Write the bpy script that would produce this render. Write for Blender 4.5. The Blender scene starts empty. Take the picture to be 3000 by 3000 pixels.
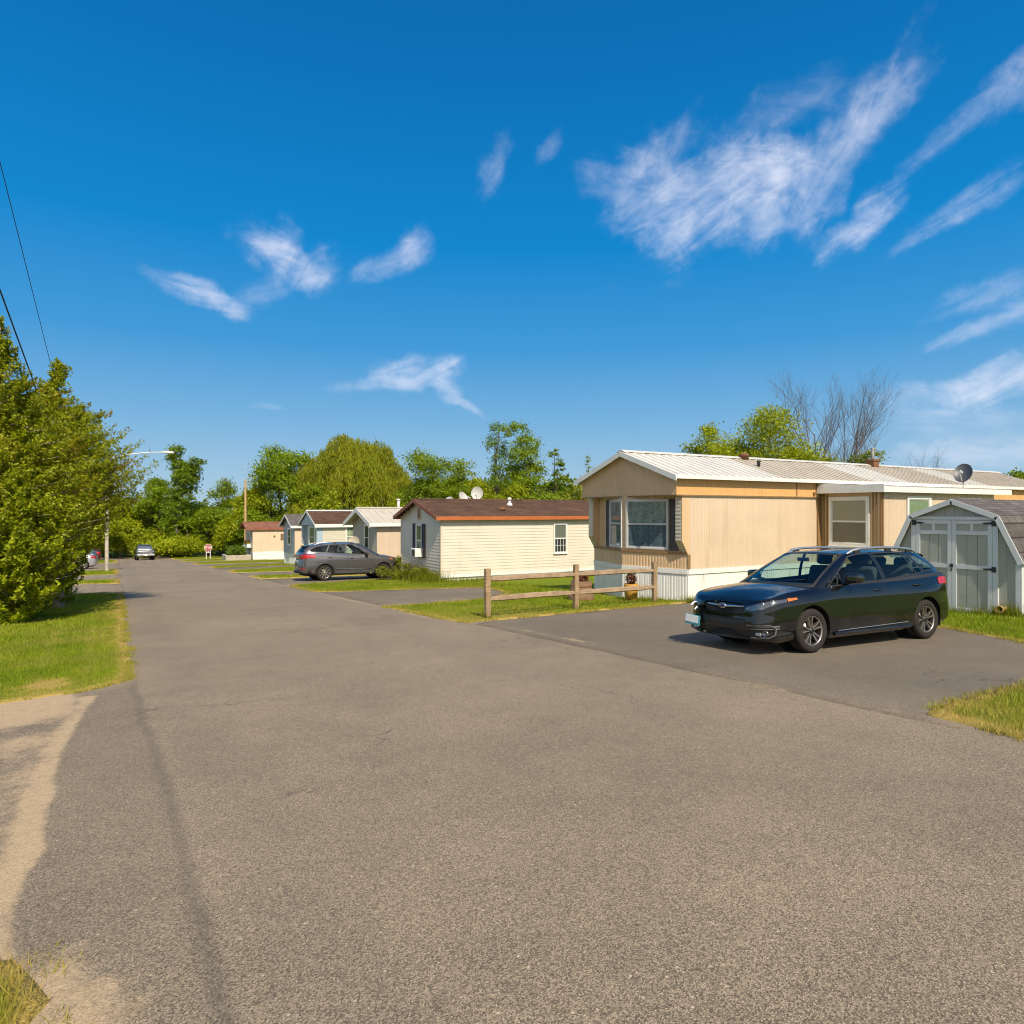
import bpy, bmesh, math, random
import numpy as np
from mathutils import Vector, Matrix, noise as mnoise

R = math.radians
scene = bpy.context.scene
COL = scene.collection
random.seed(7)

# ------------------------------------------------------------------ place
H_EYE = 1.72            # eye height over the road at the photographer's feet
F_PX = 2000.0           # focal length in pixels of the 3000 px photograph
YAW = R(30)             # the street runs along +Y, the camera looks 30 deg right of it


def gz(X, Y):
    """height of the ground: the street runs gently downhill and falls off to the right"""
    if Y > 125:
        z = -0.044 * 125 - 0.004 * (min(Y, 400) - 125)
    elif Y < -30:
        z = 0.044 * 30
    else:
        z = -0.044 * Y
    return z - 0.010 * min(max(0.0, X - 4), 60)


def ray(px, py):
    r = (px - 1500) / F_PX
    return Vector((math.sin(YAW) + r * math.cos(YAW), math.cos(YAW) - r * math.sin(YAW), (1500 - py) / F_PX))


def at_depth(px, py, t):
    return Vector((0, 0, H_EYE)) + ray(px, py) * t


# ------------------------------------------------------------------ objects
def link(o, parent=None):
    COL.objects.link(o)
    if parent is not None:
        o.parent = parent
    return o


def tag(o, label=None, cat=None, group=None, kind=None):
    if label: o['label'] = label
    if cat: o['category'] = cat
    if group: o['group'] = group
    if kind: o['kind'] = kind
    return o


def thing(name, label, cat, loc=(0, 0, 0), rz=0.0, group=None):
    o = bpy.data.objects.new(name, None)
    o.empty_display_size = 0.2
    link(o)
    o.location = loc
    o.rotation_euler = (0, 0, rz)
    return tag(o, label, cat, group)


def copy_tree(o, parent=None):
    c = o.copy()
    link(c)
    c.parent = parent
    for ch in list(o.children):
        copy_tree(ch, c)
    return c


class MB:
    """collects shapes and links them as one mesh object"""
    def __init__(self):
        self.v = []; self.f = []; self.m = []; self.sm = []

    def add(self, verts, faces, mi=0, smooth=False):
        b = len(self.v)
        self.v.extend([tuple(p) for p in verts])
        for f in faces:
            self.f.append([b + i for i in f]); self.m.append(mi); self.sm.append(smooth)
        return self

    def box(self, lo, hi, mi=0, rz=0.0, piv=None):
        x0, y0, z0 = lo; x1, y1, z1 = hi
        vs = [(x0, y0, z0), (x1, y0, z0), (x1, y1, z0), (x0, y1, z0), (x0, y0, z1), (x1, y0, z1), (x1, y1, z1), (x0, y1, z1)]
        if rz:
            cx, cy = piv if piv else ((x0 + x1) / 2, (y0 + y1) / 2)
            c, s = math.cos(rz), math.sin(rz)
            vs = [(cx + (x - cx) * c - (y - cy) * s, cy + (x - cx) * s + (y - cy) * c, z) for x, y, z in vs]
        return self.add(vs, [(0, 3, 2, 1), (4, 5, 6, 7), (0, 1, 5, 4), (1, 2, 6, 5), (2, 3, 7, 6), (3, 0, 4, 7)], mi)

    def bbox(self, lo, hi, b=0.01, mi=0):
        """a box with its edges softened"""
        bm = bmesh.new()
        bmesh.ops.create_cube(bm, size=1)
        s = [hi[i] - lo[i] for i in range(3)]; c = [(hi[i] + lo[i]) / 2 for i in range(3)]
        for v in bm.verts:
            v.co = Vector((v.co[i] * s[i] + c[i] for i in range(3)))
        bmesh.ops.bevel(bm, geom=bm.edges[:], offset=min(b, min(s) * 0.45), segments=2, affect='EDGES', profile=0.5)
        bm.verts.index_update()
        self.add([v.co[:] for v in bm.verts], [[v.index for v in f.verts] for f in bm.faces], mi)
        bm.free()
        return self

    def prism(self, poly, axis, a, b, mi=0, smooth=False):
        """polygon in the two other axes, extruded along axis from a to b"""
        n = len(poly)
        def P(p, w):
            if axis == 0: return (w, p[0], p[1])
            if axis == 1: return (p[0], w, p[1])
            return (p[0], p[1], w)
        vs = [P(p, a) for p in poly] + [P(p, b) for p in poly]
        fs = [list(range(n))[::-1], [n + i for i in range(n)]]
        fs += [(i, (i + 1) % n, n + (i + 1) % n, n + i) for i in range(n)]
        return self.add(vs, fs, mi, smooth)

    def quad(self, *p, mi=0):
        return self.add(p, [tuple(range(len(p)))], mi)

    def tube(self, path, r, n=8, mi=0, caps=True, smooth=True):
        path = [Vector(p) for p in path]
        rs = r if isinstance(r, (list, tuple)) else [r] * len(path)
        rings = []
        up = Vector((0, 0, 1))
        prev = None
        for i, p in enumerate(path):
            d = (path[min(i + 1, len(path) - 1)] - path[max(i - 1, 0)])
            d = d.normalized() if d.length > 1e-9 else Vector((0, 0, 1))
            if prev is None:
                a = d.cross(up) if abs(d.dot(up)) < 0.95 else d.cross(Vector((1, 0, 0)))
            else:
                a = prev - d * prev.dot(d)
            a.normalize(); prev = a
            bb = d.cross(a)
            rings.append([p + (a * math.cos(2 * math.pi * k / n) + bb * math.sin(2 * math.pi * k / n)) * rs[i] for k in range(n)])
        vs = [q for ring in rings for q in ring]
        fs = []
        for i in range(len(path) - 1):
            for k in range(n):
                fs.append((i * n + k, i * n + (k + 1) % n, (i + 1) * n + (k + 1) % n, (i + 1) * n + k))
        self.add(vs, fs, mi, smooth)
        if caps:
            self.add(rings[0], [list(range(n))[::-1]], mi); self.add(rings[-1], [list(range(n))], mi)
        return self

    def lathe(self, prof, c=(0, 0, 0), n=24, mi=0, axis=2, smooth=True, mat=None):
        """profile of (radius, height) turned round an axis"""
        vs = []
        for rr, h in prof:
            for k in range(n):
                a = 2 * math.pi * k / n
                x, y = rr * math.cos(a), rr * math.sin(a)
                p = (x, y, h) if axis == 2 else ((x, h, y) if axis == 1 else (h, x, y))
                p = Vector(p)
                if mat is not None: p = mat @ p
                vs.append((p[0] + c[0], p[1] + c[1], p[2] + c[2]))
        fs = []
        for i in range(len(prof) - 1):
            for k in range(n):
                fs.append((i * n + k, i * n + (k + 1) % n, (i + 1) * n + (k + 1) % n, (i + 1) * n + k))
        return self.add(vs, fs, mi, smooth)

    def build(self, name, mats, parent=None, loc=None, fix=True):
        me = bpy.data.meshes.new(name)
        me.from_pydata(self.v, [], self.f)
        for m in (mats if isinstance(mats, (list, tuple)) else [mats]):
            me.materials.append(m)
        me.polygons.foreach_set('material_index', self.m)
        me.polygons.foreach_set('use_smooth', self.sm)
        if fix:
            bm = bmesh.new(); bm.from_mesh(me)
            bmesh.ops.recalc_face_normals(bm, faces=bm.faces[:])
            bm.to_mesh(me); bm.free()
        me.update()
        o = bpy.data.objects.new(name, me)
        link(o, parent)
        if loc is not None: o.location = loc
        return o


def pieces(mb, name, mats, parent=None, fix=True):
    """every separate piece of the shape becomes a part of its own"""
    par = list(range(len(mb.v)))
    def find(i):
        while par[i] != i:
            par[i] = par[par[i]]; i = par[i]
        return i
    for f in mb.f:
        for i in f[1:]: par[find(i)] = find(f[0])
    grp = {}
    for k, f in enumerate(mb.f): grp.setdefault(find(f[0]), []).append(k)
    out = []
    for ks in grp.values():
        q = MB(); idx = {}
        for k in ks:
            r = []
            for i in mb.f[k]:
                if i not in idx: idx[i] = len(q.v); q.v.append(mb.v[i])
                r.append(idx[i])
            q.f.append(r); q.m.append(mb.m[k]); q.sm.append(mb.sm[k])
        out.append(q.build(name, mats, parent, fix=fix))
    return out


def np_mesh(name, V, nper, mat, parent=None, attrs=None):
    """V: (n, nper, 3) array, every row one face of its own"""
    n = V.shape[0]
    me = bpy.data.meshes.new(name)
    me.vertices.add(n * nper)
    me.vertices.foreach_set('co', V.astype(np.float32).ravel())
    me.loops.add(n * nper)
    me.loops.foreach_set('vertex_index', np.arange(n * nper, dtype=np.int32))
    me.polygons.add(n)
    me.polygons.foreach_set('loop_start', np.arange(0, n * nper, nper, dtype=np.int32))
    me.polygons.foreach_set('loop_total', np.full(n, nper, dtype=np.int32))
    me.materials.append(mat)
    if attrs:
        for k, a in attrs.items():
            at = me.attributes.new(k, 'FLOAT', 'FACE')
            at.data.foreach_set('value', a.astype(np.float32))
    me.update(calc_edges=True)
    me.validate()
    o = bpy.data.objects.new(name, me)
    return link(o, parent)


# ------------------------------------------------------------------ materials
class NT:
    def __init__(self, mat):
        self.t = mat.node_tree; self.n = self.t.nodes; self.l = self.t.links

    def new(self, typ, **kw):
        nd = self.n.new(typ)
        for k, v in kw.items():
            setattr(nd, k, v)
        return nd

    def set(self, sock, val):
        if hasattr(val, 'is_output') or isinstance(val, bpy.types.NodeSocket):
            self.l.new(val, sock)
        elif val is not None:
            if isinstance(val, tuple) and len(val) == 3 and sock.type == 'RGBA':
                val = (*val, 1)
            sock.default_value = val

    def math(self, op, a, b=None, c=None, clamp=False):
        nd = self.new('ShaderNodeMath', operation=op, use_clamp=clamp)
        self.set(nd.inputs[0], a)
        if b is not None: self.set(nd.inputs[1], b)
        if c is not None: self.set(nd.inputs[2], c)
        return nd.outputs[0]

    def vmath(self, op, a, b=None):
        nd = self.new('ShaderNodeVectorMath', operation=op)
        self.set(nd.inputs[0], a)
        if b is not None: self.set(nd.inputs[1], b)
        return nd.outputs['Value'] if op in ('DOT_PRODUCT', 'LENGTH') else nd.outputs[0]

    def mix(self, f, a, b, mode='MIX'):
        nd = self.new('ShaderNodeMix', data_type='RGBA', blend_type=mode)
        self.set(nd.inputs[0], f); self.set(nd.inputs[6], a); self.set(nd.inputs[7], b)
        return nd.outputs[2]

    def noise(self, vec=None, scale=5.0, detail=3.0, rough=0.55, dist=0.0):
        nd = self.new('ShaderNodeTexNoise')
        if vec is not None: self.set(nd.inputs['Vector'], vec)
        self.set(nd.inputs['Scale'], scale); self.set(nd.inputs['Detail'], detail)
        self.set(nd.inputs['Roughness'], rough); self.set(nd.inputs['Distortion'], dist)
        return nd.outputs[0]

    def voronoi(self, vec, scale, out='Distance', feature='F1', rand=1.0):
        nd = self.new('ShaderNodeTexVoronoi', feature=feature)
        self.set(nd.inputs['Vector'], vec); self.set(nd.inputs['Scale'], scale); self.set(nd.inputs['Randomness'], rand)
        return nd.outputs[out]

    def ramp(self, f, stops, interp='LINEAR'):
        nd = self.new('ShaderNodeValToRGB')
        cr = nd.color_ramp; cr.interpolation = interp
        while len(cr.elements) < len(stops): cr.elements.new(0.5)
        for e, (p, c) in zip(cr.elements, stops):
            e.position = p
            e.color = (c, c, c, 1) if isinstance(c, (int, float)) else (*c, 1)
        self.set(nd.inputs[0], f)
        return nd.outputs[0]

    def smooth(self, x, a, b):
        nd = self.new('ShaderNodeMapRange', interpolation_type='SMOOTHSTEP')
        self.set(nd.inputs[0], x); nd.inputs[1].default_value = a; nd.inputs[2].default_value = b
        return nd.outputs[0]

    def mapping(self, vec, scale=(1, 1, 1), rot=(0, 0, 0), loc=(0, 0, 0)):
        nd = self.new('ShaderNodeMapping')
        self.set(nd.inputs[0], vec)
        nd.inputs['Location'].default_value = loc; nd.inputs['Rotation'].default_value = rot; nd.inputs['Scale'].default_value = scale
        return nd.outputs[0]

    def obj(self):
        return self.new('ShaderNodeTexCoord').outputs['Object']

    def pos(self):
        return self.new('ShaderNodeNewGeometry').outputs['Position']

    def attr(self, name):
        return self.new('ShaderNodeAttribute', attribute_name=name).outputs['Fac']

    def bump(self, h, strength=0.3, dist=0.01):
        nd = self.new('ShaderNodeBump')
        self.set(nd.inputs['Height'], h); nd.inputs['Strength'].default_value = strength; nd.inputs['Distance'].default_value = dist
        return nd.outputs[0]


def material(name):
    m = bpy.data.materials.new(name)
    m.use_nodes = True
    nt = NT(m)
    return m, nt, m.node_tree.nodes['Principled BSDF']


def scale_col(c, k):
    return tuple(min(1, x * k) for x in c)


def paint(name, col, rough=0.5, var=0.12, scale=3.0, dirt=None, dirt_amt=0.35, metal=0.0, coat=0.0, bump=0.0, bscale=200, spec=0.5, streak=False):
    """painted or plain surface with mottling and optional dirt"""
    m, nt, b = material(name)
    o = nt.obj()
    n1 = nt.noise(o, scale, 5, 0.6)
    c = nt.mix(nt.ramp(n1, [(0.3, 0.0), (0.7, 1.0)]), scale_col(col, 1 - var), scale_col(col, 1 + var))
    if dirt is not None:
        v = nt.mapping(o, (1, 1, 0.12)) if streak else o
        n2 = nt.noise(v, scale * 2.3, 6, 0.7)
        f = nt.math('MULTIPLY', nt.smooth(n2, 0.5, 0.75), dirt_amt)
        c = nt.mix(f, c, dirt)
    nt.set(b.inputs['Base Color'], c)
    nt.set(b.inputs['Roughness'], nt.math('MULTIPLY_ADD', n1, 0.15, rough - 0.07))
    b.inputs['Metallic'].default_value = metal
    b.inputs['Specular IOR Level'].default_value = spec
    if coat: b.inputs['Coat Weight'].default_value = coat
    if bump:
        nt.set(b.inputs['Normal'], nt.bump(nt.noise(o, bscale, 3, 0.6), bump, 0.004))
    return m


def plain(name, col, rough=0.5, metal=0.0, coat=0.0, emit=None):
    return paint(name, col, rough, var=0.05, scale=8, metal=metal, coat=coat)


def glass(name, tint=(0.75, 0.85, 0.82), fres=1.5, rough=0.02):
    m = bpy.data.materials.new(name); m.use_nodes = True
    nt = NT(m)
    out = nt.n['Material Output']
    nt.n.remove(nt.n['Principled BSDF'])
    tr = nt.new('ShaderNodeBsdfTransparent'); tr.inputs[0].default_value = (*tint, 1)
    gl = nt.new('ShaderNodeBsdfGlossy'); gl.inputs['Roughness'].default_value = rough
    fr = nt.new('ShaderNodeFresnel')
    # a thin sheet reflects alike from both sides
    bf = nt.new('ShaderNodeNewGeometry').outputs['Backfacing']
    nt.set(fr.inputs[0], nt.math('MULTIPLY_ADD', bf, 1.0 / fres - fres, fres))
    # slight waviness of the pane, as real glazing has
    nm = nt.bump(nt.noise(nt.obj(), 1.3, 1, 0.4), 0.05, 0.05)
    nt.set(fr.inputs['Normal'], nm); nt.set(gl.inputs['Normal'], nm)
    mx = nt.new('ShaderNodeMixShader')
    nt.set(mx.inputs[0], nt.math('MULTIPLY_ADD', fr.outputs[0], 1.0, 0.02, clamp=True)); nt.l.new(tr.outputs[0], mx.inputs[1]); nt.l.new(gl.outputs[0], mx.inputs[2])
    nt.l.new(mx.outputs[0], out.inputs[0])
    return m


def leaf_mat(name, dark, light, tip=None, trans=0.45, clump=0.9, rough=0.5):
    m = bpy.data.materials.new(name); m.use_nodes = True
    nt = NT(m)
    out = nt.n['Material Output']
    b = nt.n['Principled BSDF']
    rnd = nt.new('ShaderNodeNewGeometry').outputs['Random Per Island']
    n1 = nt.noise(nt.obj(), clump, 3, 0.6)
    f = nt.math('ADD', nt.math('MULTIPLY', rnd, 0.55), nt.math('MULTIPLY_ADD', n1, 1.4, -0.48), clamp=True)
    c = nt.mix(f, dark, light)
    if tip is not None:
        n2 = nt.noise(nt.mapping(nt.obj(), loc=(7, 3, 1)), clump * 0.8, 2, 0.5)
        c = nt.mix(nt.math('MULTIPLY', nt.smooth(n2, 0.52, 0.72), 0.75), c, tip)
    nt.set(b.inputs['Base Color'], c); b.inputs['Roughness'].default_value = rough
    b.inputs['Specular IOR Level'].default_value = 0.3
    t = nt.new('ShaderNodeBsdfTranslucent'); nt.set(t.inputs[0], nt.mix(0.5, c, (0.45, 0.5, 0.02), 'MIX'))
    mx = nt.new('ShaderNodeMixShader'); mx.inputs[0].default_value = trans
    nt.l.new(b.outputs[0], mx.inputs[1]); nt.l.new(t.outputs[0], mx.inputs[2])
    nt.l.new(mx.outputs[0], out.inputs[0])
    return m


# ------------------------------------------------------------------ sun, sky, camera
SUN_EL, SUN_AZ = R(47), R(188)      # azimuth clockwise from +Y
sun = bpy.data.lights.new('sun', 'SUN')
sun.energy = 4.3; sun.angle = R(0.53); sun.color = (1.0, 0.885, 0.70)
so = link(bpy.data.objects.new('sun', sun))
to_sun = Vector((math.sin(SUN_AZ) * math.cos(SUN_EL), math.cos(SUN_AZ) * math.cos(SUN_EL), math.sin(SUN_EL)))
so.rotation_euler = to_sun.to_track_quat('Z', 'Y').to_euler()
so.location = (0, -20, 40)

world = bpy.data.worlds.new("World")
scene.world = world
world.use_nodes = True
wt = NT(world)
bg = wt.n['Background']
sky = wt.new('ShaderNodeTexSky')
sky.sky_type = 'NISHITA'; sky.sun_disc = False
sky.sun_elevation = SUN_EL; sky.sun_rotation = SUN_AZ
sky.air_density = 1.0; sky.dust_density = 0.4; sky.ozone_density = 3.0
bg.inputs['Strength'].default_value = 0.11
wdir = wt.vmath('NORMALIZE', wt.new('ShaderNodeTexCoord').outputs['Generated'])
sepd = wt.new('ShaderNodeSeparateXYZ'); wt.l.new(wdir, sepd.inputs[0])
# clear-air blue by elevation, over the physical sky
grad = wt.ramp(wt.math('MULTIPLY', sepd.outputs[2], 1.4, clamp=True), [(0.0, (0.46, 0.66, 0.80)), (0.07, (0.37, 0.60, 0.81)), (0.18, (0.20, 0.485, 0.80)), (0.32, (0.055, 0.355, 0.76)), (0.5, (0.0, 0.265, 0.69)), (0.75, (0.0, 0.185, 0.54)), (1.0, (0.0, 0.13, 0.42))])
nd = wt.new('ShaderNodeVectorMath', operation='SCALE'); wt.l.new(grad, nd.inputs[0]); nd.inputs['Scale'].default_value = 6.0
skyc = wt.mix(0.965, sky.outputs[0], nd.outputs[0])
# paler, hazier air towards the sun, shaped as neutral fill on the fronts
hz = wt.smooth(wt.vmath('DOT_PRODUCT', wdir, (-0.50, -0.84, 0.20)), -0.05, 0.85)
skyc = wt.mix(wt.math('MULTIPLY', hz, 0.7), skyc, (7.0, 6.7, 6.3))

# shared fields of the cirrus: a slow warp and two sets of fibres, in directions about the sky
def wnoise(rot, sx, sy, scale, detail, rough, loc, color=False):
    cmb = wt.new('ShaderNodeCombineXYZ')
    az = wt.math('ARCTAN2', sepd.outputs[0], sepd.outputs[1]); el = wt.math('ARCSINE', sepd.outputs[2])
    wt.set(cmb.inputs[0], az); wt.set(cmb.inputs[1], el)
    m1 = wt.mapping(cmb.outputs[0], rot=(0, 0, R(rot)), loc=loc)
    m2 = wt.mapping(m1, scale=(sx, sy, 1))
    nd = wt.new('ShaderNodeTexNoise'); wt.set(nd.inputs['Vector'], m2)
    nd.inputs['Scale'].default_value = scale; nd.inputs['Detail'].default_value = detail; nd.inputs['Roughness'].default_value = rough; nd.inputs['Distortion'].default_value = 0.6 if not color else 0.0
    return nd.outputs['Color' if color else 0]


WARP = wt.new('ShaderNodeSeparateColor'); wt.l.new(wnoise(0, 1, 1, 13.0, 4, 0.6, (3, 2, 0), True), WARP.inputs[0])
FIB = {1: wnoise(-24, 4.0, 19.0, 2.0, 7, 0.58, (1, 5, 0)), 2: wnoise(10, 4.0, 18.0, 2.0, 7, 0.58, (4, 1, 0)), 3: wnoise(-58, 4.0, 17.0, 2.0, 7, 0.58, (2, 7, 0))}
PUFF = wnoise(0, 1, 1.3, 26.0, 5, 0.62, (8, 2, 0))


def cloud(px, py, lpx, wpx, ang, dens, curve=0.0, soft=0.5, fib=1):
    """a wisp of cirrus in the sky: its own direction, length, width, tilt and curl; returns a density socket"""
    c = ray(px, py).normalized()
    east = c.cross(Vector((0, 0, 1))).normalized(); up = east.cross(c).normalized()
    a, s = math.cos(R(ang)), math.sin(R(ang))
    dist = math.sqrt(1 + ((px - 1500) / F_PX) ** 2 + ((py - 1500) / F_PX) ** 2)
    L = lpx / 2 / (F_PX * dist); W = wpx / 2 / (F_PX * dist)
    A = east * a + up * s; B = up * a - east * s
    w = wt.math('MAXIMUM', wt.vmath('DOT_PRODUCT', wdir, tuple(c)), 0.05)
    u = wt.math('DIVIDE', wt.vmath('DOT_PRODUCT', wdir, tuple(A / L)), w)
    v = wt.math('DIVIDE', wt.vmath('DOT_PRODUCT', wdir, tuple(B / W)), w)
    u2 = wt.math('ADD', u, wt.math('MULTIPLY_ADD', WARP.outputs[0], 1.9, -0.95))
    v2 = wt.math('ADD', v, wt.math('MULTIPLY_ADD', WARP.outputs[1], 2.3, -1.15))
    if curve: v2 = wt.math('ADD', v2, wt.math('MULTIPLY', wt.math('MULTIPLY', u, u), -curve))
    r2 = wt.math('ADD', wt.math('MULTIPLY', u2, u2), wt.math('MULTIPLY', v2, v2))
    env = wt.math('SUBTRACT', 1.0, wt.math('MULTIPLY', r2, 0.62), clamp=True)
    # fibres and puffs eat into the thin margins first
    tex = wt.math('ADD', wt.math('MULTIPLY', FIB[fib], 0.70), wt.math('MULTIPLY', PUFF, 0.40))
    f = wt.math('ADD', tex, wt.math('MULTIPLY_ADD', env, 0.30, -0.30 + 0.10 * soft))
    wisp = wt.math('POWER', wt.smooth(f, 0.27, 0.96), 1.3)
    return wt.math('MULTIPLY', wt.math('MULTIPLY', wisp, wt.smooth(env, 0.0, 1.0)), dens * 1.0)


CLOUDS = [
    # px, py, length, width, tilt, density, curl, soft, set of fibres
    (2060, 560, 620, 330, 14, 0.62, 0.0, 0.9, 1),
    (2230, 480, 380, 190, -4, 0.72, 0.0, 1.0, 2),
    (2100, 640, 560, 200, 24, 0.55, 0.0, 0.9, 1),
    (2230, 620, 250, 260, 70, 0.42, 0.0, 0.9, 3),
    (1960, 430, 330, 110, 38, 0.38, 0.0, 0.8, 3),
    (1870, 540, 420, 160, -8, 0.36, 0.0, 0.8, 2),
    (2480, 400, 560, 190, 47, 0.60, 0.18, 0.85, 3),
    (2600, 300, 330, 120, 35, 0.42, 0.0, 0.8, 1),
    (2330, 300, 330, 130, 8, 0.24, 0.0, 0.8, 2),
    (2330, 640, 330, 60, 14, 0.42, 0.0, 0.8, 1),
    (2510, 655, 290, 120, 31, 0.80, 0.0, 0.8, 1),
    (2800, 615, 360, 80, 27, 0.62, 0.0, 0.8, 1),
    (2930, 560, 200, 70, 28, 0.35, 0.0, 0.8, 1),
    (2880, 290, 560, 90, 36, 0.46, 0.05, 0.9, 1),
    (3000, 210, 320, 130, 44, 0.40, 0.0, 0.9, 3),
    (800, 715, 230, 150, -32, 0.80, 0.0, 0.9, 2),
    (850, 780, 260, 130, -14, 0.80, 0.0, 0.9, 3),
    (940, 770, 160, 120, 25, 0.5, 0.0, 0.8, 1),
    (790, 850, 260, 80, 22, 0.30, 0.0, 0.8, 1),
    (590, 862, 280, 84, -20, 0.72, 0.0, 0.9, 2),
    (680, 900, 160, 70, -16, 0.62, 0.0, 0.9, 2),
    (1150, 775, 260, 80, 24, 0.66, 0.0, 0.8, 1),
    (1230, 735, 160, 100, 62, 0.42, 0.0, 0.8, 3),
    (1120, 1125, 340, 46, 4, 0.62, 0.0, 1.0, 2),
    (1220, 1090, 240, 100, 12, 0.80, 0.0, 1.0, 1),
    (1310, 1075, 120, 60, 24, 0.4, 0.0, 1.0, 1),
    (1305, 1140, 110, 70, -50, 0.72, 0.0, 1.0, 2),
    (1370, 1190, 150, 36, -32, 0.5, 0.0, 0.9, 2),
    (1440, 490, 180, 80, 64, 0.40, 0.0, 0.8, 3),
    (1600, 445, 130, 60, 44, 0.24, 0.0, 0.8, 3),
    (780, 1192, 120, 22, -6, 0.3, 0.0, 0.8, 2),
    (2910, 850, 330, 110, 16, 0.50, 0.0, 0.8, 1),
    (2860, 965, 300, 60, 18, 0.45, 0.0, 0.8, 1),
    (2960, 920, 200, 100, 20, 0.35, 0.0, 0.8, 2),
    (2760, 1150, 420, 80, 4, 0.62, 0.0, 1.0, 2),
    (2920, 1120, 420, 130, 16, 0.78, 0.10, 1.0, 1),
    (2760, 1220, 460, 110, -4, 0.34, 0.0, 1.0, 2),
    (2900, 1320, 640, 150, 3, 0.55, 0.0, 1.0, 2),
    (3300, 900, 500, 200, 10, 0.5, 0.0, 0.8, 1),
    (-300, 800, 500, 200, 10, 0.5, 0.0, 0.8, 1),
]
den = None
for cl in CLOUDS:
    dn = cloud(*cl)
    den = dn if den is None else wt.math('SUBTRACT', wt.math('ADD', den, dn), wt.math('MULTIPLY', den, dn))
CLOUD_COL = (6.1, 6.2, 7.0)
skyc = wt.mix(wt.math('MULTIPLY', den, 0.92, clamp=True), skyc, CLOUD_COL)
wt.l.new(skyc, bg.inputs[0])

cam_d = bpy.data.cameras.new('camera')
cam_d.sensor_width = 36; cam_d.lens = 36 * F_PX / 3000
cam_d.clip_start = 0.05; cam_d.clip_end = 3000
cam = link(bpy.data.objects.new('camera', cam_d))
cam.location = (0, 0, H_EYE)
cam.rotation_euler = (R(90), 0, -YAW)
scene.camera = cam
scene.view_settings.view_transform = 'Standard'
scene.view_settings.look = 'None'
scene.view_settings.exposure = 0.45
scene.view_settings.gamma = 1.0
scene.render.engine = 'CYCLES'
scene.cycles.use_denoising = True
scene.cycles.use_adaptive_sampling = True
scene.cycles.adaptive_threshold = 0.03
world.cycles.sampling_method = 'MANUAL'; world.cycles.sample_map_resolution = 512
scene.cycles.filter_width = 1.1
scene.cycles.max_bounces = 8
scene.cycles.transparent_max_bounces = 12
# ------------------------------------------------------------------ ground, road, lawns
def _hash(ix, iy, seed):
    h = np.sin(ix * 127.1 + iy * 311.7 + seed * 74.7) * 43758.5453
    return h - np.floor(h)


def _vnoise(x, y, seed):
    ix, iy = np.floor(x), np.floor(y)
    fx, fy = x - ix, y - iy
    fx = fx * fx * fx * (fx * (fx * 6 - 15) + 10); fy = fy * fy * fy * (fy * (fy * 6 - 15) + 10)
    a, b_ = _hash(ix, iy, seed), _hash(ix + 1, iy, seed)
    c, d = _hash(ix, iy + 1, seed), _hash(ix + 1, iy + 1, seed)
    return ((a * (1 - fx) + b_ * fx) * (1 - fy) + (c * (1 - fx) + d * fx) * fy) * 2 - 1


def fbm(x, y, s=1.0, seed=0.0, oct=4):
    x = np.asarray(x, float); y = np.asarray(y, float)
    t, a = 0.0, 0.5
    for k in range(oct):
        t = t + a * _vnoise(x * s + seed * 3.7, y * s - seed * 1.3, seed + k); s *= 2; a *= 0.5
    return t


def vgz(X, Y):
    X = np.asarray(X, float); Y = np.asarray(Y, float)
    z = np.where(Y > 125, -0.044 * 125 - 0.004 * (np.minimum(Y, 400) - 125), np.where(Y < -30, 1.32, -0.044 * Y))
    return z - 0.010 * np.minimum(np.maximum(0.0, X - 4), 60)


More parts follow.
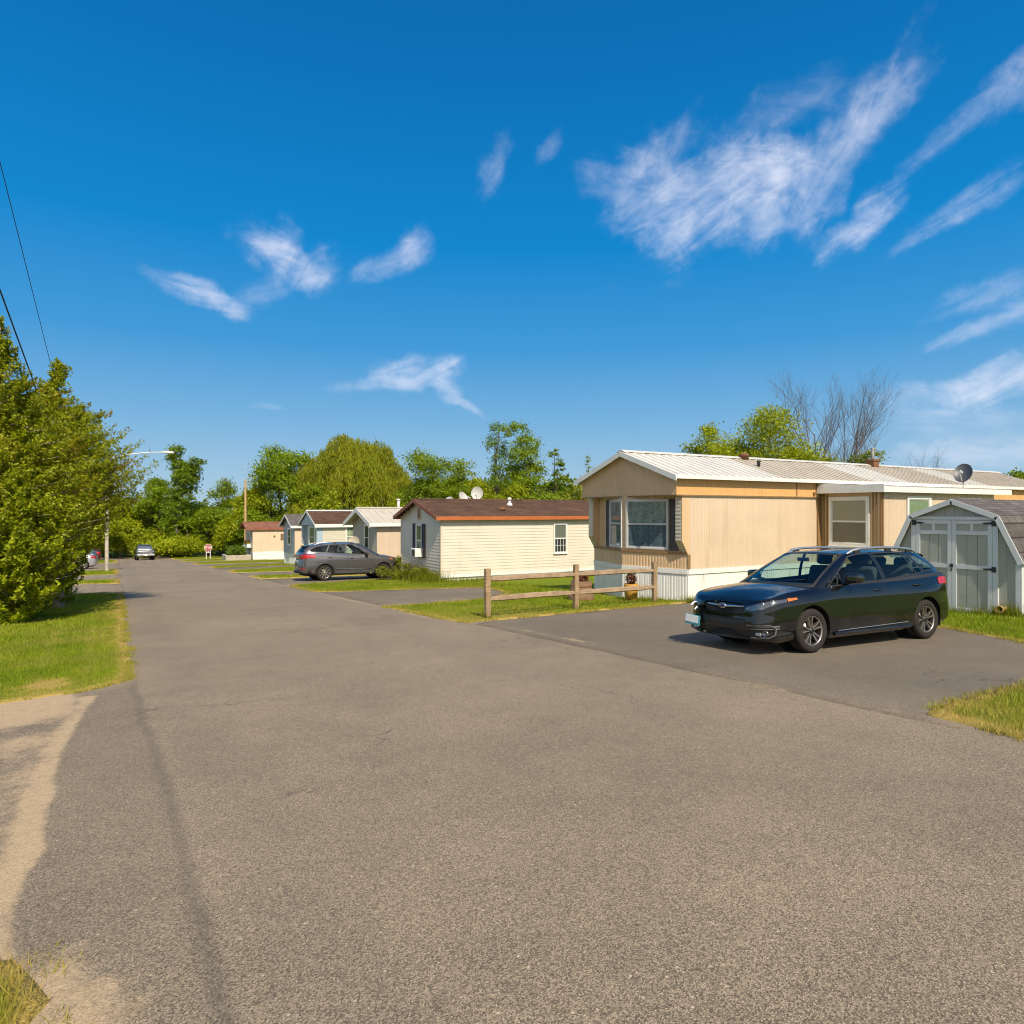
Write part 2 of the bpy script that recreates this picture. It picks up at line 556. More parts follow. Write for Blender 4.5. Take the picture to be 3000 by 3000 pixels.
def asphalt(name, dark, light, speck=(0.42, 0.34, 0.25), sand_col=(0.44, 0.325, 0.200)):
    m, nt, b = material(name)
    p = nt.pos()
    big = nt.noise(p, 0.35, 5, 0.6)
    mid = nt.noise(p, 2.2, 4, 0.6)
    f = nt.math('ADD', nt.math('MULTIPLY', big, 0.9), nt.math('MULTIPLY_ADD', mid, 0.5, -0.22), clamp=True)
    c = nt.mix(nt.ramp(f, [(0.25, 0.0), (0.8, 1.0)]), dark, light)
    # aggregate: stones of about a centimetre, some paler
    vn = nt.new('ShaderNodeTexVoronoi'); nt.set(vn.inputs['Vector'], p); vn.inputs['Scale'].default_value = 150
    sepc = nt.new('ShaderNodeSeparateColor'); nt.l.new(vn.outputs['Color'], sepc.inputs[0])
    c = nt.mix(1.0, c, nt.ramp(sepc.outputs[0], [(0.0, 0.42), (0.5, 0.95), (1.0, 1.65)]), 'MULTIPLY')
    stone = nt.math('MULTIPLY', nt.math('GREATER_THAN', sepc.outputs[1], 0.86), nt.smooth(vn.outputs['Distance'], 0.55, 0.3))
    c = nt.mix(nt.math('MULTIPLY', stone, 0.75), c, speck)
    v2 = nt.new('ShaderNodeTexVoronoi'); nt.set(v2.inputs['Vector'], p); v2.inputs['Scale'].default_value = 26
    s2 = nt.new('ShaderNodeSeparateColor'); nt.l.new(v2.outputs['Color'], s2.inputs[0])
    st2 = nt.math('MULTIPLY', nt.math('GREATER_THAN', s2.outputs[0], 0.93), nt.smooth(v2.outputs['Distance'], 0.24, 0.12))
    c = nt.mix(nt.math('MULTIPLY', st2, 0.75), c, (0.55, 0.45, 0.33))
    dn = nt.noise(p, 9, 4, 0.65)
    dk = nt.math('MULTIPLY', nt.attr('dark'), nt.ramp(dn, [(0.2, 0.6), (0.6, 1.0)]))
    c = nt.mix(nt.math('MULTIPLY', dk, 0.62), c, (0.045, 0.042, 0.042))
    wp_ = nt.vmath('ADD', p, nt.vmath('SCALE', nt.new('ShaderNodeTexNoise').outputs['Color'])) if False else p
    nz = nt.new('ShaderNodeTexNoise'); nt.set(nz.inputs['Vector'], p); nz.inputs['Scale'].default_value = 1.7; nz.inputs['Detail'].default_value = 5
    sc_ = nt.new('ShaderNodeVectorMath', operation='SCALE'); nt.l.new(nz.outputs['Color'], sc_.inputs[0]); sc_.inputs['Scale'].default_value = 1.1
    ed = nt.voronoi(nt.vmath('ADD', p, sc_.outputs[0]), 0.33, 'Distance', 'DISTANCE_TO_EDGE')
    ck = nt.math('MULTIPLY', nt.smooth(ed, 0.0045, 0.0015), nt.smooth(nt.noise(nt.mapping(p, loc=(3, 9, 0)), 0.5, 3, 0.6), 0.50, 0.60))
    c = nt.mix(nt.math('MULTIPLY', ck, 0.65), c, (0.035, 0.030, 0.026))
    sn = nt.math('ADD', nt.math('MULTIPLY_ADD', nt.noise(p, 11, 9, 0.78), 1.2, -0.60), nt.math('MULTIPLY_ADD', nt.noise(p, 2.6, 4, 0.6), 0.8, -0.40))
    sd = nt.smooth(nt.math('ADD', nt.attr('sand'), sn), 0.22, 0.80)
    sc = nt.mix(1.0, nt.mix(nt.noise(p, 12, 6, 0.7), scale_col(sand_col, 0.7), scale_col(sand_col, 1.2)), nt.ramp(sepc.outputs[0], [(0.0, 0.75), (1.0, 1.2)]), 'MULTIPLY')
    c = nt.mix(nt.math('MULTIPLY', sd, 0.93), c, sc)
    nt.set(b.inputs['Base Color'], c)
    b.inputs['Roughness'].default_value = 0.82; b.inputs['Specular IOR Level'].default_value = 0.35
    b.inputs['Sheen Weight'].default_value = 0.05; b.inputs['Sheen Roughness'].default_value = 0.55; b.inputs['Sheen Tint'].default_value = (1.0, 0.82, 0.62, 1)
    h = nt.math('ADD', vn.outputs['Distance'], nt.math('MULTIPLY', nt.noise(p, 45, 3, 0.6), 1.0))
    bp = nt.bump(h, 0.5, 0.006)
    nt.set(b.inputs['Normal'], bp)
    return m


def lawn_mat(name, lush, dry, dry_bias=0.0):
    m, nt, b = material(name)
    p = nt.pos()
    big = nt.noise(p, 0.45, 4, 0.6)
    fine = nt.noise(p, 28, 4, 0.7)
    c = nt.mix(nt.smooth(fine, 0.3, 0.7), scale_col(lush, 0.6), scale_col(lush, 1.25))
    d = nt.math('ADD', nt.attr('dry'), nt.math('MULTIPLY_ADD', nt.noise(p, 2.4, 6, 0.7), 1.2, -0.62 + dry_bias))
    d = nt.math('ADD', d, nt.math('MULTIPLY_ADD', big, 0.6, -0.3))
    c = nt.mix(nt.smooth(d, 0.05, 0.75), c, scale_col(dry, 1.0))
    nt.set(b.inputs['Base Color'], c)
    b.inputs['Roughness'].default_value = 0.9; b.inputs['Specular IOR Level'].default_value = 0.15
    nt.set(b.inputs['Normal'], nt.bump(nt.noise(p, 60, 3, 0.7), 0.9, 0.03))
    return m


M_ROAD = asphalt('asphalt_road', (0.158, 0.127, 0.090), (0.256, 0.202, 0.141), (0.55, 0.43, 0.29))
M_DRIVE = asphalt('asphalt_drive', (0.114, 0.095, 0.071), (0.192, 0.156, 0.115))
M_APRON = asphalt('asphalt_apron', (0.135, 0.108, 0.078), (0.23, 0.18, 0.125))
GRASS_L, GRASS_D = (0.165, 0.225, 0.006), (0.42, 0.31, 0.085)
M_LAWN = lawn_mat('lawn', GRASS_L, GRASS_D, -0.1)
M_FIELD = lawn_mat('field_ground', (0.08, 0.10, 0.010), (0.20, 0.16, 0.045), -0.2)


def in_poly(x, y, poly):
    x = np.asarray(x, float); y = np.asarray(y, float)
    c = np.zeros(x.shape, bool)
    j = len(poly) - 1
    for i in range(len(poly)):
        xi, yi = poly[i]; xj, yj = poly[j]
        if yi != yj:
            m = (yi > y) != (yj > y)
            c ^= m & (x < (xj - xi) * (y - yi) / (yj - yi) + xi)
        j = i
    return c


def d_poly(x, y, pts, closed=False):
    x = np.asarray(x, float); y = np.asarray(y, float)
    best = np.full(x.shape, 1e9)
    n = len(pts)
    for i in range(n if closed else n - 1):
        ax, ay = pts[i]; bx, by = pts[(i + 1) % n]
        dx, dy = bx - ax, by - ay
        L = dx * dx + dy * dy
        t = np.clip(((x - ax) * dx + (y - ay) * dy) / max(L, 1e-9), 0, 1)
        best = np.minimum(best, (x - ax - t * dx) ** 2 + (y - ay - t * dy) ** 2)
    return np.sqrt(best)


def rough_edge(poly, step=0.25, amp=0.06, seed=1.0):
    out = []
    n = len(poly)
    for i in range(n):
        ax, ay = poly[i]; bx, by = poly[(i + 1) % n]
        L = math.hypot(bx - ax, by - ay)
        k = max(1, int(L / step))
        nx, ny = -(by - ay) / max(L, 1e-6), (bx - ax) / max(L, 1e-6)
        for j in range(k):
            t = j / k
            x, y = ax + (bx - ax) * t, ay + (by - ay) * t
            d = float(amp * 2 * fbm(x, y, 1.7, seed))
            out.append((x + nx * d, y + ny * d))
    return out


def sheet(name, poly, lift, mat, cell=0.6, fields=None, parent=None, edge_drop=0.0):
    """a ground-following sheet: polygon filled with a grid, with named float fields per vertex"""
    bm = bmesh.new()
    vs = [bm.verts.new((x, y, 0)) for x, y in poly]
    f = bm.faces.new(vs)
    bmesh.ops.triangulate(bm, faces=[f])
    xs = [p[0] for p in poly]; ys = [p[1] for p in poly]
    for ax, lo, hi in ((0, min(xs), max(xs)), (1, min(ys), max(ys))):
        k = int((hi - lo) / cell)
        for i in range(1, k + 1):
            co = [0, 0, 0]; no = [0, 0, 0]
            co[ax] = lo + i * cell; no[ax] = 1
            bmesh.ops.bisect_plane(bm, geom=bm.verts[:] + bm.edges[:] + bm.faces[:], plane_co=co, plane_no=no, dist=1e-5)
    for v in bm.verts:
        v.co.z = gz(v.co.x, v.co.y) + lift + (lift and 0.0)
    for f in bm.faces:
        if f.normal.z < 0: f.normal_flip()
        f.smooth = True
    # the edge goes down into the ground
    be = [e for e in bm.edges if len(e.link_faces) == 1]
    ex = bmesh.ops.extrude_edge_only(bm, edges=be)
    for v in ex['geom']:
        if isinstance(v, bmesh.types.BMVert): v.co.z -= 0.06
    me = bpy.data.meshes.new(name)
    bm.to_mesh(me); bm.free()
    for k in ('sand', 'dark', 'dry'):
        fn = (fields or {}).get(k)
        at = me.attributes.new(k, 'FLOAT', 'POINT')
        if fn:
            co = np.zeros(len(me.vertices) * 3); me.vertices.foreach_get('co', co); co = co.reshape(-1, 3)
            at.data.foreach_set('value', np.broadcast_to(fn(co[:, 0], co[:, 1]), (len(co),)).astype(np.float32))
    me.materials.append(mat)
    o = bpy.data.objects.new(name, me)
    link(o, parent)
    o['kind'] = 'structure'
    return o


# terrain out to the horizon
gx = [-1500, -600, -250, -120, -60, -30, -15, -5, 4, 14, 30, 64, 120, 250, 600, 1500]
gy = [-300, -100, -30, -10, 0, 10, 20, 40, 60, 80, 100, 125, 160, 250, 400, 800, 1800]
g = MB()
g.add([(x, y, gz(x, y) - 0.02) for y in gy for x in gx],
      [(j * len(gx) + i, j * len(gx) + i + 1, (j + 1) * len(gx) + i + 1, (j + 1) * len(gx) + i) for j in range(len(gy) - 1) for i in range(len(gx) - 1)], 0, True)
tag(g.build('ground', M_FIELD), kind='structure')

SEAM = [(0.12, 10.6), (0.15, 9.6), (0.21, 7.5), (0.28, 6.0), (0.31, 4.4), (0.32, 3.2), (0.33, 2.2), (0.33, 0.5)]
DSEAM = [(6.2, 13.6), (6.5, 12.3), (6.62, 10.6), (6.6, 9.0), (6.5, 7.5), (6.42, 6.4), (6.32, 5.2), (6.42, 4.1), (6.45, 3.5)]


def lerp_line(y, pts):
    pts = sorted(pts, key=lambda p: p[1])
    return np.interp(y, [p[1] for p in pts], [p[0] for p in pts])


def ss(x, a, b):
    t = np.clip((np.asarray(x, float) - a) / (b - a), 0, 1)
    return t * t * (3 - 2 * t)


def band(x, c, w0, w1):
    return 1 - ss(np.abs(x - c), w0, w1)


def road_dark(x, y):
    k = band(x + 0.03 * fbm(x, y, 3, 5), lerp_line(y, SEAM), 0.010, 0.085) * 0.72 * (1 - ss(y, 9.3, 10.6))
    k = np.maximum(k, 0.16 * band(x, 0.72 + 0.15 * fbm(0, y, 0.15, 3), 0.1, 0.45))
    k = np.maximum(k, 0.12 * band(x, 4.6 + 0.2 * fbm(0, y, .2, 8), 0.15, 0.6))
    for ys in (34.5, 47.0, 61.0):                       # cross seams far down the street
        k = np.maximum(k, 0.5 * band(y, ys + 0.05 * (x - 3) + 0.2 * fbm(x, 1, .6, ys), 0.05, 0.25))
    return np.maximum(k, np.where((x < lerp_line(y, SEAM)) & (y < 9.6), 0.28 * ss(y, 1.5, 4), 0))


def road_sand(x, y):
    k = np.where((y > 3.2) & (y < 14), (0.47 + 0.22 * fbm(x, y, 0.9, 2)) * band(x, lerp_line(y, DSEAM), 0.0, 0.16), 0)
    k = np.maximum(k, np.where(y > 9.7, 0.42 * band(x, 0.13, 0, 0.10), 0))
    k = np.maximum(k, np.where(y > 14, 0.5 * band(x, 6.0, 0, 0.22), 0))
    k = np.maximum(k, 0.8 * (1 - ss(np.hypot((x + 0.25), (y - 2.55) * 0.8), 0.1, 0.48)))
    return np.maximum(k, np.where(y < 3.2, 0.62 * (1 - ss(x, -0.1, 0.22)), 0))


def fine_grid(name, xs, ys, lift, mat, fields):
    me = bpy.data.meshes.new(name)
    nx, ny = len(xs), len(ys)
    vs = [(x, y, gz(x, y) + lift) for y in ys for x in xs]
    fs = [(j * nx + i, j * nx + i + 1, (j + 1) * nx + i + 1, (j + 1) * nx + i) for j in range(ny - 1) for i in range(nx - 1)]
    me.from_pydata(vs, [], fs)
    me.polygons.foreach_set('use_smooth', [True] * len(fs))
    for k in ('sand', 'dark', 'dry'):
        fn = fields.get(k)
        at = me.attributes.new(k, 'FLOAT', 'POINT')
        if fn:
            co = np.array(vs)
            at.data.foreach_set('value', np.broadcast_to(fn(co[:, 0], co[:, 1]), (len(co),)).astype(np.float32))
    me.materials.append(mat)
    o = bpy.data.objects.new(name, me); link(o)
    return tag(o, kind='structure')


# the side road on the left with drifted sand
SANDLINE = [(-0.26, 9.2), (-0.36, 8.3), (-0.46, 7.0), (-0.47, 6.2), (-0.44, 5.6), (-0.46, 5.1), (-0.42, 4.7), (-0.47, 4.4), (-0.46, 3.7), (-0.4, 3.3)]


def apron_sand(x, y):
    edge = d_poly(x, y, SANDLINE)
    inner = x < lerp_line(y, SANDLINE)
    wob = 0.5 * fbm(x, y, 2.2, 12)
    k = np.where(y < 9.3, (0.80 + 0.8 * wob) * (1 - ss(edge / np.where(inner, 0.26, 0.11), 0.10, 1.0)), 0)
    lim = 8.0 + 0.35 * fbm(x, y, 0.8, 4)
    k = np.maximum(k, (0.95 + 0.5 * wob) * ss(y - lim, -0.5, 0.45) * (1 - ss(x + 0.12 * (9.3 - y) * 0 + 0.25 * wob, -0.62, -0.18)))
    k = np.maximum(k, np.where(inner, (0.40 + 0.45 * fbm(x * 0.6, y, 1.2, 9)) * (1 - ss(x, -0.5, -0.3)), 0))
    return np.maximum(k, 0.75 * ss(3.7 - y, 0, 0.5) * (1 - ss(x + 0.3 * wob, -0.25, 0.1)))


xs = list(np.concatenate([np.arange(-22, -2.5, 1.5), np.arange(-2.5, 1.2, 0.03), np.arange(1.2, 6.0, 0.2), np.arange(6.0, 7.0, 0.04)]))
xs = [float(x) for x in xs]
ys = [float(y) for y in np.concatenate([np.arange(-14, 1.0, 0.5), np.arange(1.0, 14.5, 0.06), np.arange(14.5, 40, 0.35), np.arange(40, 122, 1.0)])]
fine_grid('road', xs, ys, 0.004, M_ROAD, {'dark': road_dark, 'sand': lambda x, y: np.maximum(road_sand(x, y), np.where((x < 0.3) & (y < 9.9), apron_sand(x, y), 0))})

# driveways
DRIVES = [
    [(6.3, 3.2), (6.9, 3.4), (10.0, 3.6), (11.6, 4.6), (12.2, 5.2), (13.0, 6.9), (13.1, 10), (13.05, 13.15), (10, 12.95), (6.9, 12.7), (6.3, 12.4)],
    [(6.1, 17.35), (7.6, 17.5), (9.5, 17.6), (11.0, 19.6), (11.4, 21.5), (11.3, 22.3), (9.2, 23.1), (6.8, 23.7), (6.0, 24.0)],
    [(6.0, 29.2), (9.9, 30.1), (12.4, 30.9), (20, 31.2), (20, 35.0), (8.3, 34.8), (6.0, 34.5)],
    [(6.0, 39.1), (9.0, 39.2), (12.4, 42.2), (20, 42), (20, 44), (9.6, 43.4), (6.0, 43.9)],
    [(6.0, 49.2), (8.6, 50.2), (12.4, 53.6), (20, 54), (20, 56.4), (9.7, 56.2), (6.0, 53.8)],
    [(6.0, 59.4), (12.4, 61.8), (20, 62), (20, 68), (11.4, 66.9), (6.0, 66.0)],
    [(6.0, 73), (13, 76.4), (20, 77), (20, 79), (12.8, 79.4), (6.0, 79.5)],
    [(6.0, 88), (13, 88.6), (20, 88.6), (20, 92.4), (12.8, 92), (6.0, 93)],
]
for i, poly in enumerate(DRIVES):
    fl = {}
    if i == 0:
        fl = {'sand': lambda x, y: np.where((y > 3.2) & (y < 13), 0.42 * band(x, lerp_line(y, DSEAM), 0.0, 0.2), 0),
              'dark': lambda x, y: 0.25 * ss(x, 6.7, 8.0)}
    sheet('driveway', rough_edge(poly, 0.4, 0.03, 3 + i), 0.010, M_DRIVE, 0.35 if i == 0 else 1.5, fl)
LEFT_DRIVES = [
    [(0.2, 29.2), (-2.2, 30.4), (-14, 30.6), (-14, 37.4), (-1.5, 37.2), (0.2, 36.2)],
    [(0.2, 41.8), (-14, 42.4), (-14, 48.5), (0.2, 48.8)],
    [(0.2, 61.2), (-14, 58.5), (-14, 85), (0.2, 84.6)],
    [(0.2, 100.2), (-14, 101), (-14, 112), (0.2, 111)],
]
for i, poly in enumerate(LEFT_DRIVES):
    sheet('driveway', rough_edge(poly, 0.6, 0.04, 30 + i), 0.010, M_APRON, 1.2, {'sand': lambda x, y: 0.33 + 0.2 * fbm(x, y, 0.7, 3)})
sheet('cross_road', [(-60, 112), (60, 112), (60, 121), (-60, 121)], 0.007, M_ROAD, 8)

# lawns: polygon, whether the ragged edge shows close by
LAWNS = [
    [(6.55, 3.55), (6.9, 3.68), (8.7, 3.74), (10.2, 3.9), (11.6, 4.8), (12.15, 5.25), (13.0, 6.9), (13.12, 10), (13.3, 13.35), (10, 13.05), (6.95, 12.85), (6.25, 12.72), (6.15, 13.2), (6.0, 17.2), (7.6, 17.4), (9.6, 17.6), (11.05, 19.5), (11.5, 21.5), (11.4, 22.2), (9.2, 22.95), (6.8, 23.6), (6.0, 23.9), (5.95, 27.6), (6.4, 29.0), (9.9, 30.05), (12.6, 30.8), (34, 31), (34, -14), (6.4, -14), (6.4, 2.6)],
    [(5.97, 37.7), (6.05, 34.9), (8.3, 34.95), (14, 35.2), (40, 35.2), (40, 42), (14, 41.9), (12.4, 42.0), (9.0, 39.0), (6.3, 39.0)],
    [(5.98, 44.1), (9.6, 43.5), (13, 44), (40, 44), (40, 53.5), (12.6, 53.5), (8.6, 50.0), (6.3, 48.9)],
    [(6.0, 54.2), (9.7, 56.6), (20, 56.6), (40, 56.6), (40, 62), (12.4, 61.6), (6.3, 59.2)],
    [(6.0, 66.3), (11.4, 67.2), (20, 68.3), (40, 68.3), (40, 77), (13, 76.3), (6.3, 72.8)],
    [(6.0, 79.8), (12.8, 79.7), (20, 79.3), (40, 79), (40, 88.4), (13, 88.3), (6.3, 87.7)],
    [(6.0, 93.3), (12.8, 92.4), (40, 92.8), (40, 111), (6.3, 111)],
    [(0.13, 10.1), (-0.3, 9.62), (-1.14, 9.42), (-3, 9.35), (-22, 9.2), (-22, 30), (-2.2, 30.2), (-0.4, 29.4), (0.1, 28.6)],
    [(0.08, 36.4), (-1.4, 37.5), (-22, 37.8), (-22, 42), (-1.4, 42), (0.08, 41.4)],
    [(0.05, 49.2), (-0.3, 48.9), (-22, 48.9), (-22, 58), (-1.3, 58), (-0.2, 60.6), (0.02, 60.0)],
    [(0.0, 85.1), (-22, 85.6), (-22, 101), (-1.5, 101), (-0.2, 99.6)],
    [(-0.36, 3.5), (-0.26, 3.25), (-0.2, 3.1), (-0.28, 2.95), (-0.22, 2.75), (-0.3, 2.55), (-0.32, 2.2), (-0.4, 1.0), (-0.5, -14), (-22, -14), (-22, 3.3), (-0.6, 3.62)],
]


def lawn_dry(poly):
    def fn(x, y):
        d = d_poly(x, y, poly, True)
        return 0.85 * (1 - ss(d / np.where(y < 30, 0.20, 0.45), 0.05, 1.0)) + 0.18 * (1 - ss(d, 0.1, 0.9))
    return fn


def near_lawn_dry(x, y):          # the worn tip by the drive
    return lawn_dry(LAWNS[0])(x, y) + 0.28 * (1 - ss(np.hypot(x - 7.0, y - 3.2), 0.3, 1.3)) + 0.35 * (1 - ss(np.hypot(x - 7.2, y - 14.2), 0.3, 3.0))


def left_lawn_dry(x, y):
    k = lawn_dry(LAWNS[7])(x, y)
    k += 1.1 * (1 - ss(np.hypot((x + 0.72), (y - 10.3) * 0.75), 0.1, 0.34))
    for x0, sl in ((-0.35, -0.02), (-0.9, -0.03)):       # two drier stripes
        k += 0.22 * (1 - ss(abs(x - x0 - sl * (y - 10)), 0.03, 0.14)) * (1 - ss(y, 15, 18))
    return k + 0.1


LAWN_RE = []
for i, poly in enumerate(LAWNS):
    fn = near_lawn_dry if i == 0 else (left_lawn_dry if i == 7 else lawn_dry(poly))
    rp = rough_edge(poly, 0.12 if i in (0, 7, 11) else 0.35, 0.035 if i in (0, 7, 11) else 0.08, 50 + i)
    LAWN_RE.append((rp, fn))
    sheet('lawn', rp, 0.016, M_LAWN, 0.45 if i in (0, 7, 11) else 1.2, {'dry': fn})
    # sandy margin where the turf stops
    if i in (0, 7):
        cx = sum(p[0] for p in poly) / len(poly); cy = sum(p[1] for p in poly) / len(poly)
        pass

# grass blades
M_GRASS = leaf_mat('grass_blades', (0.10, 0.155, 0.004), (0.33, 0.40, 0.010), trans=0.35, clump=0.7, rough=0.6)
mt = NT(M_GRASS)
_b = mt.n['Principled BSDF']; _c = _b.inputs['Base Color'].links[0].from_socket
_dr = mt.mix(mt.attr('dryness'), _c, (0.52, 0.37, 0.10))
mt.l.new(_dr, _b.inputs['Base Color'])
_t = [n for n in mt.n if n.type == 'BSDF_TRANSLUCENT'][0]
mt.l.new(_dr, _t.inputs[0])


def grass_blades(poly, dryfn, box, dens, h, w, seed, thin=None):
    rng = np.random.default_rng(seed)
    x0, x1, y0, y1 = box
    n = int((x1 - x0) * (y1 - y0) * dens)
    xs = rng.uniform(x0, x1, n); ys = rng.uniform(y0, y1, n)
    d = dryfn(xs, ys) + 0.55 * fbm(xs, ys, 1.2, 6)
    keep = in_poly(xs, ys, poly)
    if thin: keep &= ~(rng.random(n) < thin * np.clip(d, 0, 1))
    dr = np.clip(d * 0.85 + 0.06, 0, 1)[keep]
    xs = xs[keep]; ys = ys[keep]; n = len(xs)
    zs = vgz(xs, ys) + 0.010
    hh = h * rng.uniform(0.45, 1.25, n) * (1.1 - 0.5 * dr)
    ang = rng.uniform(0, 2 * np.pi, n); lean = rng.uniform(0.1, 0.75, n) * hh
    la = rng.uniform(0, 2 * np.pi, n)
    V = np.zeros((n, 3, 3))
    ww = w * rng.uniform(0.6, 1.4, n)
    V[:, 0] = np.stack([xs - np.cos(ang) * ww, ys - np.sin(ang) * ww, zs], 1)
    V[:, 1] = np.stack([xs + np.cos(ang) * ww, ys + np.sin(ang) * ww, zs], 1)
    V[:, 2] = np.stack([xs + np.cos(la) * lean, ys + np.sin(la) * lean, zs + hh], 1)
    return V, dr


def grass_object(parts):
    V = np.concatenate([p[0] for p in parts]); d = np.concatenate([p[1] for p in parts])
    o = np_mesh('grass', V, 3, M_GRASS, None, {'dryness': d})
    return tag(o, kind='stuff')


def edge_tufts(poly, box, per_m, h, w, seed, spread=0.05):
    rng = np.random.default_rng(seed)
    P = np.array(poly + poly[:1]); d = np.diff(P, axis=0); L = np.hypot(d[:, 0], d[:, 1])
    n = int(L.sum() * per_m)
    k = rng.choice(len(L), n, p=L / L.sum()); t = rng.random(n)[:, None]
    q = P[k] + d[k] * t + rng.normal(size=(n, 2)) * spread
    m = (q[:, 0] > box[0]) & (q[:, 0] < box[1]) & (q[:, 1] > box[2]) & (q[:, 1] < box[3])
    m &= fbm(q[:, 0], q[:, 1], 2.5, seed) > -0.12
    x, y = q[m, 0], q[m, 1]; n = len(x)
    z = vgz(x, y)
    hh = h * rng.uniform(.35, 1.3, n); a = rng.uniform(0, 6.28, n); la = rng.uniform(0, 6.28, n); le = hh * rng.uniform(.3, 1.1, n)
    V = np.zeros((n, 3, 3))
    V[:, 0] = np.stack([x - np.cos(a) * w, y - np.sin(a) * w, z], 1); V[:, 1] = np.stack([x + np.cos(a) * w, y + np.sin(a) * w, z], 1)
    V[:, 2] = np.stack([x + np.cos(la) * le, y + np.sin(la) * le, z + hh], 1)
    return V, np.clip(rng.normal(size=n) * .3 + .45, 0, 1)


A, fA = LAWN_RE[0]; Bp, fB = LAWN_RE[7]; Cp, fC = LAWN_RE[11]
grass_object([edge_tufts(A, (5.8, 14, 0.5, 31), 420, 0.06, 0.005, 61), grass_blades(A, fA, (6.3, 10.5, 0.8, 5.2), 2600, 0.075, 0.004, 1, 0.5),
              grass_blades(A, fA, (11.8, 18.5, 4.2, 9.6), 900, 0.07, 0.006, 2, 0.3),
              grass_blades(A, fA, (5.9, 14, 12.6, 17.8), 900, 0.06, 0.006, 3, 0.4),
              grass_blades(A, fA, (8.5, 13.5, 17.0, 26.5), 500, 0.09, 0.008, 4, 0.3),
              grass_blades(A, fA, (5.8, 12.8, 22.5, 31), 450, 0.07, 0.009, 5, 0.4)])
grass_object([edge_tufts(Bp, (-3, 0.5, 9, 30), 900, 0.045, 0.004, 62), grass_blades(Bp, fB, (-2.2, 0.3, 9.2, 15), 2600, 0.045, 0.004, 6, 0.75),
              grass_blades(Bp, fB, (-5, 0.3, 15, 30.5), 700, 0.06, 0.008, 7, 0.5)])
grass_object([edge_tufts(Cp, (-2, 0.5, 1.2, 4), 700, 0.045, 0.0025, 63, 0.07), grass_blades(Cp, fC, (-1.6, 0.0, 1.4, 3.7), 7000, 0.11, 0.0028, 8, 0.7)])
far = []
for k, i in enumerate((1, 2, 3, 4, 5, 6)):
    p, f = LAWN_RE[i]
    ys_ = [q[1] for q in p]
    far.append(grass_blades(p, f, (5.8, 14.5, min(ys_), max(ys_)), 110, 0.09, 0.02, 20 + k, 0.4))
for k, i in enumerate((8, 9, 10)):
    p, f = LAWN_RE[i]
    ys_ = [q[1] for q in p]
    far.append(grass_blades(p, f, (-3.5, 0.2, min(ys_), max(ys_)), 140, 0.08, 0.02, 30 + k, 0.4))
grass_object(far)
# ------------------------------------------------------------------ homes
def wall_vert(mb, p0, p1, z0, ztop, pitch=0.10, depth=0.008, mi=0):
    depth *= 1.15
    """ribbed metal sheeting; outward is to the right of p0 -> p1"""
    p0 = Vector(p0); p1 = Vector(p1)
    d = p1 - p0; L = d.length; d = d / L
    n = Vector((d.y, -d.x))
    prof = [(0.0, 0.0), (0.62, 0.0), (0.70, -1.0), (0.92, -1.0)]
    pts = []
    k = int(math.ceil(L / pitch))
    for i in range(k):
        for a, b in prof:
            s = (i + a) * pitch
            if s < L: pts.append((s, b * depth))
    pts.append((L, 0.0))
    vs = []
    for s, o in pts:
        q = p0 + d * s + n * o
        zt = ztop(s) if callable(ztop) else ztop
        vs += [(q.x, q.y, z0), (q.x, q.y, zt)]
    fs = [(2 * i, 2 * i + 2, 2 * i + 3, 2 * i + 1) for i in range(len(pts) - 1)]
    mb.add(vs, fs, mi)


def wall_lap(mb, p0, p1, z0, z1, h=0.13, d=0.014, span=None, mi=0):
    """horizontal lap siding; span(z) gives the part of the length that the wall still has at that height"""
    p0 = Vector(p0); p1 = Vector(p1)
    e = p1 - p0; L = e.length; e = e / L
    n = Vector((e.y, -e.x))
    z = z0
    while z < z1 - 1e-4:
        zt = min(z + h, z1)
        s0, s1 = span((z + zt) / 2) if span else (0, L)
        if s1 - s0 > 0.05:
            a, b = p0 + e * s0, p0 + e * s1
            A, B = a + n * d, b + n * d
            mb.add([(A.x, A.y, z), (B.x, B.y, z), (B.x + (b.x - B.x) * .85, B.y + (b.y - B.y) * .85, zt), (A.x + (a.x - A.x) * .85, A.y + (a.y - A.y) * .85, zt)], [(0, 1, 2, 3)], mi)
            mb.add([(a.x, a.y, z), (b.x, b.y, z), (B.x, B.y, z), (A.x, A.y, z)], [(0, 1, 2, 3)], mi)
        z = zt


class Face:
    """a wall's own frame: u along it, w up, o outward"""
    def __init__(self, p0, p1):
        p0 = Vector(p0); p1 = Vector(p1)
        self.p = p0; self.e = (p1 - p0).normalized(); self.n = Vector((self.e.y, -self.e.x)); self.L = (p1 - p0).length

    def P(self, u, w, o):
        q = self.p + self.e * u + self.n * o
        return (q.x, q.y, w)

    def box(self, mb, u0, u1, w0, w1, o0, o1, mi=0):
        vs = [self.P(u0, w0, o0), self.P(u1, w0, o0), self.P(u1, w0, o1), self.P(u0, w0, o1), self.P(u0, w1, o0), self.P(u1, w1, o0), self.P(u1, w1, o1), self.P(u0, w1, o1)]
        mb.add(vs, [(0, 3, 2, 1), (4, 5, 6, 7), (0, 1, 5, 4), (1, 2, 6, 5), (2, 3, 7, 6), (3, 0, 4, 7)], mi)


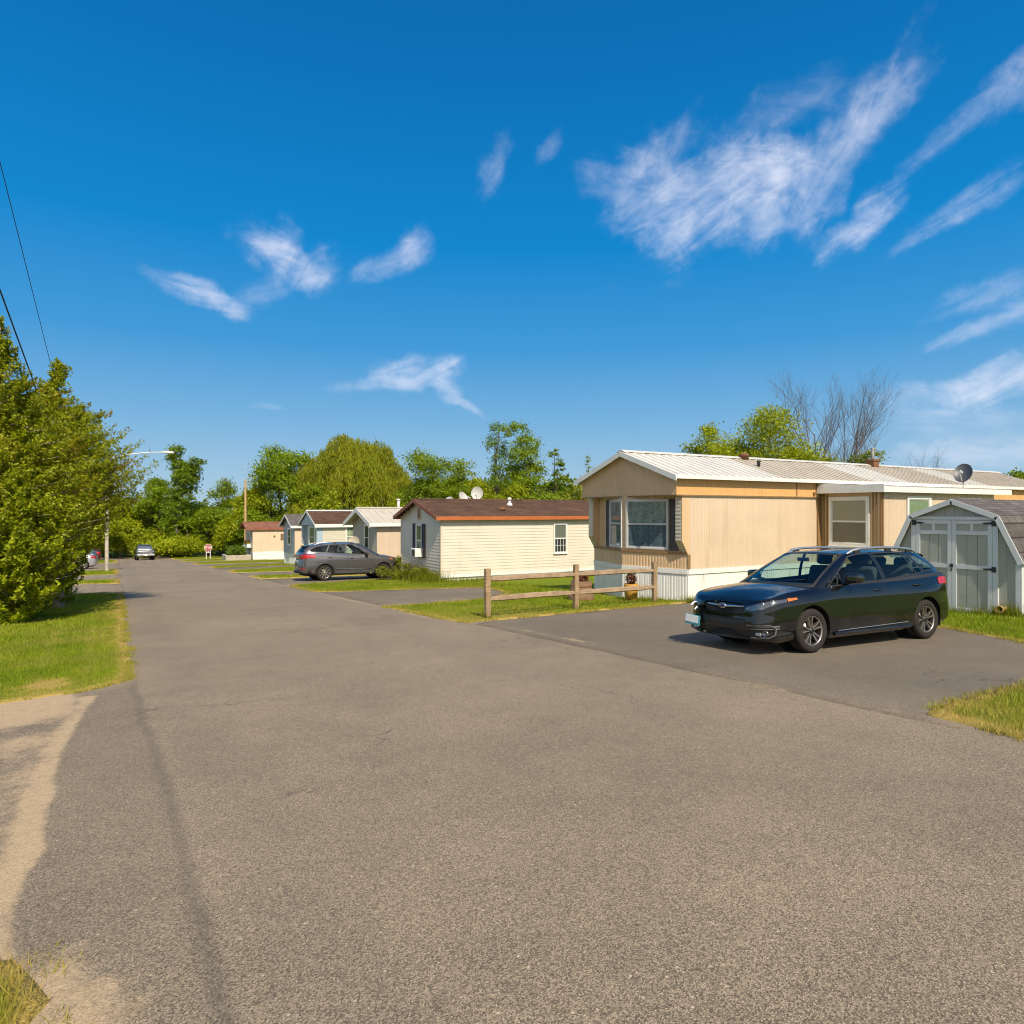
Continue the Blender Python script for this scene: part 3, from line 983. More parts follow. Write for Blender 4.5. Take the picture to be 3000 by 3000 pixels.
def window(parent, face, u0, u1, w0, w1, frame, backing, tw=0.06, mid=True, grid=(0, 0), grid_top=False, deep=0.045, name='window', lower_back=None, sill=True):
    m = MB()
    face.box(m, u0, u0 + tw, w0, w1, 0.0, deep); face.box(m, u1 - tw, u1, w0, w1, 0.0, deep)
    face.box(m, u0 + tw, u1 - tw, w1 - tw, w1, 0.0, deep - .002); face.box(m, u0 + tw, u1 - tw, w0, w0 + tw, 0.0, deep - .002)
    if sill: face.box(m, u0 - 0.02, u1 + 0.02, w0 - 0.03, w0 - 0.001, 0.0, deep + 0.02)
    # inner sash, a step back
    a, b, c, d = u0 + tw, u1 - tw, w0 + tw, w1 - tw
    s = 0.028
    face.box(m, a, a + s, c, d, 0.0, deep - .018); face.box(m, b - s, b, c, d, 0.0, deep - .018)
    face.box(m, a + s, b - s, d - s, d, 0.0, deep - .02); face.box(m, a + s, b - s, c, c + s, 0.0, deep - .02)
    wm = (w0 + w1) / 2
    if mid: face.box(m, a + s, b - s, wm - 0.024, wm + 0.024, 0.0, deep - .014)
    gx_, gy_ = grid
    for k in range(1, gx_):
        u = a + (b - a) * k / gx_
        face.box(m, u - .008, u + .008, c + s, (d - s) if grid_top else wm - .024, 0.012, deep - .024)
    for k in range(1, gy_):
        w = c + ((d if grid_top else wm) - c) * k / gy_
        face.box(m, a + s, b - s, w - .008, w + .008, 0.012, deep - .0245)
    wo = m.build(name, frame, parent)
    g_ = MB(); g_.quad(face.P(a + s, c + s, 0.016), face.P(b - s, c + s, 0.016), face.P(b - s, d - s, 0.016), face.P(a + s, d - s, 0.016))
    g_.build('pane', M_PANE, wo)
    k_ = MB()
    if lower_back is None:
        face.box(k_, a + .003, b - .003, c + .003, d - .003, 0.001, 0.006)
        k_.build('curtain_or_room', backing, wo)
    else:
        face.box(k_, a + .003, b - .003, wm, d - .003, 0.001, 0.006)
        k_.build('blind', backing, wo)
        k_ = MB(); face.box(k_, a + .003, b - .003, c + .003, wm - .001, 0.001, 0.006)
        k_.build('curtain_or_room', lower_back, wo)
    return wo


def shutter(parent, face, u0, u1, w0, w1, mat):
    m = MB()
    t = 0.035
    face.box(m, u0, u0 + t, w0, w1, 0, .04); face.box(m, u1 - t, u1, w0, w1, 0, .04)
    for w in (w0, (w0 + w1) / 2 - t / 2, w1 - t): face.box(m, u0 + t, u1 - t, w, w + t, 0, .038)
    w = w0 + t
    while w < w1 - t:
        vs = [face.P(u0 + t, w, .030), face.P(u1 - t, w, .030), face.P(u1 - t, w + .045, .014), face.P(u0 + t, w + .045, .014)]
        m.add(vs, [(0, 1, 2, 3)])
        w += 0.042
    return m.build('shutter', mat, parent)


def roof_gable(parent, L, W, ze, zr, ovx, ovy, mat, rake, fascia, metal=False, th=0.07, ridge_mat=None, fh=0.15, rf=0.13, seam=0.0, panels=None, ovb=0.2):
    """two slopes with the ridge along x; ze is the underside at the wall line"""
    m = MB()
    sl = (zr - ze) / (W / 2)
    x0, x1 = -ovx, L + ovb
    def zy(y): return ze + sl * (y if y < W / 2 else W - y)
    yl, yh = -ovy, W + ovy
    npan = 1
    edges = [x0, x1]
    if panels: edges = [x0] + [e for e, _ in panels] + [x1]
    for i in range(len(edges) - 1):
        a, b = edges[i], edges[i + 1]
        mi = panels[i - 1][1] if panels and i > 0 else 0
        m.prism([(yl, zy(yl)), (W / 2, zr), (W / 2, zr + th), (yl, zy(yl) + th)], 0, a, b, mi)
        m.prism([(yh, zy(yh)), (W / 2, zr), (W / 2, zr + th), (yh, zy(yh) + th)], 0, a, b, mi)
    if metal:                                    # standing ribs
        x = x0 + 0.12
        while x < x1 - 0.05:
            mi = 0
            if panels:
                for e, k in panels:
                    if x > e: mi = k
            for s in (0, 1):
                ya = yl - .004 if s == 0 else yh + .004
                m.prism([(ya, zy(yl) + th - .004), (W / 2, zr + th - .004), (W / 2, zr + th + .022), (ya, zy(yl) + th + .022)], 0, x - .016, x + .016, mi)
            x += 0.30 if seam == 0 else seam
    r = m.build('roof', mat, parent)
    # ridge cap
    c = MB()
    cw = 0.16
    zc = zr + th + (0.026 if metal else 0.003)
    c.prism([(W / 2 - cw, zc - cw * sl), (W / 2, zc), (W / 2 + cw, zc - cw * sl), (W / 2 + cw, zc - cw * sl + .02), (W / 2, zc + .022), (W / 2 - cw, zc - cw * sl + .02)], 0, x0 - .003, x1 + .003)
    c.build('ridge_cap', ridge_mat or (mat[0] if isinstance(mat, list) else mat), r)
    f = MB()
    for s in (0, 1):
        y = yl if s == 0 else yh
        a, b = (y - .022, y - .001) if s == 0 else (y + .001, y + .022)
        f.box((x0 - .02, a, zy(yl) + th - fh), (x1 + .02, b, zy(yl) + th - .004))
    pieces(f, 'fascia', fascia, r)
    k = MB()
    for xx, o in ((x0, -1), (x1, 1)):
        a, b = (xx - .028, xx - .002) if o < 0 else (xx + .002, xx + .028)
        for s in (0, 1):
            y = yl - .0225 if s == 0 else yh + .0225
            k.prism([(y, zy(yl) + th - rf - .01), (W / 2, zr + th - rf), (W / 2, zr + th - .003), (y, zy(yl) + th - .012)], 0, a, b)
    pieces(k, 'rake_board', rake, r)
    return r


def soffit(parent, L, W, ze, ovx, ovy, mat, sl):
    pass


def foundation(parent, L, W, h, mat, x0=0.0, style='vert', inset=0.03, drop=0.6, front=None):
    m = MB()
    pts = front or [(x0 + inset, W - inset), (x0 + inset, inset)]
    ring = pts + [(L - inset, inset), (L - inset, W - inset)]
    for i in range(len(ring)):
        a, b = ring[i], ring[(i + 1) % len(ring)]
        if style == 'vert': wall_vert(m, a, b, -drop, h, 0.085, 0.012)
        else:
            f = Face(a, b); f.box(m, 0, f.L, -drop, h, -.02, 0)
    return m.build('skirting', mat, parent, fix=False)


def siding(parent, L, W, z0, z1, zr, style_side, style_front, mat_side, mat_front, pitch=0.1, lap=0.13, corner=None, front=True):
    sl = (zr - z1) / (W / 2)
    m = MB()
    def gab(s): return z1 + sl * min(s, W - s)
    def span(z): 
        if z <= z1: return (0, W)
        t = (z - z1) / sl
        return (t, W - t)
    # near side, back, far side
    if style_side == 'vert':
        wall_vert(m, (0, 0), (L, 0), z0, z1, pitch); m.build('wall', mat_side, parent, fix=False); m = MB()
        wall_vert(m, (L, W), (0, W), z0, z1, pitch); m.build('wall', mat_side, parent, fix=False); m = MB()
        wall_vert(m, (L, 0), (L, W), z0, gab, pitch)
    else:
        wall_lap(m, (0, 0), (L, 0), z0, z1, lap); m.build('wall', mat_side, parent, fix=False); m = MB()
        wall_lap(m, (L, W), (0, W), z0, z1, lap); m.build('wall', mat_side, parent, fix=False); m = MB()
        wall_lap(m, (L, 0), (L, W), z0, zr, lap, span=span)
    m.build('wall', mat_side, parent, fix=False)
    if front:
        m = MB()
        if style_front == 'vert': wall_vert(m, (0, W), (0, 0), z0, gab, pitch)
        else: wall_lap(m, (0, W), (0, 0), z0, zr, lap, span=span)
        m.build('wall', mat_front, parent, fix=False)
    # dark core so that no gap shows daylight
    c = MB()
    c.prism([(0.03, z0), (W - 0.03, z0), (W - 0.03, z1 - .02), (W / 2, zr - .03), (0.03, z1 - .02)], 0, 0.03, L - 0.03)
    c.build('frame', M_CORE, parent)
    if corner:
        m = MB()
        for x, y in ((0, 0), (0, W), (L, 0)):
            sx = -1 if x == 0 else 1; sy = -1 if y == 0 else 1
            m.box((min(x + sx * .02, x - sx * .07), min(y + sy * .02, y + sy * .0), z0), (max(x + sx * .02, x - sx * .07), max(y + sy * .02, y + sy * .0), z1 - .01))
            m.box((min(x + sx * .021, x), min(y + sy * .0205, y - sy * .07), z0 + .001), (max(x + sx * .021, x), max(y + sy * .0205, y - sy * .07), z1 - .011))
        pieces(m, 'corner_board', corner, parent)


# materials of the homes
M_PANE = glass('window_glass', (0.80, 0.85, 0.84), 1.52, 0.01)
M_CORE = plain('dark_core', (0.05, 0.04, 0.035), 0.9)
WHITE = paint('white_trim', (0.726, 0.726, 0.704), 0.5, 0.05, 2.0, (0.42, 0.38, 0.32), 0.3)
WHITE_SKIRT = paint('white_skirting', (0.748, 0.748, 0.737), 0.45, 0.05, 1.2, (0.33, 0.28, 0.20), 0.5, streak=True)
TAN_WALL = paint('tan_siding', (0.60, 0.47, 0.345), 0.45, 0.06, 1.0, (0.38, 0.27, 0.16), 0.36, streak=True)
TAN_BAND = paint('ochre_siding', (0.625, 0.362, 0.138), 0.45, 0.06, 1.3, (0.36, 0.2, 0.08), 0.3, streak=True)
TAN_SHADED = paint('tan_siding_shaded', (0.594, 0.416, 0.247), 0.5, 0.05, 1.2, (0.3, 0.2, 0.1), 0.2, streak=True)  # tan siding on faces turned from the sun, their shade put into the colour
BROWN_TRIM = paint('brown_trim', (0.25, 0.145, 0.06), 0.55, 0.12, 3, (0.12, 0.07, 0.03), 0.4)
CREAM_STRIP = paint('cream_strip', (0.62, 0.55, 0.42), 0.5, 0.06, 3)
CREAM = paint('cream_siding', (0.67, 0.60, 0.515), 0.42, 0.035, 0.8, (0.5, 0.42, 0.28), 0.22, streak=True)
SAGE_FRONT = CREAM
RUST = paint('rust_fascia', (0.42, 0.12, 0.035), 0.5, 0.1, 2, (0.3, 0.1, 0.04), 0.4)
RUST_DARK = paint('rust_rake', (0.26, 0.085, 0.035), 0.5, 0.1, 2)
PLUM = paint('plum_shutter', (0.055, 0.022, 0.026), 0.45, 0.1, 4)
GREY_SHUTTER = paint('grey_shutter', (0.085, 0.07, 0.06), 0.5, 0.1, 4)
STEEL_TRIM = paint('aluminium_frame', (0.50, 0.50, 0.49), 0.4, 0.05, 4)
ROOF_W = paint('white_metal_roof', (0.62, 0.60, 0.56), 0.35, 0.06, 1.2, (0.40, 0.34, 0.26), 0.40)
ROOF_D = paint('dull_metal_roof', (0.47, 0.42, 0.35), 0.45, 0.10, 1.6, (0.30, 0.23, 0.16), 0.5)
ROOF_BEIGE = paint('beige_metal_roof', (0.50, 0.46, 0.38), 0.4, 0.06, 1.0, (0.36, 0.3, 0.22), 0.35)
PINK_WALL = paint('pinkish_siding', (0.58, 0.46, 0.35), 0.5, 0.04, 1, (0.42, 0.32, 0.22), 0.2, streak=True)
FRONT_SHADED = paint('front_siding_shaded', (0.40, 0.375, 0.33), 0.5, 0.04, 1)  # fronts turned from the sun; the grey of their shade is in the colour
STONE_WALL = paint('stone_lap_siding', (0.55, 0.51, 0.42), 0.45, 0.04, 1)
WHITE_SHADED = paint('white_front_shaded', (0.34, 0.44, 0.54), 0.5, 0.06, 1.4, (0.5, 0.5, 0.5), 0.3)  # white front in shade, the blue of that shade put into its colour
LAP_SHADED = paint('lap_siding_shaded', (0.36, 0.40, 0.42), 0.5, 0.06, 1.4)  # front turned from the sun, coloured with the slate tone of its shade
PEACH = paint('peach_siding', (0.64, 0.50, 0.36), 0.5, 0.04, 0.8, (0.45, 0.33, 0.22), 0.25, streak=True)


def shingle(name, a, b, sc=1.0):
    m, nt, bs = material(name)
    o = nt.obj()
    br = nt.new('ShaderNodeTexBrick')
    nt.set(br.inputs['Vector'], nt.mapping(o, (1, 1, 1)))
    nt.set(br.inputs['Color1'], (*a, 1)); nt.set(br.inputs['Color2'], (*b, 1)); nt.set(br.inputs['Mortar'], (*scale_col(a, 0.45), 1))
    br.inputs['Scale'].default_value = 1.0; br.inputs['Brick Width'].default_value = 0.32; br.inputs['Row Height'].default_value = 0.135
    br.inputs['Mortar Size'].default_value = 0.008; br.inputs['Bias'].default_value = 0.0
    n1 = nt.noise(o, 0.9, 5, 0.65)
    n3 = nt.noise(nt.mapping(o, (0.5, 5, 5)), 2.0, 4, 0.7)
    c = nt.mix(1.0, br.outputs[0], nt.ramp(n1, [(0.25, 0.72), (0.75, 1.3)]), 'MULTIPLY')
    c = nt.mix(1.0, c, nt.ramp(n3, [(0.3, 0.8), (0.7, 1.18)]), 'MULTIPLY')
    nt.set(bs.inputs['Base Color'], c)
    bs.inputs['Roughness'].default_value = 0.9; bs.inputs['Specular IOR Level'].default_value = 0.2
    nt.set(bs.inputs['Normal'], nt.bump(nt.math('ADD', br.outputs['Fac'], nt.math('MULTIPLY', nt.noise(o, 90, 2, 0.6), -0.6)), 0.4, -0.008))
    return m


SH_BROWN = shingle('brown_shingles', (0.078, 0.043, 0.028), (0.112, 0.064, 0.042))
SH_GREY = shingle('grey_shingles', (0.095, 0.083, 0.080), (0.150, 0.132, 0.128))
SH_RED = shingle('red_brown_shingles', (0.20, 0.085, 0.055), (0.26, 0.12, 0.08))


def curtain_or_room(name, col, fold=18.0, lace=False, blind=False):
    m, nt, b = material(name)
    o = nt.obj()
    n = nt.noise(nt.mapping(o, (fold, fold, 0.6)), 1.0, 3, 0.5)
    c = nt.mix(n, scale_col(col, 0.55), scale_col(col, 1.3))
    if lace:
        n2_ = nt.noise(o, 11, 6, 0.75, 0.8)
        n3_ = nt.noise(nt.mapping(o, (9, 9, 1.2)), 1.0, 3, 0.5)
        k = nt.smooth(nt.math('ADD', nt.math('MULTIPLY', n2_, 0.75), nt.math('MULTIPLY', n3_, 0.35)), 0.42, 0.68)
        c = nt.mix(k, scale_col(col, 0.5), scale_col(col, 1.15))
    if blind:
        w = nt.new('ShaderNodeTexWave', wave_type='BANDS', bands_direction='Z'); w.inputs['Scale'].default_value = 12; nt.set(w.inputs['Vector'], o)
        c = nt.mix(w.outputs[0], scale_col(col, 0.75), scale_col(col, 1.08))
    nt.set(b.inputs['Base Color'], c); b.inputs['Roughness'].default_value = 0.9
    return m


LACE = curtain_or_room('lace_curtain', (0.36, 0.40, 0.40), 14, lace=True)
LACE_LOW = curtain_or_room('lace_curtain_lower', (0.15, 0.20, 0.26), 14, lace=True)  # lower half, in a darker and bluer colour
BLIND = curtain_or_room('roller_blind', (0.46, 0.40, 0.30), 3, blind=True)
BLIND_LOW = curtain_or_room('roller_blind_lower', (0.22, 0.185, 0.145), 3, blind=True)  # lower half, the blind in a darker colour
BLIND_GREEN = curtain_or_room('green_blind', (0.30, 0.38, 0.24), 5, blind=True)
DARK_ROOM = curtain_or_room('dark_room', (0.045, 0.045, 0.045), 5)  # flat dark sheet, its colour standing for the unlit room behind the pane
SHEER = curtain_or_room('sheer_curtain', (0.33, 0.36, 0.22), 22)
BLIND_GREY = curtain_or_room('grey_blind', (0.22, 0.22, 0.19), 3, blind=True)


def vent_pipe(name, label, loc, h=0.35, r=0.05, mat=None, base=None, cap=False, base_mat=None, tee=False):
    t = thing(name, label, 'vent', loc)
    m = MB(); m.lathe([(0.001, -.12), (r, -.12), (r, h), (0.001, h)], n=14)
    if tee: m.tube([(-.05, 0.02, h - .03), (.13, -.03, h - .03)], r * 0.95, 10)
    m.build('pipe', mat or STEEL_TRIM, t)
    b = MB(); b.lathe([(0.001, -.16), (r * 2.4, -.16), (r * 2.2, 0.03), (r * 1.5, 0.08), (0.001, 0.09)], n=14)
    b.build('flashing', base_mat or WHITE, t)
    if cap:
        c = MB(); c.lathe([(0.001, h - .10), (r * 1.5, h - .10), (r * 1.6, h - .02), (r * 0.9, h + .03), (0.001, h + .05)], n=14)
        c.build('cap', mat or STEEL_TRIM, t)
    return t


def dish(label, loc, face, tilt, size=0.6, col=None, post=0.35, back=None, group=None, aspect=0.9):
    """satellite dish: reflector, feed arm with its head, mast with a foot"""
    t = thing('satellite_dish', label, 'satellite dish', loc, 0, group)
    col = col or M_DISH
    yaw = face
    M = Matrix.Translation((0, 0, post)) @ Matrix.Rotation(yaw, 4, 'Z') @ Matrix.Rotation(-tilt, 4, 'Y')
    m = MB()
    prof = []
    for k in range(9):
        rr = size / 2 * k / 8
        prof.append((max(rr, .001), 0.30 * rr * rr / (size / 2)))
    n = 32
    S = Matrix.Diagonal((1, aspect, 1, 1))
    # axis +x is the way it looks
    def ringmat(): return M @ Matrix.Rotation(R(90), 4, 'Y') @ S
    m.lathe(prof, n=n, mat=ringmat())
    m.lathe([(a, b - .018) for a, b in prof], n=n, mat=ringmat())
    e = prof[-1]
    m.lathe([(e[0], e[1]), (e[0] + .008, e[1] - .009), (e[0], e[1] - .018)], n=n, mat=ringmat())
    m.build('reflector', col, t)
    a = MB()
    low = M @ Vector((0.01, 0, -size * 0.48)); feed = M @ Vector((size * 0.62, 0, -size * 0.28))
    a.tube([low, feed], 0.014, 8)
    ao = a.build('feed_arm', STEEL_TRIM, t)
    h = MB()
    f2 = M @ Vector((size * 0.50, 0, -size * 0.12))
    h.tube([feed, feed.lerp(f2, 0.7)], [0.03, 0.038], 10)
    h.box((feed.x - .035, feed.y - .07, feed.z - .03), (feed.x + .035, feed.y + .07, feed.z + .03))
    h.build('feed_head', STEEL_TRIM, ao)
    p = MB()
    p.tube([(0, 0, 0.0), (0, 0, post * 0.75), M @ Vector((-.06, 0, -.02))], 0.024, 10)
    p.box((-.09, -.07, -.02), (.09, .07, .015))
    p.build('mast', STEEL_TRIM, t)
    return t


M_DISH = paint('dish_grey', (0.46, 0.45, 0.43), 0.5, 0.06, 5, (0.3, 0.27, 0.22), 0.4)
M_DISH_SHADED = paint('dish_shaded', (0.05, 0.056, 0.07), 0.45, 0.06, 5)  # dish whose face lies in shade, that shade put into the colour
RUSTY = paint('rusted_iron', (0.17, 0.075, 0.035), 0.85, 0.4, 9, (0.10, 0.05, 0.03), 0.7)
BLACK_IRON = paint('black_iron', (0.025, 0.025, 0.026), 0.5, 0.1, 8)

# ---- the tan home ----------------------------------------------------------
ZT = -0.69
tan = thing('mobile_home', 'tan ribbed mobile home with white metal roof and angled front window beside the rail fence', 'mobile home', (13.2, 13.45, ZT))
TW, TL = 4.15, 20.6


def vee_front(parent, W, z_sk, z_led, z_band, apex, wing, back, m_wall, m_base, m_trim, m_strip, m_skirt, drop=0.6):
    """front bay with two angled faces under an overhanging gable, wings at both ends cut back at the bottom"""
    base = [(0, W), (-apex, W / 2), (0, 0)]
    m = MB()
    for a, b in zip(base, base[1:]): wall_vert(m, a, b, -drop, z_sk - .001, 0.085, 0.012)
    m.build('skirting', m_skirt, parent, fix=False)
    m = MB()
    for a, b in zip(base, base[1:]): wall_vert(m, a, b, z_sk + .13, z_led, 0.1, 0.008)
    m.build('wall', m_base, parent, fix=False)
    m = MB()
    for a, b in zip(base, base[1:]):
        f = Face(a, b); f.box(m, 0.002, f.L - .002, z_sk, z_sk + .13, -.02, .022)
    pieces(m, 'trim_board', WHITE, parent)
    m = MB()
    for a, b in zip(base, base[1:]):
        f = Face(a, b); f.box(m, 0.003, f.L - .003, z_led, z_led + .055, -.10, .028)
    m.build('ledge', m_trim, parent)
    ins = wing
    up = [(0.02, W - ins), (-apex + .05, W / 2), (0.02, ins)]
    m = MB()
    for a, b in zip(up, up[1:]): wall_vert(m, a, b, z_led + .055, z_band, 0.1, 0.008)
    m.build('wall', m_wall, parent, fix=False)
    m = MB()      # core behind the bay
    m.prism([(p[0] + .05, p[1]) for p in base] + [(0.3, 0.05), (0.3, W - .05)], 2, z_sk, z_led)
    m.prism([(p[0] + .06, p[1]) for p in up] + [(0.3, ins), (0.3, W - ins)], 2, z_led + .001, z_band - .01)
    m.build('frame', M_CORE, parent)
    for y0, y1 in ((-0.003, ins), (W - ins, W + .003)):
        m = MB()
        m.prism([(0.05, z_led + .0), (0.05, z_band), (-back, z_band), (-back, z_led + .36), (0.0, z_led - .0)], 1, y0, y1)
        m.build('wing_wall', m_wall, parent)
        s = MB()
        z = z_led + .38
        while z < z_band - .06:
            s.add([(-back - .016, y0 + .02, z), (-back - .016, y1 - .02, z), (-back - .003, y1 - .02, z + .098), (-back - .003, y0 + .02, z + .098)], [(0, 1, 2, 3)])
            s.add([(-back - .016, y0 + .02, z), (-back - .016, y1 - .02, z), (-back - .001, y1 - .02, z), (-back - .001, y0 + .02, z)], [(0, 1, 2, 3)])
            z += 0.1
        s.build('wing_siding', m_strip, parent, fix=False)
        s = MB()
        A = Vector((-back, z_led + .36)); B = Vector((0.0, z_led)); d = (B - A).normalized(); nn = Vector((-abs(d.y), -abs(d.x)))
        for k in range(5):
            p = A.lerp(B, k / 5 + .02); q = A.lerp(B, (k + 1) / 5 - .02)
            s.add([(p.x + nn.x * .014, y0 + .02, p.y + nn.y * .014), (p.x + nn.x * .014, y1 - .02, p.y + nn.y * .014), (q.x + nn.x * .004, y1 - .02, q.y + nn.y * .004), (q.x + nn.x * .004, y0 + .02, q.y + nn.y * .004)], [(0, 1, 2, 3)])
        s.build('wing_siding', m_strip, parent)
    return Face(up[0], up[1]), Face(up[1], up[2])


fl, fr = vee_front(tan, TW, 0.74, 1.27, 2.89, 0.55, 0.25, 0.22, TAN_SHADED, TAN_SHADED, BROWN_TRIM, CREAM_STRIP, WHITE_SKIRT)
# lit long wall, far wall, end
m = MB()
wall_vert(m, (0.0, 0), (TL, 0), 0.86, 2.90, 0.1, 0.008)
m.build('wall', TAN_WALL, tan, fix=False)
m = MB()
wall_vert(m, (TL, TW), (0, TW), 0.86, 2.90, 0.1, 0.008); wall_vert(m, (TL, 0), (TL, TW), 0.86, 3.3, 0.1, 0.008)
m.build('wall', TAN_WALL, tan, fix=False)
m = MB()
m.prism([(0.04, 0.75), (TW - .04, 0.75), (TW - .04, 3.40), (TW / 2, 4.05), (.04, 3.40)], 0, 0.25, TL - .04)
m.build('frame', M_CORE, tan)
# skirting and its white trim
m = MB()
wall_vert(m, (0, 0.004), (TL, 0.004), -.6, 0.74, 0.085, 0.012); wall_vert(m, (TL, TW), (0, TW), -.8, 0.74, 0.085, 0.012); wall_vert(m, (TL, 0), (TL, TW), -.8, 0.74, 0.085, .012)
m.build('skirting', WHITE_SKIRT, tan, fix=False)
m = MB(); m.box((0.0, -.022, 0.738), (TL, -.001, 0.87)); m.box((0.0, TW + .001, 0.738), (TL, TW + .022, 0.87))
pieces(m, 'trim_board', WHITE, tan)
# overhanging band round the top with the gable
BX = -0.45
m = MB()
tz1 = 3.40
wall_vert(m, (BX, -.035), (TL + .035, -.035), 2.87, tz1, 0.1, 0.007)
wall_vert(m, (TL + .035, TW + .035), (BX, TW + .035), 2.87, tz1, 0.1, 0.007)
m.build('upper_band', TAN_BAND, tan, fix=False)
m = MB()
gsl = (4.10 - 3.40) / (TW / 2 + .035)
wall_vert(m, (BX, TW + .035), (BX, -.035), 2.87, lambda s: 3.40 + gsl * min(s, TW + .07 - s), 0.1, 0.008)
m.build('gable', TAN_SHADED, tan, fix=False)
m = MB()
m.box((BX + .01, -.03, 2.875), (TL, TW + .03, 2.905)); m.build('soffit', TAN_SHADED, tan)
m = MB()
m.box((BX - .018, -.052, 2.845), (BX - .001, TW + .052, 2.872)); m.box((BX - .018, -.054, 2.845), (TL, -.036, 2.871))
for x in (4.35, 5.25): m.box((x, -.052, 2.88), (x + .03, -.036, 3.39))
m.box((-.012, -.016, 0.88), (0.05, -.001, 1.27)); pieces(m, 'corner_trim', BROWN_TRIM, tan)
panels = [(1.1, 0), (3.6, 1), (4.6, 1), (8.0, 0), (10.2, 1), (13.6, 0), (15.2, 1)]
roof_gable(tan, TL, TW, 3.41, 4.12, 0.62, 0.20, [ROOF_W, ROOF_D], WHITE, WHITE, metal=True, th=0.045, ridge_mat=ROOF_W, fh=0.10, rf=0.15, panels=panels, ovb=0.15)
# windows of the bay
window(tan, fr, fr.L - 1.62, fr.L - 0.22, 1.37, 2.77, STEEL_TRIM, LACE, 0.045, lower_back=LACE_LOW, sill=False) if False else None
window(tan, fr, 0.10, 1.50, 1.37, 2.77, STEEL_TRIM, LACE, 0.045, lower_back=LACE_LOW, sill=False)
shutter(tan, fr, 1.53, 1.79, 1.36, 2.78, GREY_SHUTTER)
window(tan, fl, fl.L - 0.98, fl.L - 0.08, 1.37, 2.77, STEEL_TRIM, LACE, 0.045, lower_back=LACE_LOW, sill=False)
shutter(tan, fl, fl.L - 1.26, fl.L - 1.00, 1.36, 2.78, GREY_SHUTTER)
# rusty fastener heads along the wall are too fine; the small box under the band is not
m = MB(); m.box((5.13, -.085, 2.93), (5.20, -.037, 3.01)); m.build('junction_box', BROWN_TRIM, tan)
# the room added to the long side
AX0, AX1, AY = 5.5, 11.65, -1.98
m = MB()
wall_vert(m, (AX0, -.03), (AX0, AY), 0.86, 3.02, 0.1, 0.008); m.build('wall', TAN_SHADED, tan, fix=False)
m = MB()
wall_vert(m, (AX0, AY), (AX1, AY), 0.86, 3.0, 0.1, 0.008); wall_vert(m, (AX1, AY), (AX1, -.03), 0.86, 3.0, 0.1, 0.008); m.build('wall', TAN_WALL, tan, fix=False)
m = MB(); m.box((AX0 + .03, AY + .03, 0.1), (AX1 - .03, -.05, 2.98)); m.build('frame', M_CORE, tan)
m = MB(); wall_vert(m, (AX0, 0), (AX0, AY), -.5, .74, .085, .012); wall_vert(m, (AX0, AY), (AX1, AY), -.5, .74, .085, .012); wall_vert(m, (AX1, AY), (AX1, 0), -.5, .74, .085, .012)
m.build('skirting', WHITE_SKIRT, tan, fix=False)
m = MB(); m.box((AX0 - .022, AY - .022, .738), (AX1 + .02, AY - .001, .87)); m.box((AX0 - .022, AY - .0005, .7385), (AX0 - .001, -.03, .87)); pieces(m, 'trim_board', WHITE, tan)
m = MB()
m.prism([(-.06, 3.26), (-.06, 3.20), (AY - .16, 3.07), (AY - .16, 3.13)], 0, AX0 - .20, AX1 + .8)
x = AX0 - .1
while x < AX1 + .75:
    m.prism([(-.07, 3.275), (-.07, 3.25), (AY - .165, 3.12), (AY - .165, 3.15)], 0, x - .016, x + .016); x += .3
r_ = m.build('porch_roof', [ROOF_W], tan)
m = MB(); m.box((AX0 - .225, AY - .185, 2.97), (AX0 - .202, -.06, 3.20)); m.box((AX0 - .224, AY - .186, 2.971), (AX1 + .75, AY - .163, 3.125)); pieces(m, 'fascia', WHITE, r_)
fa = Face((AX0, -.03), (AX0, AY))
window(tan, fa, 0.30, 1.58, 1.40, 2.86, WHITE, BLIND, 0.085, lower_back=BLIND_LOW)
m = MB()
for u0, u1 in ((0.02, .06), (.10, .14), (.20, .24), (1.66, 1.70), (1.76, 1.80), (1.90, 1.945)): fa.box(m, u0, u1, .88, 3.0, 0, .025)
fb = Face((AX0, AY), (AX1, AY))
fb.box(m, .0, .05, .88, 2.98, 0, .022)
pieces(m, 'batten', BROWN_TRIM, tan)
m = MB(); m.box((AX0 - .16, -.055, .88), (AX0 - .002, -.0005, 2.86)); m.build('downspout', BROWN_TRIM, tan)
window(tan, fb, 1.17, 2.41, 1.42, 2.87, WHITE, BLIND_GREEN, 0.085)
window(tan, fb, 4.05, 5.30, 1.42, 2.85, WHITE, BLIND_GREEN, 0.085)

# things on its roof
def tan_roof(x, y): return Vector((13.2 + x, 13.45 + y, ZT + 3.455 + (4.12 - 3.41) / (TW / 2) * min(y, TW - y)))
p = tan_roof(11.3, 1.95)
vent_pipe('stove_pipe', 'grey stove pipe in a rusty collar on the ridge of the tan home', p + Vector((0, 0, .06)), 0.62, 0.055, paint('dull_flue', (0.20, 0.20, 0.20), 0.5, 0.15, 8), base_mat=RUSTY, tee=True)
b_ = MB(); b_.box((-.16, -.15, -.08), (.16, .15, .20)); b_.bbox((-.19, -.18, .18), (.19, .18, .26), .02)
o = b_.build('chimney_box', RUSTY, None, p); tag(o, 'square rusted chimney box straddling the tan home ridge under the stove pipe', 'chimney')
p = tan_roof(4.35, 1.92)
b_ = MB(); b_.lathe([(0.001, 0), (.15, 0), (.13, .10), (.17, .11), (.10, .2), (.001, .21)], n=16)
tag(b_.build('roof_vent', RUSTY, None, p), 'low rusty roof vent near the ridge of the white metal roof', 'vent')
p = tan_roof(4.0, 1.05)
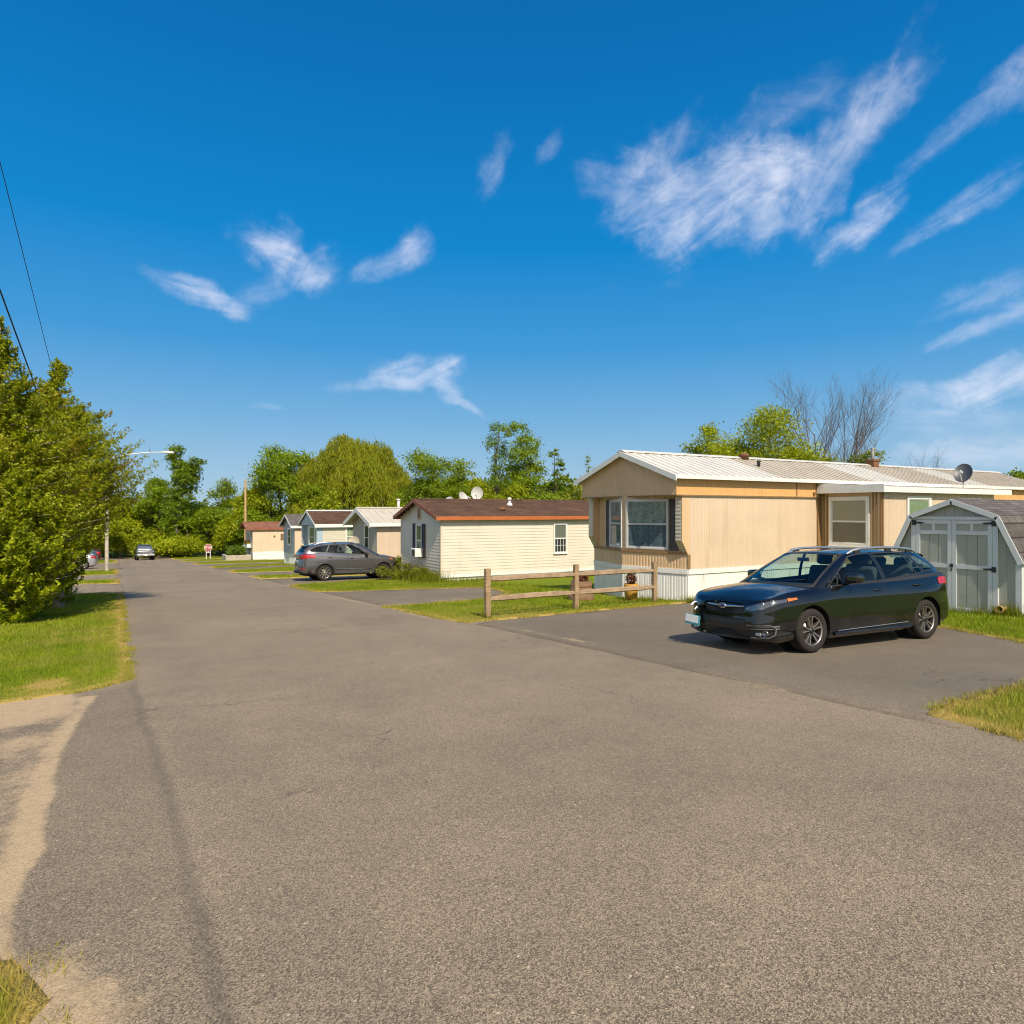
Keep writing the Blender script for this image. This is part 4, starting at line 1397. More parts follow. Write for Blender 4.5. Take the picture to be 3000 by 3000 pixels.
b_ = MB(); b_.lathe([(0.001, -.05), (.05, -.05), (.05, .14), (.07, .15), (.06, .19), (.001, .2)], n=14)
tag(b_.build('roof_vent', BLACK_IRON, None, p), 'small black vent cap midway up the white metal roof slope', 'vent')
# dish on the added room
dish('satellite dish with its face in shade and with a bent feed arm on the flat roof of the added room', (13.2 + 10.75, 13.45 - 1.5, ZT + 3.14), R(195), R(30), 0.70, M_DISH_SHADED, 0.50, aspect=0.75)

# ---- the cream home --------------------------------------------------------
ZY = gz(11.65, 26.1)
yel = thing('mobile_home', 'cream mobile home of lap siding with brown shingle roof and rust fascia', 'mobile home', (11.65, 26.1, ZY))
YW, YL = 4.6, 22.0
siding(yel, YL, YW, 0.20, 2.74, 3.44, 'lap', 'lap', CREAM, SAGE_FRONT, lap=0.134, corner=CREAM_STRIP)
foundation(yel, YL, YW, 0.21, WHITE, style='flat', drop=0.9)
m = MB(); m.box((-.02, -.026, 0.19), (YL, -.0155, 0.33)); m.build('base_board', WHITE, yel)
roof_gable(yel, YL, YW, 2.76, 3.46, 0.30, 0.22, SH_BROWN, RUST_DARK, RUST, th=0.07, fh=0.16, rf=0.16, ridge_mat=SH_BROWN)
fy = Face((-.016, YW), (-.016, 0)); fs = Face((0, -.016), (YL, -.016))
yu = lambda y: YW - y
window(yel, fy, yu(2.66), yu(1.98), 0.95, 2.40, WHITE, SHEER, 0.05)
shutter(yel, fy, yu(3.03), yu(2.69), 0.92, 2.42, PLUM); shutter(yel, fy, yu(1.95), yu(1.61), 0.92, 2.42, PLUM)
m = MB()
N = 28
ov = [(YW / 2 + .17 * math.cos(2 * math.pi * k / N), 2.86 + .30 * math.sin(2 * math.pi * k / N)) for k in range(N)]
m.prism(ov, 0, -.05, -.016); vo = m.build('gable_vent', CREAM_STRIP, yel)
m = MB()
ov = [(YW / 2 + .125 * math.cos(2 * math.pi * k / N), 2.86 + .25 * math.sin(2 * math.pi * k / N)) for k in range(N)]
m.prism(ov, 0, -.062, -.051); m.build('louvre', RUST_DARK, vo)
window(yel, fs, 5.60, 6.34, 1.05, 2.42, WHITE, BLIND_GREY, 0.045, lower_back=DARK_ROOM, grid=(4, 2))
# air conditioner in its front window
ac = thing('air_conditioner', 'white window air conditioner under the sash of the cream home', 'air conditioner', (11.65, 26.1 + 2.12, ZY + 0.97))
m = MB(); m.bbox((-.40, -.27, 0), (-.03, .27, .37), .015); m.build('case', WHITE, ac)
m = MB(); m.box((-.410, -.22, .05), (-.401, .1, .32))
for k in range(7): m.box((-.418, -.22, .06 + k * .037), (-.4105, .1, .078 + k * .037))
m.build('grille', GREY_SHUTTER, ac)


def yel_roof(x, y): return Vector((11.65 + x, 26.1 + y, ZY + 2.83 + (3.46 - 2.76) / (YW / 2) * min(y, YW - y)))


vent_pipe('vent_pipe', 'white vent pipe with a stepped cap on the cream home roof', yel_roof(4.15, 1.5), 0.30, 0.06, WHITE, base=None, cap=True)
b_ = MB(); b_.lathe([(.001, -.03), (.20, -.03), (.19, .05), (.12, .10), (.001, .11)], n=18)
tag(b_.build('roof_vent', RUSTY, None, yel_roof(3.3, 0.75)), 'flat brown turtle vent low on the shingle roof of the cream home', 'vent')
dish('upright pale satellite dish behind the brown shingle ridge, tallest of three', yel_roof(3.1, 2.75) , R(238), R(12), 0.62, None, 0.42, group='satellite dishes on the cream home')
dish('tilted pale satellite dish leaning behind the brown shingle ridge', yel_roof(2.4, 2.9), R(292), R(28), 0.62, None, 0.24, group='satellite dishes on the cream home')
dish('low pale satellite dish barely showing over the brown shingle ridge', yel_roof(1.75, 3.0), R(215), R(35), 0.50, None, 0.10, group='satellite dishes on the cream home')

# ---- the home with the beige metal roof ------------------------------------
Z3 = gz(12.5, 36.7)
h3 = thing('mobile_home', 'pinkish mobile home under a beige ribbed metal roof', 'mobile home', (12.5, 36.7, Z3))
W3, L3 = 4.5, 15.0
siding(h3, L3, W3, 0.55, 2.84, 3.60, 'vert', 'vert', PINK_WALL, FRONT_SHADED, pitch=0.2, corner=None)
foundation(h3, L3, W3, 0.56, WHITE_SKIRT, style='vert', drop=0.9)
roof_gable(h3, L3, W3, 2.86, 3.62, 0.5, 0.28, [ROOF_BEIGE], WHITE, WHITE, metal=True, th=0.05, fh=0.2, rf=0.26, seam=0.42, ridge_mat=ROOF_BEIGE)
f3 = Face((0, W3), (0, 0))
window(h3, f3, W3 - 2.2, W3 - 1.35, 1.15, 2.72, WHITE, DARK_ROOM, 0.09)
window(h3, Face((0, 0), (L3, 0)), 6.0, 7.0, 1.2, 2.4, WHITE, BLIND_GREY, 0.06)
vent_pipe('vent_pipe', 'thin metal vent pipe on the beige metal roof', (12.5 + 6.0, 36.7 + 2.2, Z3 + 3.68), 0.35, 0.04)
dish('tan satellite dish on a ground post before the pinkish home', (11.75, 38.5, gz(11.75, 38.5)), R(225), R(20), 0.85, paint('dish_tan', (0.48, 0.42, 0.33), 0.6, 0.06, 4), 1.65)

# ---- the home with the shaded white gable ------------------------------------------
Z4 = gz(12.6, 48.7)
h4 = thing('mobile_home', 'stone coloured mobile home with a white gable in blue shade over an angled bay window', 'mobile home', (12.6, 48.7, Z4))
W4, L4 = 4.7, 15.0
siding(h4, L4, W4, 0.80, 3.10, 3.98, 'lap', 'lap', STONE_WALL, STONE_WALL, lap=0.17, front=False)
foundation(h4, L4, W4, 0.81, WHITE_SKIRT, style='vert', drop=0.9)
fl4, fr4 = vee_front(h4, W4, 0.74, 1.25, 2.98, 0.5, 0.3, 0.4, WHITE_SHADED, WHITE_SHADED, WHITE, WHITE, WHITE_SKIRT, drop=0.9)
m = MB()
g4 = (3.98 - 2.98) / (W4 / 2 + .03)
wall_vert(m, (-.5, W4 + .03), (-.5, -.03), 2.98, lambda s: 2.98 + g4 * min(s, W4 + .06 - s), 0.2, 0.008); m.build('gable', WHITE_SHADED, h4, fix=False)
m = MB(); m.box((-.49, -.02, 2.985), (0.3, W4 + .02, 3.02)); m.build('soffit', WHITE_SHADED, h4)
roof_gable(h4, L4, W4, 3.12, 4.02, 0.6, 0.22, SH_BROWN, WHITE, WHITE, th=0.06, fh=0.24, rf=0.15, ridge_mat=WHITE)
window(h4, fr4, 0.15, 1.05, 1.35, 2.9, WHITE, SHEER, 0.06); window(h4, fr4, 1.08, 1.95, 1.35, 2.9, WHITE, DARK_ROOM, 0.06)
window(h4, fl4, .3, 1.2, 1.35, 2.9, WHITE, DARK_ROOM, 0.06)
window(h4, Face((0, -.016), (L4, -.016)), 1.62, 2.5, 1.35, 3.0, WHITE, SHEER, 0.1, grid=(3, 3), grid_top=True)
vent_pipe('chimney_pipe', 'white chimney pipe behind the ridge of the home with the shaded white gable', (12.6 + 6.6, 48.7 + 2.5, Z4 + 4.0), 0.95, 0.10, WHITE, cap=True)

# ---- the home with its front in shade -------------------------------------------------
Z5 = gz(12.6, 57.6)
h5 = thing('mobile_home', 'narrow mobile home with its front in slate grey shade and a cream side', 'mobile home', (12.6, 57.6, Z5))
W5, L5 = 4.3, 15.0
siding(h5, L5, W5, 0.85, 3.22, 4.05, 'vert', 'lap', PEACH, LAP_SHADED, pitch=0.3, lap=0.16)
foundation(h5, L5, W5, 0.86, WHITE_SKIRT, style='vert', drop=0.9)
roof_gable(h5, L5, W5, 3.24, 4.08, 0.35, 0.22, SH_GREY, WHITE, WHITE, th=0.06, fh=0.2, rf=0.16, ridge_mat=SH_GREY)
window(h5, Face((-.016, W5), (-.016, 0)), W5 - 2.5, W5 - 1.3, 1.5, 3.0, WHITE, DARK_ROOM, 0.13)
m = MB(); m.box((2.6, -.02, 1.0), (3.5, -.002, 2.95)); dd = m.build('door', PEACH, h5); m = MB(); m.box((3.36, -.06, 1.9), (3.42, -.021, 1.96)); m.build('handle', STEEL_TRIM, dd)

# ---- the peach home ----------------------------------------------------------
Z6 = gz(13, 80.3)
h6 = thing('mobile_home', 'peach mobile home with red brown roof and white skirt at the street end', 'mobile home', (13, 80.3, Z6))
W6, L6 = 5.0, 16.0
siding(h6, L6, W6, 0.88, 3.42, 4.12, 'vert', 'vert', PEACH, FRONT_SHADED, pitch=0.4)
foundation(h6, L6, W6, 0.89, WHITE, style='flat', drop=0.9, inset=-.02)
roof_gable(h6, L6, W6, 3.44, 4.15, 0.7, 0.2, SH_RED, RUST_DARK, RUST_DARK, th=0.06, fh=0.12, rf=0.16, ridge_mat=SH_RED)
f6 = Face((0, W6), (0, 0))
for k in range(3): window(h6, f6, 1.1 + k * 1.0, 1.9 + k * 1.0, 1.6, 3.1, WHITE, DARK_ROOM, 0.08)
m = MB(); m.box((-.5, .7, 1.35), (-.02, W6 - .6, 1.5)); m.build('ledge', WHITE, h6)
window(h6, Face((0, 0), (L6, 0)), 3.0, 3.34, 2.22, 2.86, BROWN_TRIM, BLIND_GREY, 0.05)
m = MB(); m.lathe([(.001, -.09), (.09, -.09), (.11, -.02), (.11, 0)], (2.33, 0, 2.62), n=12, axis=1); m.build('wall_lamp', BROWN_TRIM, h6)

# one more roofline between the last two homes, low behind the cars
# ---- the shed -----------------------------------------------------------------
SX, SY = 15.8, 6.8
ZS = gz(SX, 8) - 0.0
SHED_GREY = paint('shed_grey', (0.37, 0.375, 0.335), 0.6, 0.05, 1.5, (0.2, 0.19, 0.15), 0.25, bump=0.15, bscale=60)
SHED_WHITE = paint('shed_white', (0.60, 0.62, 0.64), 0.5, 0.04, 2, (0.4, 0.38, 0.34), 0.25)
shed = thing('garden_shed', 'grey barn roofed garden shed with white trimmed double doors', 'shed', (SX, SY, ZS))
SW, SL = 2.56, 3.1
SE, SK, SA = 1.26, 2.07, 2.40
prof = [(0, -.25), (0, SE), (0.40, SK), (SW / 2, SA), (SW - .40, SK), (SW, SE), (SW, -.25)]


def shed_top(s):
    pts = [(0, SE), (.40, SK), (SW / 2, SA), (SW - .40, SK), (SW, SE)]
    for a, b in zip(pts, pts[1:]):
        if a[0] <= s <= b[0]: return a[1] + (b[1] - a[1]) * (s - a[0]) / (b[0] - a[0])
    return SE


m = MB()
# grooved panels: eight inch grooves, with extra stations where the roofline bends
def shed_gable(m, x, flip):
    cuts = sorted(set([0, .40, SW / 2, SW - .40, SW] + [round(k * .203 + .05, 3) for k in range(13)]))
    vs = []
    for s in cuts:
        g_ = s in [round(k * .203 + .05, 3) for k in range(13)]
        for ds, o in (((-.006, 0), (-.004, .007), (.004, .007), (.006, 0)) if g_ else ((0, 0),)):
            q = min(max(s + ds, 0), SW)
            vs.append((x + (o if not flip else -o), q, -.25)); vs.append((x + (o if not flip else -o), q, shed_top(q)))
    m.add(vs, [(2 * i, 2 * i + 2, 2 * i + 3, 2 * i + 1) for i in range(len(vs) // 2 - 1)])


shed_gable(m, 0, False); shed_gable(m, SL, True)
m.box((0.003, 0.0, -.25), (SL - .003, .02, SE + .05)); m.box((0.003, SW - .02, -.25), (SL - .003, SW, SE + .05))
m.build('wall', SHED_GREY, shed, fix=False)
c_ = MB(); c_.prism([(p[0] * .96 + .05, p[1] - .04) for p in prof], 0, .05, SL - .05); c_.build('frame', M_CORE, shed)
m = MB()
op = [(-.07, SE - .12), (0.375, SK + .03), (SW / 2, SA + .045), (SW - .375, SK + .03), (SW + .07, SE - .12)]
th = .035
for a, b in zip(op, op[1:]):
    d = Vector((b[0] - a[0], b[1] - a[1])).normalized(); nn = Vector((-d.y, d.x)) * th
    m.prism([a, b, (b[0] + nn.x, b[1] + nn.y), (a[0] + nn.x, a[1] + nn.y)], 0, -.10, SL + .1)
m.build('roof', SH_GREY, shed)
m = MB()
for x0, x1 in ((-.125, -.101), (SL + .101, SL + .125)):
    for a, b in zip(op, op[1:]):
        d = Vector((b[0] - a[0], b[1] - a[1])).normalized(); nn = Vector((-d.y, d.x)) * .03; mm = Vector((-d.y, d.x)) * -.075
        m.prism([(a[0] + mm.x, a[1] + mm.y), (b[0] + mm.x, b[1] + mm.y), (b[0] + nn.x, b[1] + nn.y), (a[0] + nn.x, a[1] + nn.y)], 0, x0, x1)
pieces(m, 'rake_trim', SHED_WHITE, shed)
m = MB()
m.box((-.022, .0, -.2), (-.002, .09, SE - .1)); m.box((-.022, SW - .09, -.2), (-.002, SW, SE - .1)); m.box((-.022, -.022, -.2), (.09, -.001, SE - .1)); pieces(m, 'corner_trim', SHED_WHITE, shed)
D0, D1, DM = 0.50, 2.08, 1.30
m = MB()
m.box((-.045, D0 - .10, .02), (-.001, D0, 2.02)); m.box((-.045, D1, .02), (-.001, D1 + .10, 2.02)); m.box((-.055, D0 - .12, 2.02), (-.001, D1 + .12, 2.09))
pieces(m, 'door_casing', SHED_WHITE, shed)
for y0, y1, side in ((D0 + .006, DM - .005, 0), (DM + .005, D1 - .006, 1)):
    dm = MB(); dm.box((-.026, y0, .03), (-.002, y1, 2.01))
    door = dm.build('door', SHED_GREY, shed)
    t = MB()
    st = .085
    X0_, X1_ = -.046, -.027
    t.box((X0_, y0, .03), (X1_, y0 + st, 2.01)); t.box((X0_, y1 - st, .03), (X1_, y1, 2.01))
    for z0, z1 in ((.03, .12), (.965, 1.055), (1.70, 1.785), (1.93, 2.01)):
        t.box((X0_ + .001, y0 + st, z0), (X1_, y1 - st, z1))
    ym = (y0 + y1) / 2
    t.box((X0_ + .0015, ym - .03, 1.785), (X1_, ym + .03, 1.93))
    t.build('door_trim', SHED_WHITE, door)
    gm_ = MB()
    for k in (1, 2):
        yy = y0 + st + (y1 - y0 - 2 * st) * k / 3
        gm_.box((-.0275, yy - .004, .12), (-.0262, yy + .004, 1.70))
    gm_.build('groove', plain('groove_dark', (0.12, 0.125, 0.11), 0.8), door)
    for z in ((1.95, .99) if side == 0 else (1.95, .99)):
        h = MB()
        ya, yb = (y0 + .17, y0 - .075) if side == 0 else (y1 - .17, y1 + .075)
        h.prism([(ya, z - .012), (ya, z + .012), ((ya + yb * 2) / 3, z + .024), ((ya + yb * 2) / 3, z - .024)], 0, -.058, -.0465)
        e0, e1 = sorted(((ya + yb * 2) / 3, yb)); h.box((-.060, e0, z - .055), (-.0465, e1, z + .055))
        h.build('hinge', BLACK_IRON, door)
m = MB(); m.box((-.066, DM - .03, .99), (-.047, DM + .035, 1.06)); m.tube([(-.075, DM - .01, .98), (-.085, DM - .01, .93), (-.075, DM + .015, .90)], .013, 8); m.build('latch', BLACK_IRON, shed)
cp = MB()
cp.lathe([(.045, 0), (.045, -.16), (.075, -.17), (.085, -.215), (.062, -.222), (.05, -.20), (.035, -.1)], n=24, axis=0)
tag(cp.build('drain_pipe', paint('clay', (0.52, 0.33, 0.13), 0.6, 0.15, 8), None, (SX, SY + .30, ZS + .20)), 'flared clay coloured pipe end poking from the shed wall', 'pipe')

# ---- rail fence -----------------------------------------------------------------
WOOD = paint('weathered_wood', (0.33, 0.225, 0.13), 0.85, 0.18, 3, (0.16, 0.12, 0.085), 0.6, bump=0.5, bscale=25)
_m = NT(WOOD); _b = _m.n['Principled BSDF']
gr = _m.noise(_m.mapping(_m.obj(), (3, 3, 30)), 2.0, 4, 0.6)
cc = _b.inputs['Base Color'].links[0].from_socket
_m.l.new(_m.mix(1.0, cc, _m.ramp(gr, [(0.3, 0.62), (0.7, 1.25)]), 'MULTIPLY'), _b.inputs['Base Color'])
WOOD_RAIL = paint('weathered_rail', (0.33, 0.235, 0.15), 0.85, 0.18, 3, (0.15, 0.115, 0.08), 0.6, bump=0.5, bscale=25)
_m = NT(WOOD_RAIL); _b = _m.n['Principled BSDF']
gr = _m.noise(_m.mapping(_m.obj(), (2, 30, 40)), 2.0, 4, 0.6)
cc = _b.inputs['Base Color'].links[0].from_socket
_m.l.new(_m.mix(1.0, cc, _m.ramp(gr, [(0.3, 0.62), (0.7, 1.25)]), 'MULTIPLY'), _b.inputs['Base Color'])
fence = thing('rail_fence', 'weathered two rail timber fence on the grass strip', 'fence', (7.0, 13.2, gz(7.0, 13.2)))
FP = [(0, 0, 1.09), (2.62, .36, 1.10), (5.35, .62, 1.08)]
rnd = random.Random(3)
for x, y, h in FP:
    m = MB()
    zb = gz(7 + x, 13.2 + y) - gz(7, 13.2)
    n = 5
    for k in range(n):
        z0, z1 = zb - .3 + (h + .3) * k / n, zb - .3 + (h + .3) * (k + 1) / n
    w = .062
    rings = []
    for k in range(7):
        t = k / 6; z = zb - .3 + (h + .3) * t
        s = 1 + rnd.uniform(-.05, .05); ox, oy = rnd.uniform(-.006, .006), rnd.uniform(-.006, .006)
        rings.append([(x + ox + a * w * s, y + oy + b * w * s, z) for a, b in ((-1, -.75), (-.75, -1), (.75, -1), (1, -.75), (1, .75), (.75, 1), (-.75, 1), (-1, .75))])
    vs = [p for r_ in rings for p in r_]
    m.add(vs, [(i * 8 + k, i * 8 + (k + 1) % 8, (i + 1) * 8 + (k + 1) % 8, (i + 1) * 8 + k) for i in range(6) for k in range(8)])
    m.add(rings[-1], [list(range(8))])
    m.build('post', WOOD, fence)
for a, b in zip(FP, FP[1:]):
    for zr_ in (.86, .42):
        m = MB()
        za = gz(7 + a[0], 13.2 + a[1]) - gz(7, 13.2); zb = gz(7 + b[0], 13.2 + b[1]) - gz(7, 13.2)
        path = []
        rings = []
        sag = rnd.uniform(-.015, .03)
        d = Vector((b[0] - a[0], b[1] - a[1])).normalized(); nn = Vector((-d.y, d.x))
        for k in range(13):
            t = k / 12
            x, y = a[0] + (b[0] - a[0]) * t, a[1] + (b[1] - a[1]) * t
            z = za + (zb - za) * t + zr_ + sag * math.sin(t * math.pi) + rnd.uniform(-.004, .004)
            hh = .062 * (0.55 + .45 * min(1, min(t, 1 - t) * 8)) + rnd.uniform(-.005, .005); ww = .04
            rings.append([(x + nn.x * ww * p, y + nn.y * ww * p, z + hh * q) for p, q in ((-1, -.6), (-.3, -1), (.7, -.8), (1, .1), (.4, 1), (-.8, .7))])
        vs = [p for r_ in rings for p in r_]
        m.add(vs, [(i * 6 + k, i * 6 + (k + 1) % 6, (i + 1) * 6 + (k + 1) % 6, (i + 1) * 6 + k) for i in range(12) for k in range(6)])
        m.build('rail', WOOD_RAIL, fence)


def tuft_leaves(seed, c, r, n, size, up=0.4):
    rng = np.random.default_rng(seed)
    d = rng.normal(size=(n, 3)); d /= np.linalg.norm(d, axis=1)[:, None]
    p = np.array(c) + d * np.array(r) * rng.uniform(0.35, 1, (n, 1)) ** 0.5
    return leaf_quads(rng, p, size, d * 0.6 + np.array([0, 0, up]))


def leaf_quads(rng, p, size, nrm=None, asp=0.55):
    n = len(p)
    nv = rng.normal(size=(n, 3)) * 0.9
    if nrm is not None: nv = nv + nrm
    nv /= np.linalg.norm(nv, axis=1)[:, None] + 1e-9
    t = rng.normal(size=(n, 3)); t -= nv * np.sum(t * nv, 1)[:, None]; t /= np.linalg.norm(t, axis=1)[:, None] + 1e-9
    b = np.cross(nv, t)
    s = size * rng.uniform(0.65, 1.35, (n, 1))
    V = np.zeros((n, 4, 3))
    fold = nv * s * 0.12
    V[:, 0] = p - t * s * 0.5; V[:, 1] = p + b * s * asp * 0.5 + fold; V[:, 2] = p + t * s * 0.5; V[:, 3] = p - b * s * asp * 0.5 + fold
    return V


RED_LEAF = leaf_mat('dark_red_foliage', (0.05, 0.012, 0.008), (0.17, 0.035, 0.02), trans=0.2, clump=5)
BARREL = paint('barrel_wood', (0.17, 0.10, 0.055), 0.85, 0.2, 5, (0.08, 0.05, 0.03), 0.5)
pl = thing('barrel_planter', 'brown stacked barrel planter of dark red foliage behind the fence', 'planter', (11.25, 15.6, gz(11.25, 15.6)))
m = MB(); m.lathe([(.001, -.05), (.36, -.05), (.36, .17), (.31, .18), (.31, .21), (.30, .21), (.30, .55), (.27, .56), (.27, .50), (.001, .50)], n=28); m.build('tub', BARREL, pl)
m = MB(); m.lathe([(.363, .03), (.367, .03), (.367, .07), (.363, .07)], n=28); m.lathe([(.303, .40), (.307, .40), (.307, .44), (.303, .44)], n=28); m.build('hoop', RUSTY, pl)
np_mesh('foliage', tuft_leaves(3, (0, 0, .62), (.20, .20, .16), 500, .07), 4, RED_LEAF, pl)
OCHRE = paint('ochre_pot', (0.48, 0.25, 0.04), 0.6, 0.1, 5)
pl = thing('pot_planter', 'ochre pot topped with a dark red plant beside the last fence post', 'planter', (12.25, 14.65, gz(12.25, 14.65)))
m = MB(); m.lathe([(.001, -.05), (.15, -.05), (.19, .30), (.20, .42), (.205, .47), (.18, .47), (.17, .42), (.001, .42)], n=24); m.build('pot', OCHRE, pl)
np_mesh('foliage', tuft_leaves(5, (0, 0, .62), (.15, .15, .2), 420, .06), 4, RED_LEAF, pl)

# flower box and planter of the peach home
YELLOW_FL = leaf_mat('yellow_flowers', (0.45, 0.30, 0.04), (0.70, 0.55, 0.15), trans=0.2, clump=5)
GREEN_LEAF = leaf_mat('planter_green', (0.05, 0.10, 0.01), (0.16, 0.25, 0.02), trans=0.4, clump=3)
fb_ = thing('flower_box', 'white window box of pale yellow flowers on the peach home front', 'flower box', (12.75, 81.2, Z6 + 1.5))
m = MB(); m.box((-.2, 0, 0), (.15, 2.6, .22)); m.build('box', WHITE, fb_)
_r = np.random.default_rng(4); _p = np.stack([_r.uniform(-.2, .14, 620), _r.uniform(.05, 2.55, 620), _r.uniform(.18, .56, 620)], 1)
np_mesh('flowers', leaf_quads(_r, _p, .13), 4, YELLOW_FL, fb_)
pb = thing('planter_box', 'low stone planter with a leafy shrub before the peach home', 'planter', (11.3, 81.5, gz(11.3, 81.5)))
m = MB()
for lo, hi in (((-1.1, -1.4, -.1), (1.5, -1.15, .62)), ((-1.1, 1.6, -.1), (1.5, 1.85, .62)), ((-1.1, -1.15, -.1), (-.85, 1.6, .62)), ((1.25, -1.15, -.1), (1.5, 1.6, .62))): m.bbox(lo, hi, .03)
m.box((-.86, -1.16, 0), (1.26, 1.61, .5)); m.build('box', paint('stone', (0.40, 0.35, 0.29), 0.9, 0.2, 3), pb)
np_mesh('foliage', np.concatenate([tuft_leaves(20 + k, (-.4 + .35 * (k % 4), -.9 + .7 * (k // 4), .85 + .2 * (k % 3)), (.5, .5, .45), 170, .2) for k in range(16)]), 4, GREEN_LEAF, pb)

# ---- poles, lamp, wires, sign ------------------------------------------------------
POLE_WOOD = paint('pole_wood', (0.46, 0.30, 0.14), 0.85, 0.12, 2, (0.3, 0.2, 0.12), 0.4)
POLE_PALE = paint('pole_pale', (0.44, 0.38, 0.31), 0.8, 0.25, 3, (0.12, 0.1, 0.08), 0.7)
GALV = paint('galvanised', (0.60, 0.61, 0.62), 0.4, 0.05, 5, metal=0.2)
px_, py_ = 14.0, 89.0
p0 = at_depth(719, 1500, 14.0 * 0.5 + 89 * 0.866)
m = MB(); zb = gz(p0.x, p0.y); m.tube([(0, 0, -.5), (0, 0, 5.0), (0, 0, 5.72 - zb)], [.15, .14, .125], 12)
tag(m.build('utility_pole', POLE_WOOD, None, (p0.x, p0.y, zb)), 'tall bare wooden pole rising behind the peach home', 'pole')
lp = at_depth(313, 1500, 48.0)
zb = gz(lp.x, lp.y)
lamp = thing('street_lamp', 'pale wooden pole with a curved arm lamp half hidden in the left trees', 'street lamp', (lp.x, lp.y, zb))
m = MB(); m.tube([(0, 0, -.5), (0, 0, 4), (0, 0, 8.6)], [.13, .12, .10], 12); m.build('pole', POLE_PALE, lamp)
za = 1.72 + (1500 - 1343) / 2000 * 48 - zb
m = MB()
ex = Vector((math.cos(R(-12)), math.sin(R(-12)), 0))
arm = [Vector((0, 0, za - .05))] + [ex * (3.45 * t) + Vector((0, 0, za + .52 * math.sin(t * math.pi / 2))) for t in (0.15, .3, .45, .6, .72, .85, 1.0)]
m.tube(arm, [.05, .05, .048, .046, .044, .042, .04, .038], 10); m.build('arm', GALV, lamp)
e = arm[-1]
m = MB(); m.tube([e - ex * .05, e + ex * .12, e + ex * .25, e + ex * .75, e + ex * .85], [.05, .07, .10, .09, .03], 12); hd = m.build('lamp_head', GALV, lamp)
m = MB(); q = e + ex * .45; m.lathe([(.001, .1), (.04, .1), (.04, .2), (.001, .21)], q, n=10); m.build('photocell', GALV, hd)

WIRE = plain('wire', (0.02, 0.02, 0.022), 0.6)


def wire(label, pa, pb, sag, r=0.011):
    m = MB()
    A, Bq = Vector(pa), Vector(pb)
    pts = []
    for k in range(25):
        t = k / 24
        p = A.lerp(Bq, t); p.z -= sag * 4 * t * (1 - t); pts.append(p)
    m.tube(pts, r, 6)
    o = m.build('overhead_wire', WIRE)
    return tag(o, label, 'wire', 'overhead wires on the left')


def through(px, py, X):
    d = ray(px, py); t = X / d.x
    return Vector((0, 0, H_EYE)) + d * t


def wire_px(label, a, b, Xa, Xb, r):
    """a wire that runs on in a straight pull beyond the two places where it shows"""
    A, B = through(a[0], a[1], Xa), through(b[0], b[1], Xb)
    d = B - A
    return wire(label, A - d * 1.2, B + d * 1.3, 0.0, r)


wire_px('thin overhead wire, highest and farthest from the left edge', (0, 475), (148, 1065), -2.0, -1.9, .008)
wire_px('thick dark overhead wire entering the left trees', (0, 850), (66, 1030), -2.2, -2.15, .017)
wire_px('lowest overhead wire crossing the left tree crown', (0, 935), (72, 1110), -2.35, -2.3, .010)

SIGN_RED = paint('sign_red', (0.36, 0.075, 0.07), 0.45, 0.06, 4)
SIGN_WHITE = plain('sign_white', (0.72, 0.70, 0.68), 0.5)
sp = at_depth(610, 1638, 82.0); zb = gz(sp.x, sp.y)
sg = thing('stop_sign', 'red stop sign on a white frame at the street end', 'sign', (sp.x, sp.y, zb), R(-18))
m = MB()
def octo(r): return [(r * math.cos(R(22.5 + 45 * k)), 1.42 + r * math.sin(R(22.5 + 45 * k))) for k in range(8)]
m.prism(octo(.46), 1, -.012, .012); pn = m.build('panel', SIGN_WHITE, sg)
m = MB(); m.prism(octo(.42), 1, -.016, -.0125); m.build('face', SIGN_RED, pn)
cu = bpy.data.curves.new('lettering', 'FONT'); cu.body = 'STOP'; cu.size = .36; cu.align_x = 'CENTER'; cu.align_y = 'CENTER'; cu.extrude = .001; cu.offset = .006
cu.materials.append(SIGN_WHITE)
tmp = bpy.data.objects.new('lettering_curve', cu); link(tmp); bpy.context.view_layer.update()
lm = bpy.data.meshes.new_from_object(tmp.evaluated_get(bpy.context.evaluated_depsgraph_get()))
bpy.data.objects.remove(tmp)
lt = bpy.data.objects.new('lettering', lm); link(lt, pn); lt.location = (0, -.0185, 1.42); lt.rotation_euler = (R(90), 0, 0)
m = MB()
m.box((-.26, .02, -.2), (-.19, .08, 1.1)); m.box((.19, .02, -.2), (.26, .08, 1.1)); m.box((-.19, .025, .80), (.19, .075, .87)); m.box((-.05, .03, .87), (.05, .07, 1.75)); m.build('stand', SIGN_WHITE, sg)
# ------------------------------------------------------------------ trees and other growth
BARK = paint('bark', (0.13, 0.095, 0.065), 0.9, 0.3, 6, (0.05, 0.04, 0.03), 0.5, bump=0.5, bscale=30)
BARK_PALE = paint('bark_pale', (0.26, 0.21, 0.16), 0.9, 0.25, 6, (0.1, 0.08, 0.06), 0.5)
BARK_GREY = paint('bark_grey', (0.125, 0.108, 0.105), 0.9, 0.25, 6)
LEAF_OLIVE = leaf_mat('leaf_olive', (0.104, 0.150, 0.004), (0.444, 0.459, 0.010), (0.30, 0.17, 0.014), trans=0.42, clump=0.8)
LEAF_OLIVE2 = leaf_mat('leaf_olive_dark', (0.076, 0.112, 0.005), (0.322, 0.346, 0.010), (0.22, 0.13, 0.015), trans=0.4, clump=0.9)
LEAF_GREEN = leaf_mat('leaf_green', (0.076, 0.140, 0.006), (0.307, 0.409, 0.012), trans=0.4, clump=0.35)
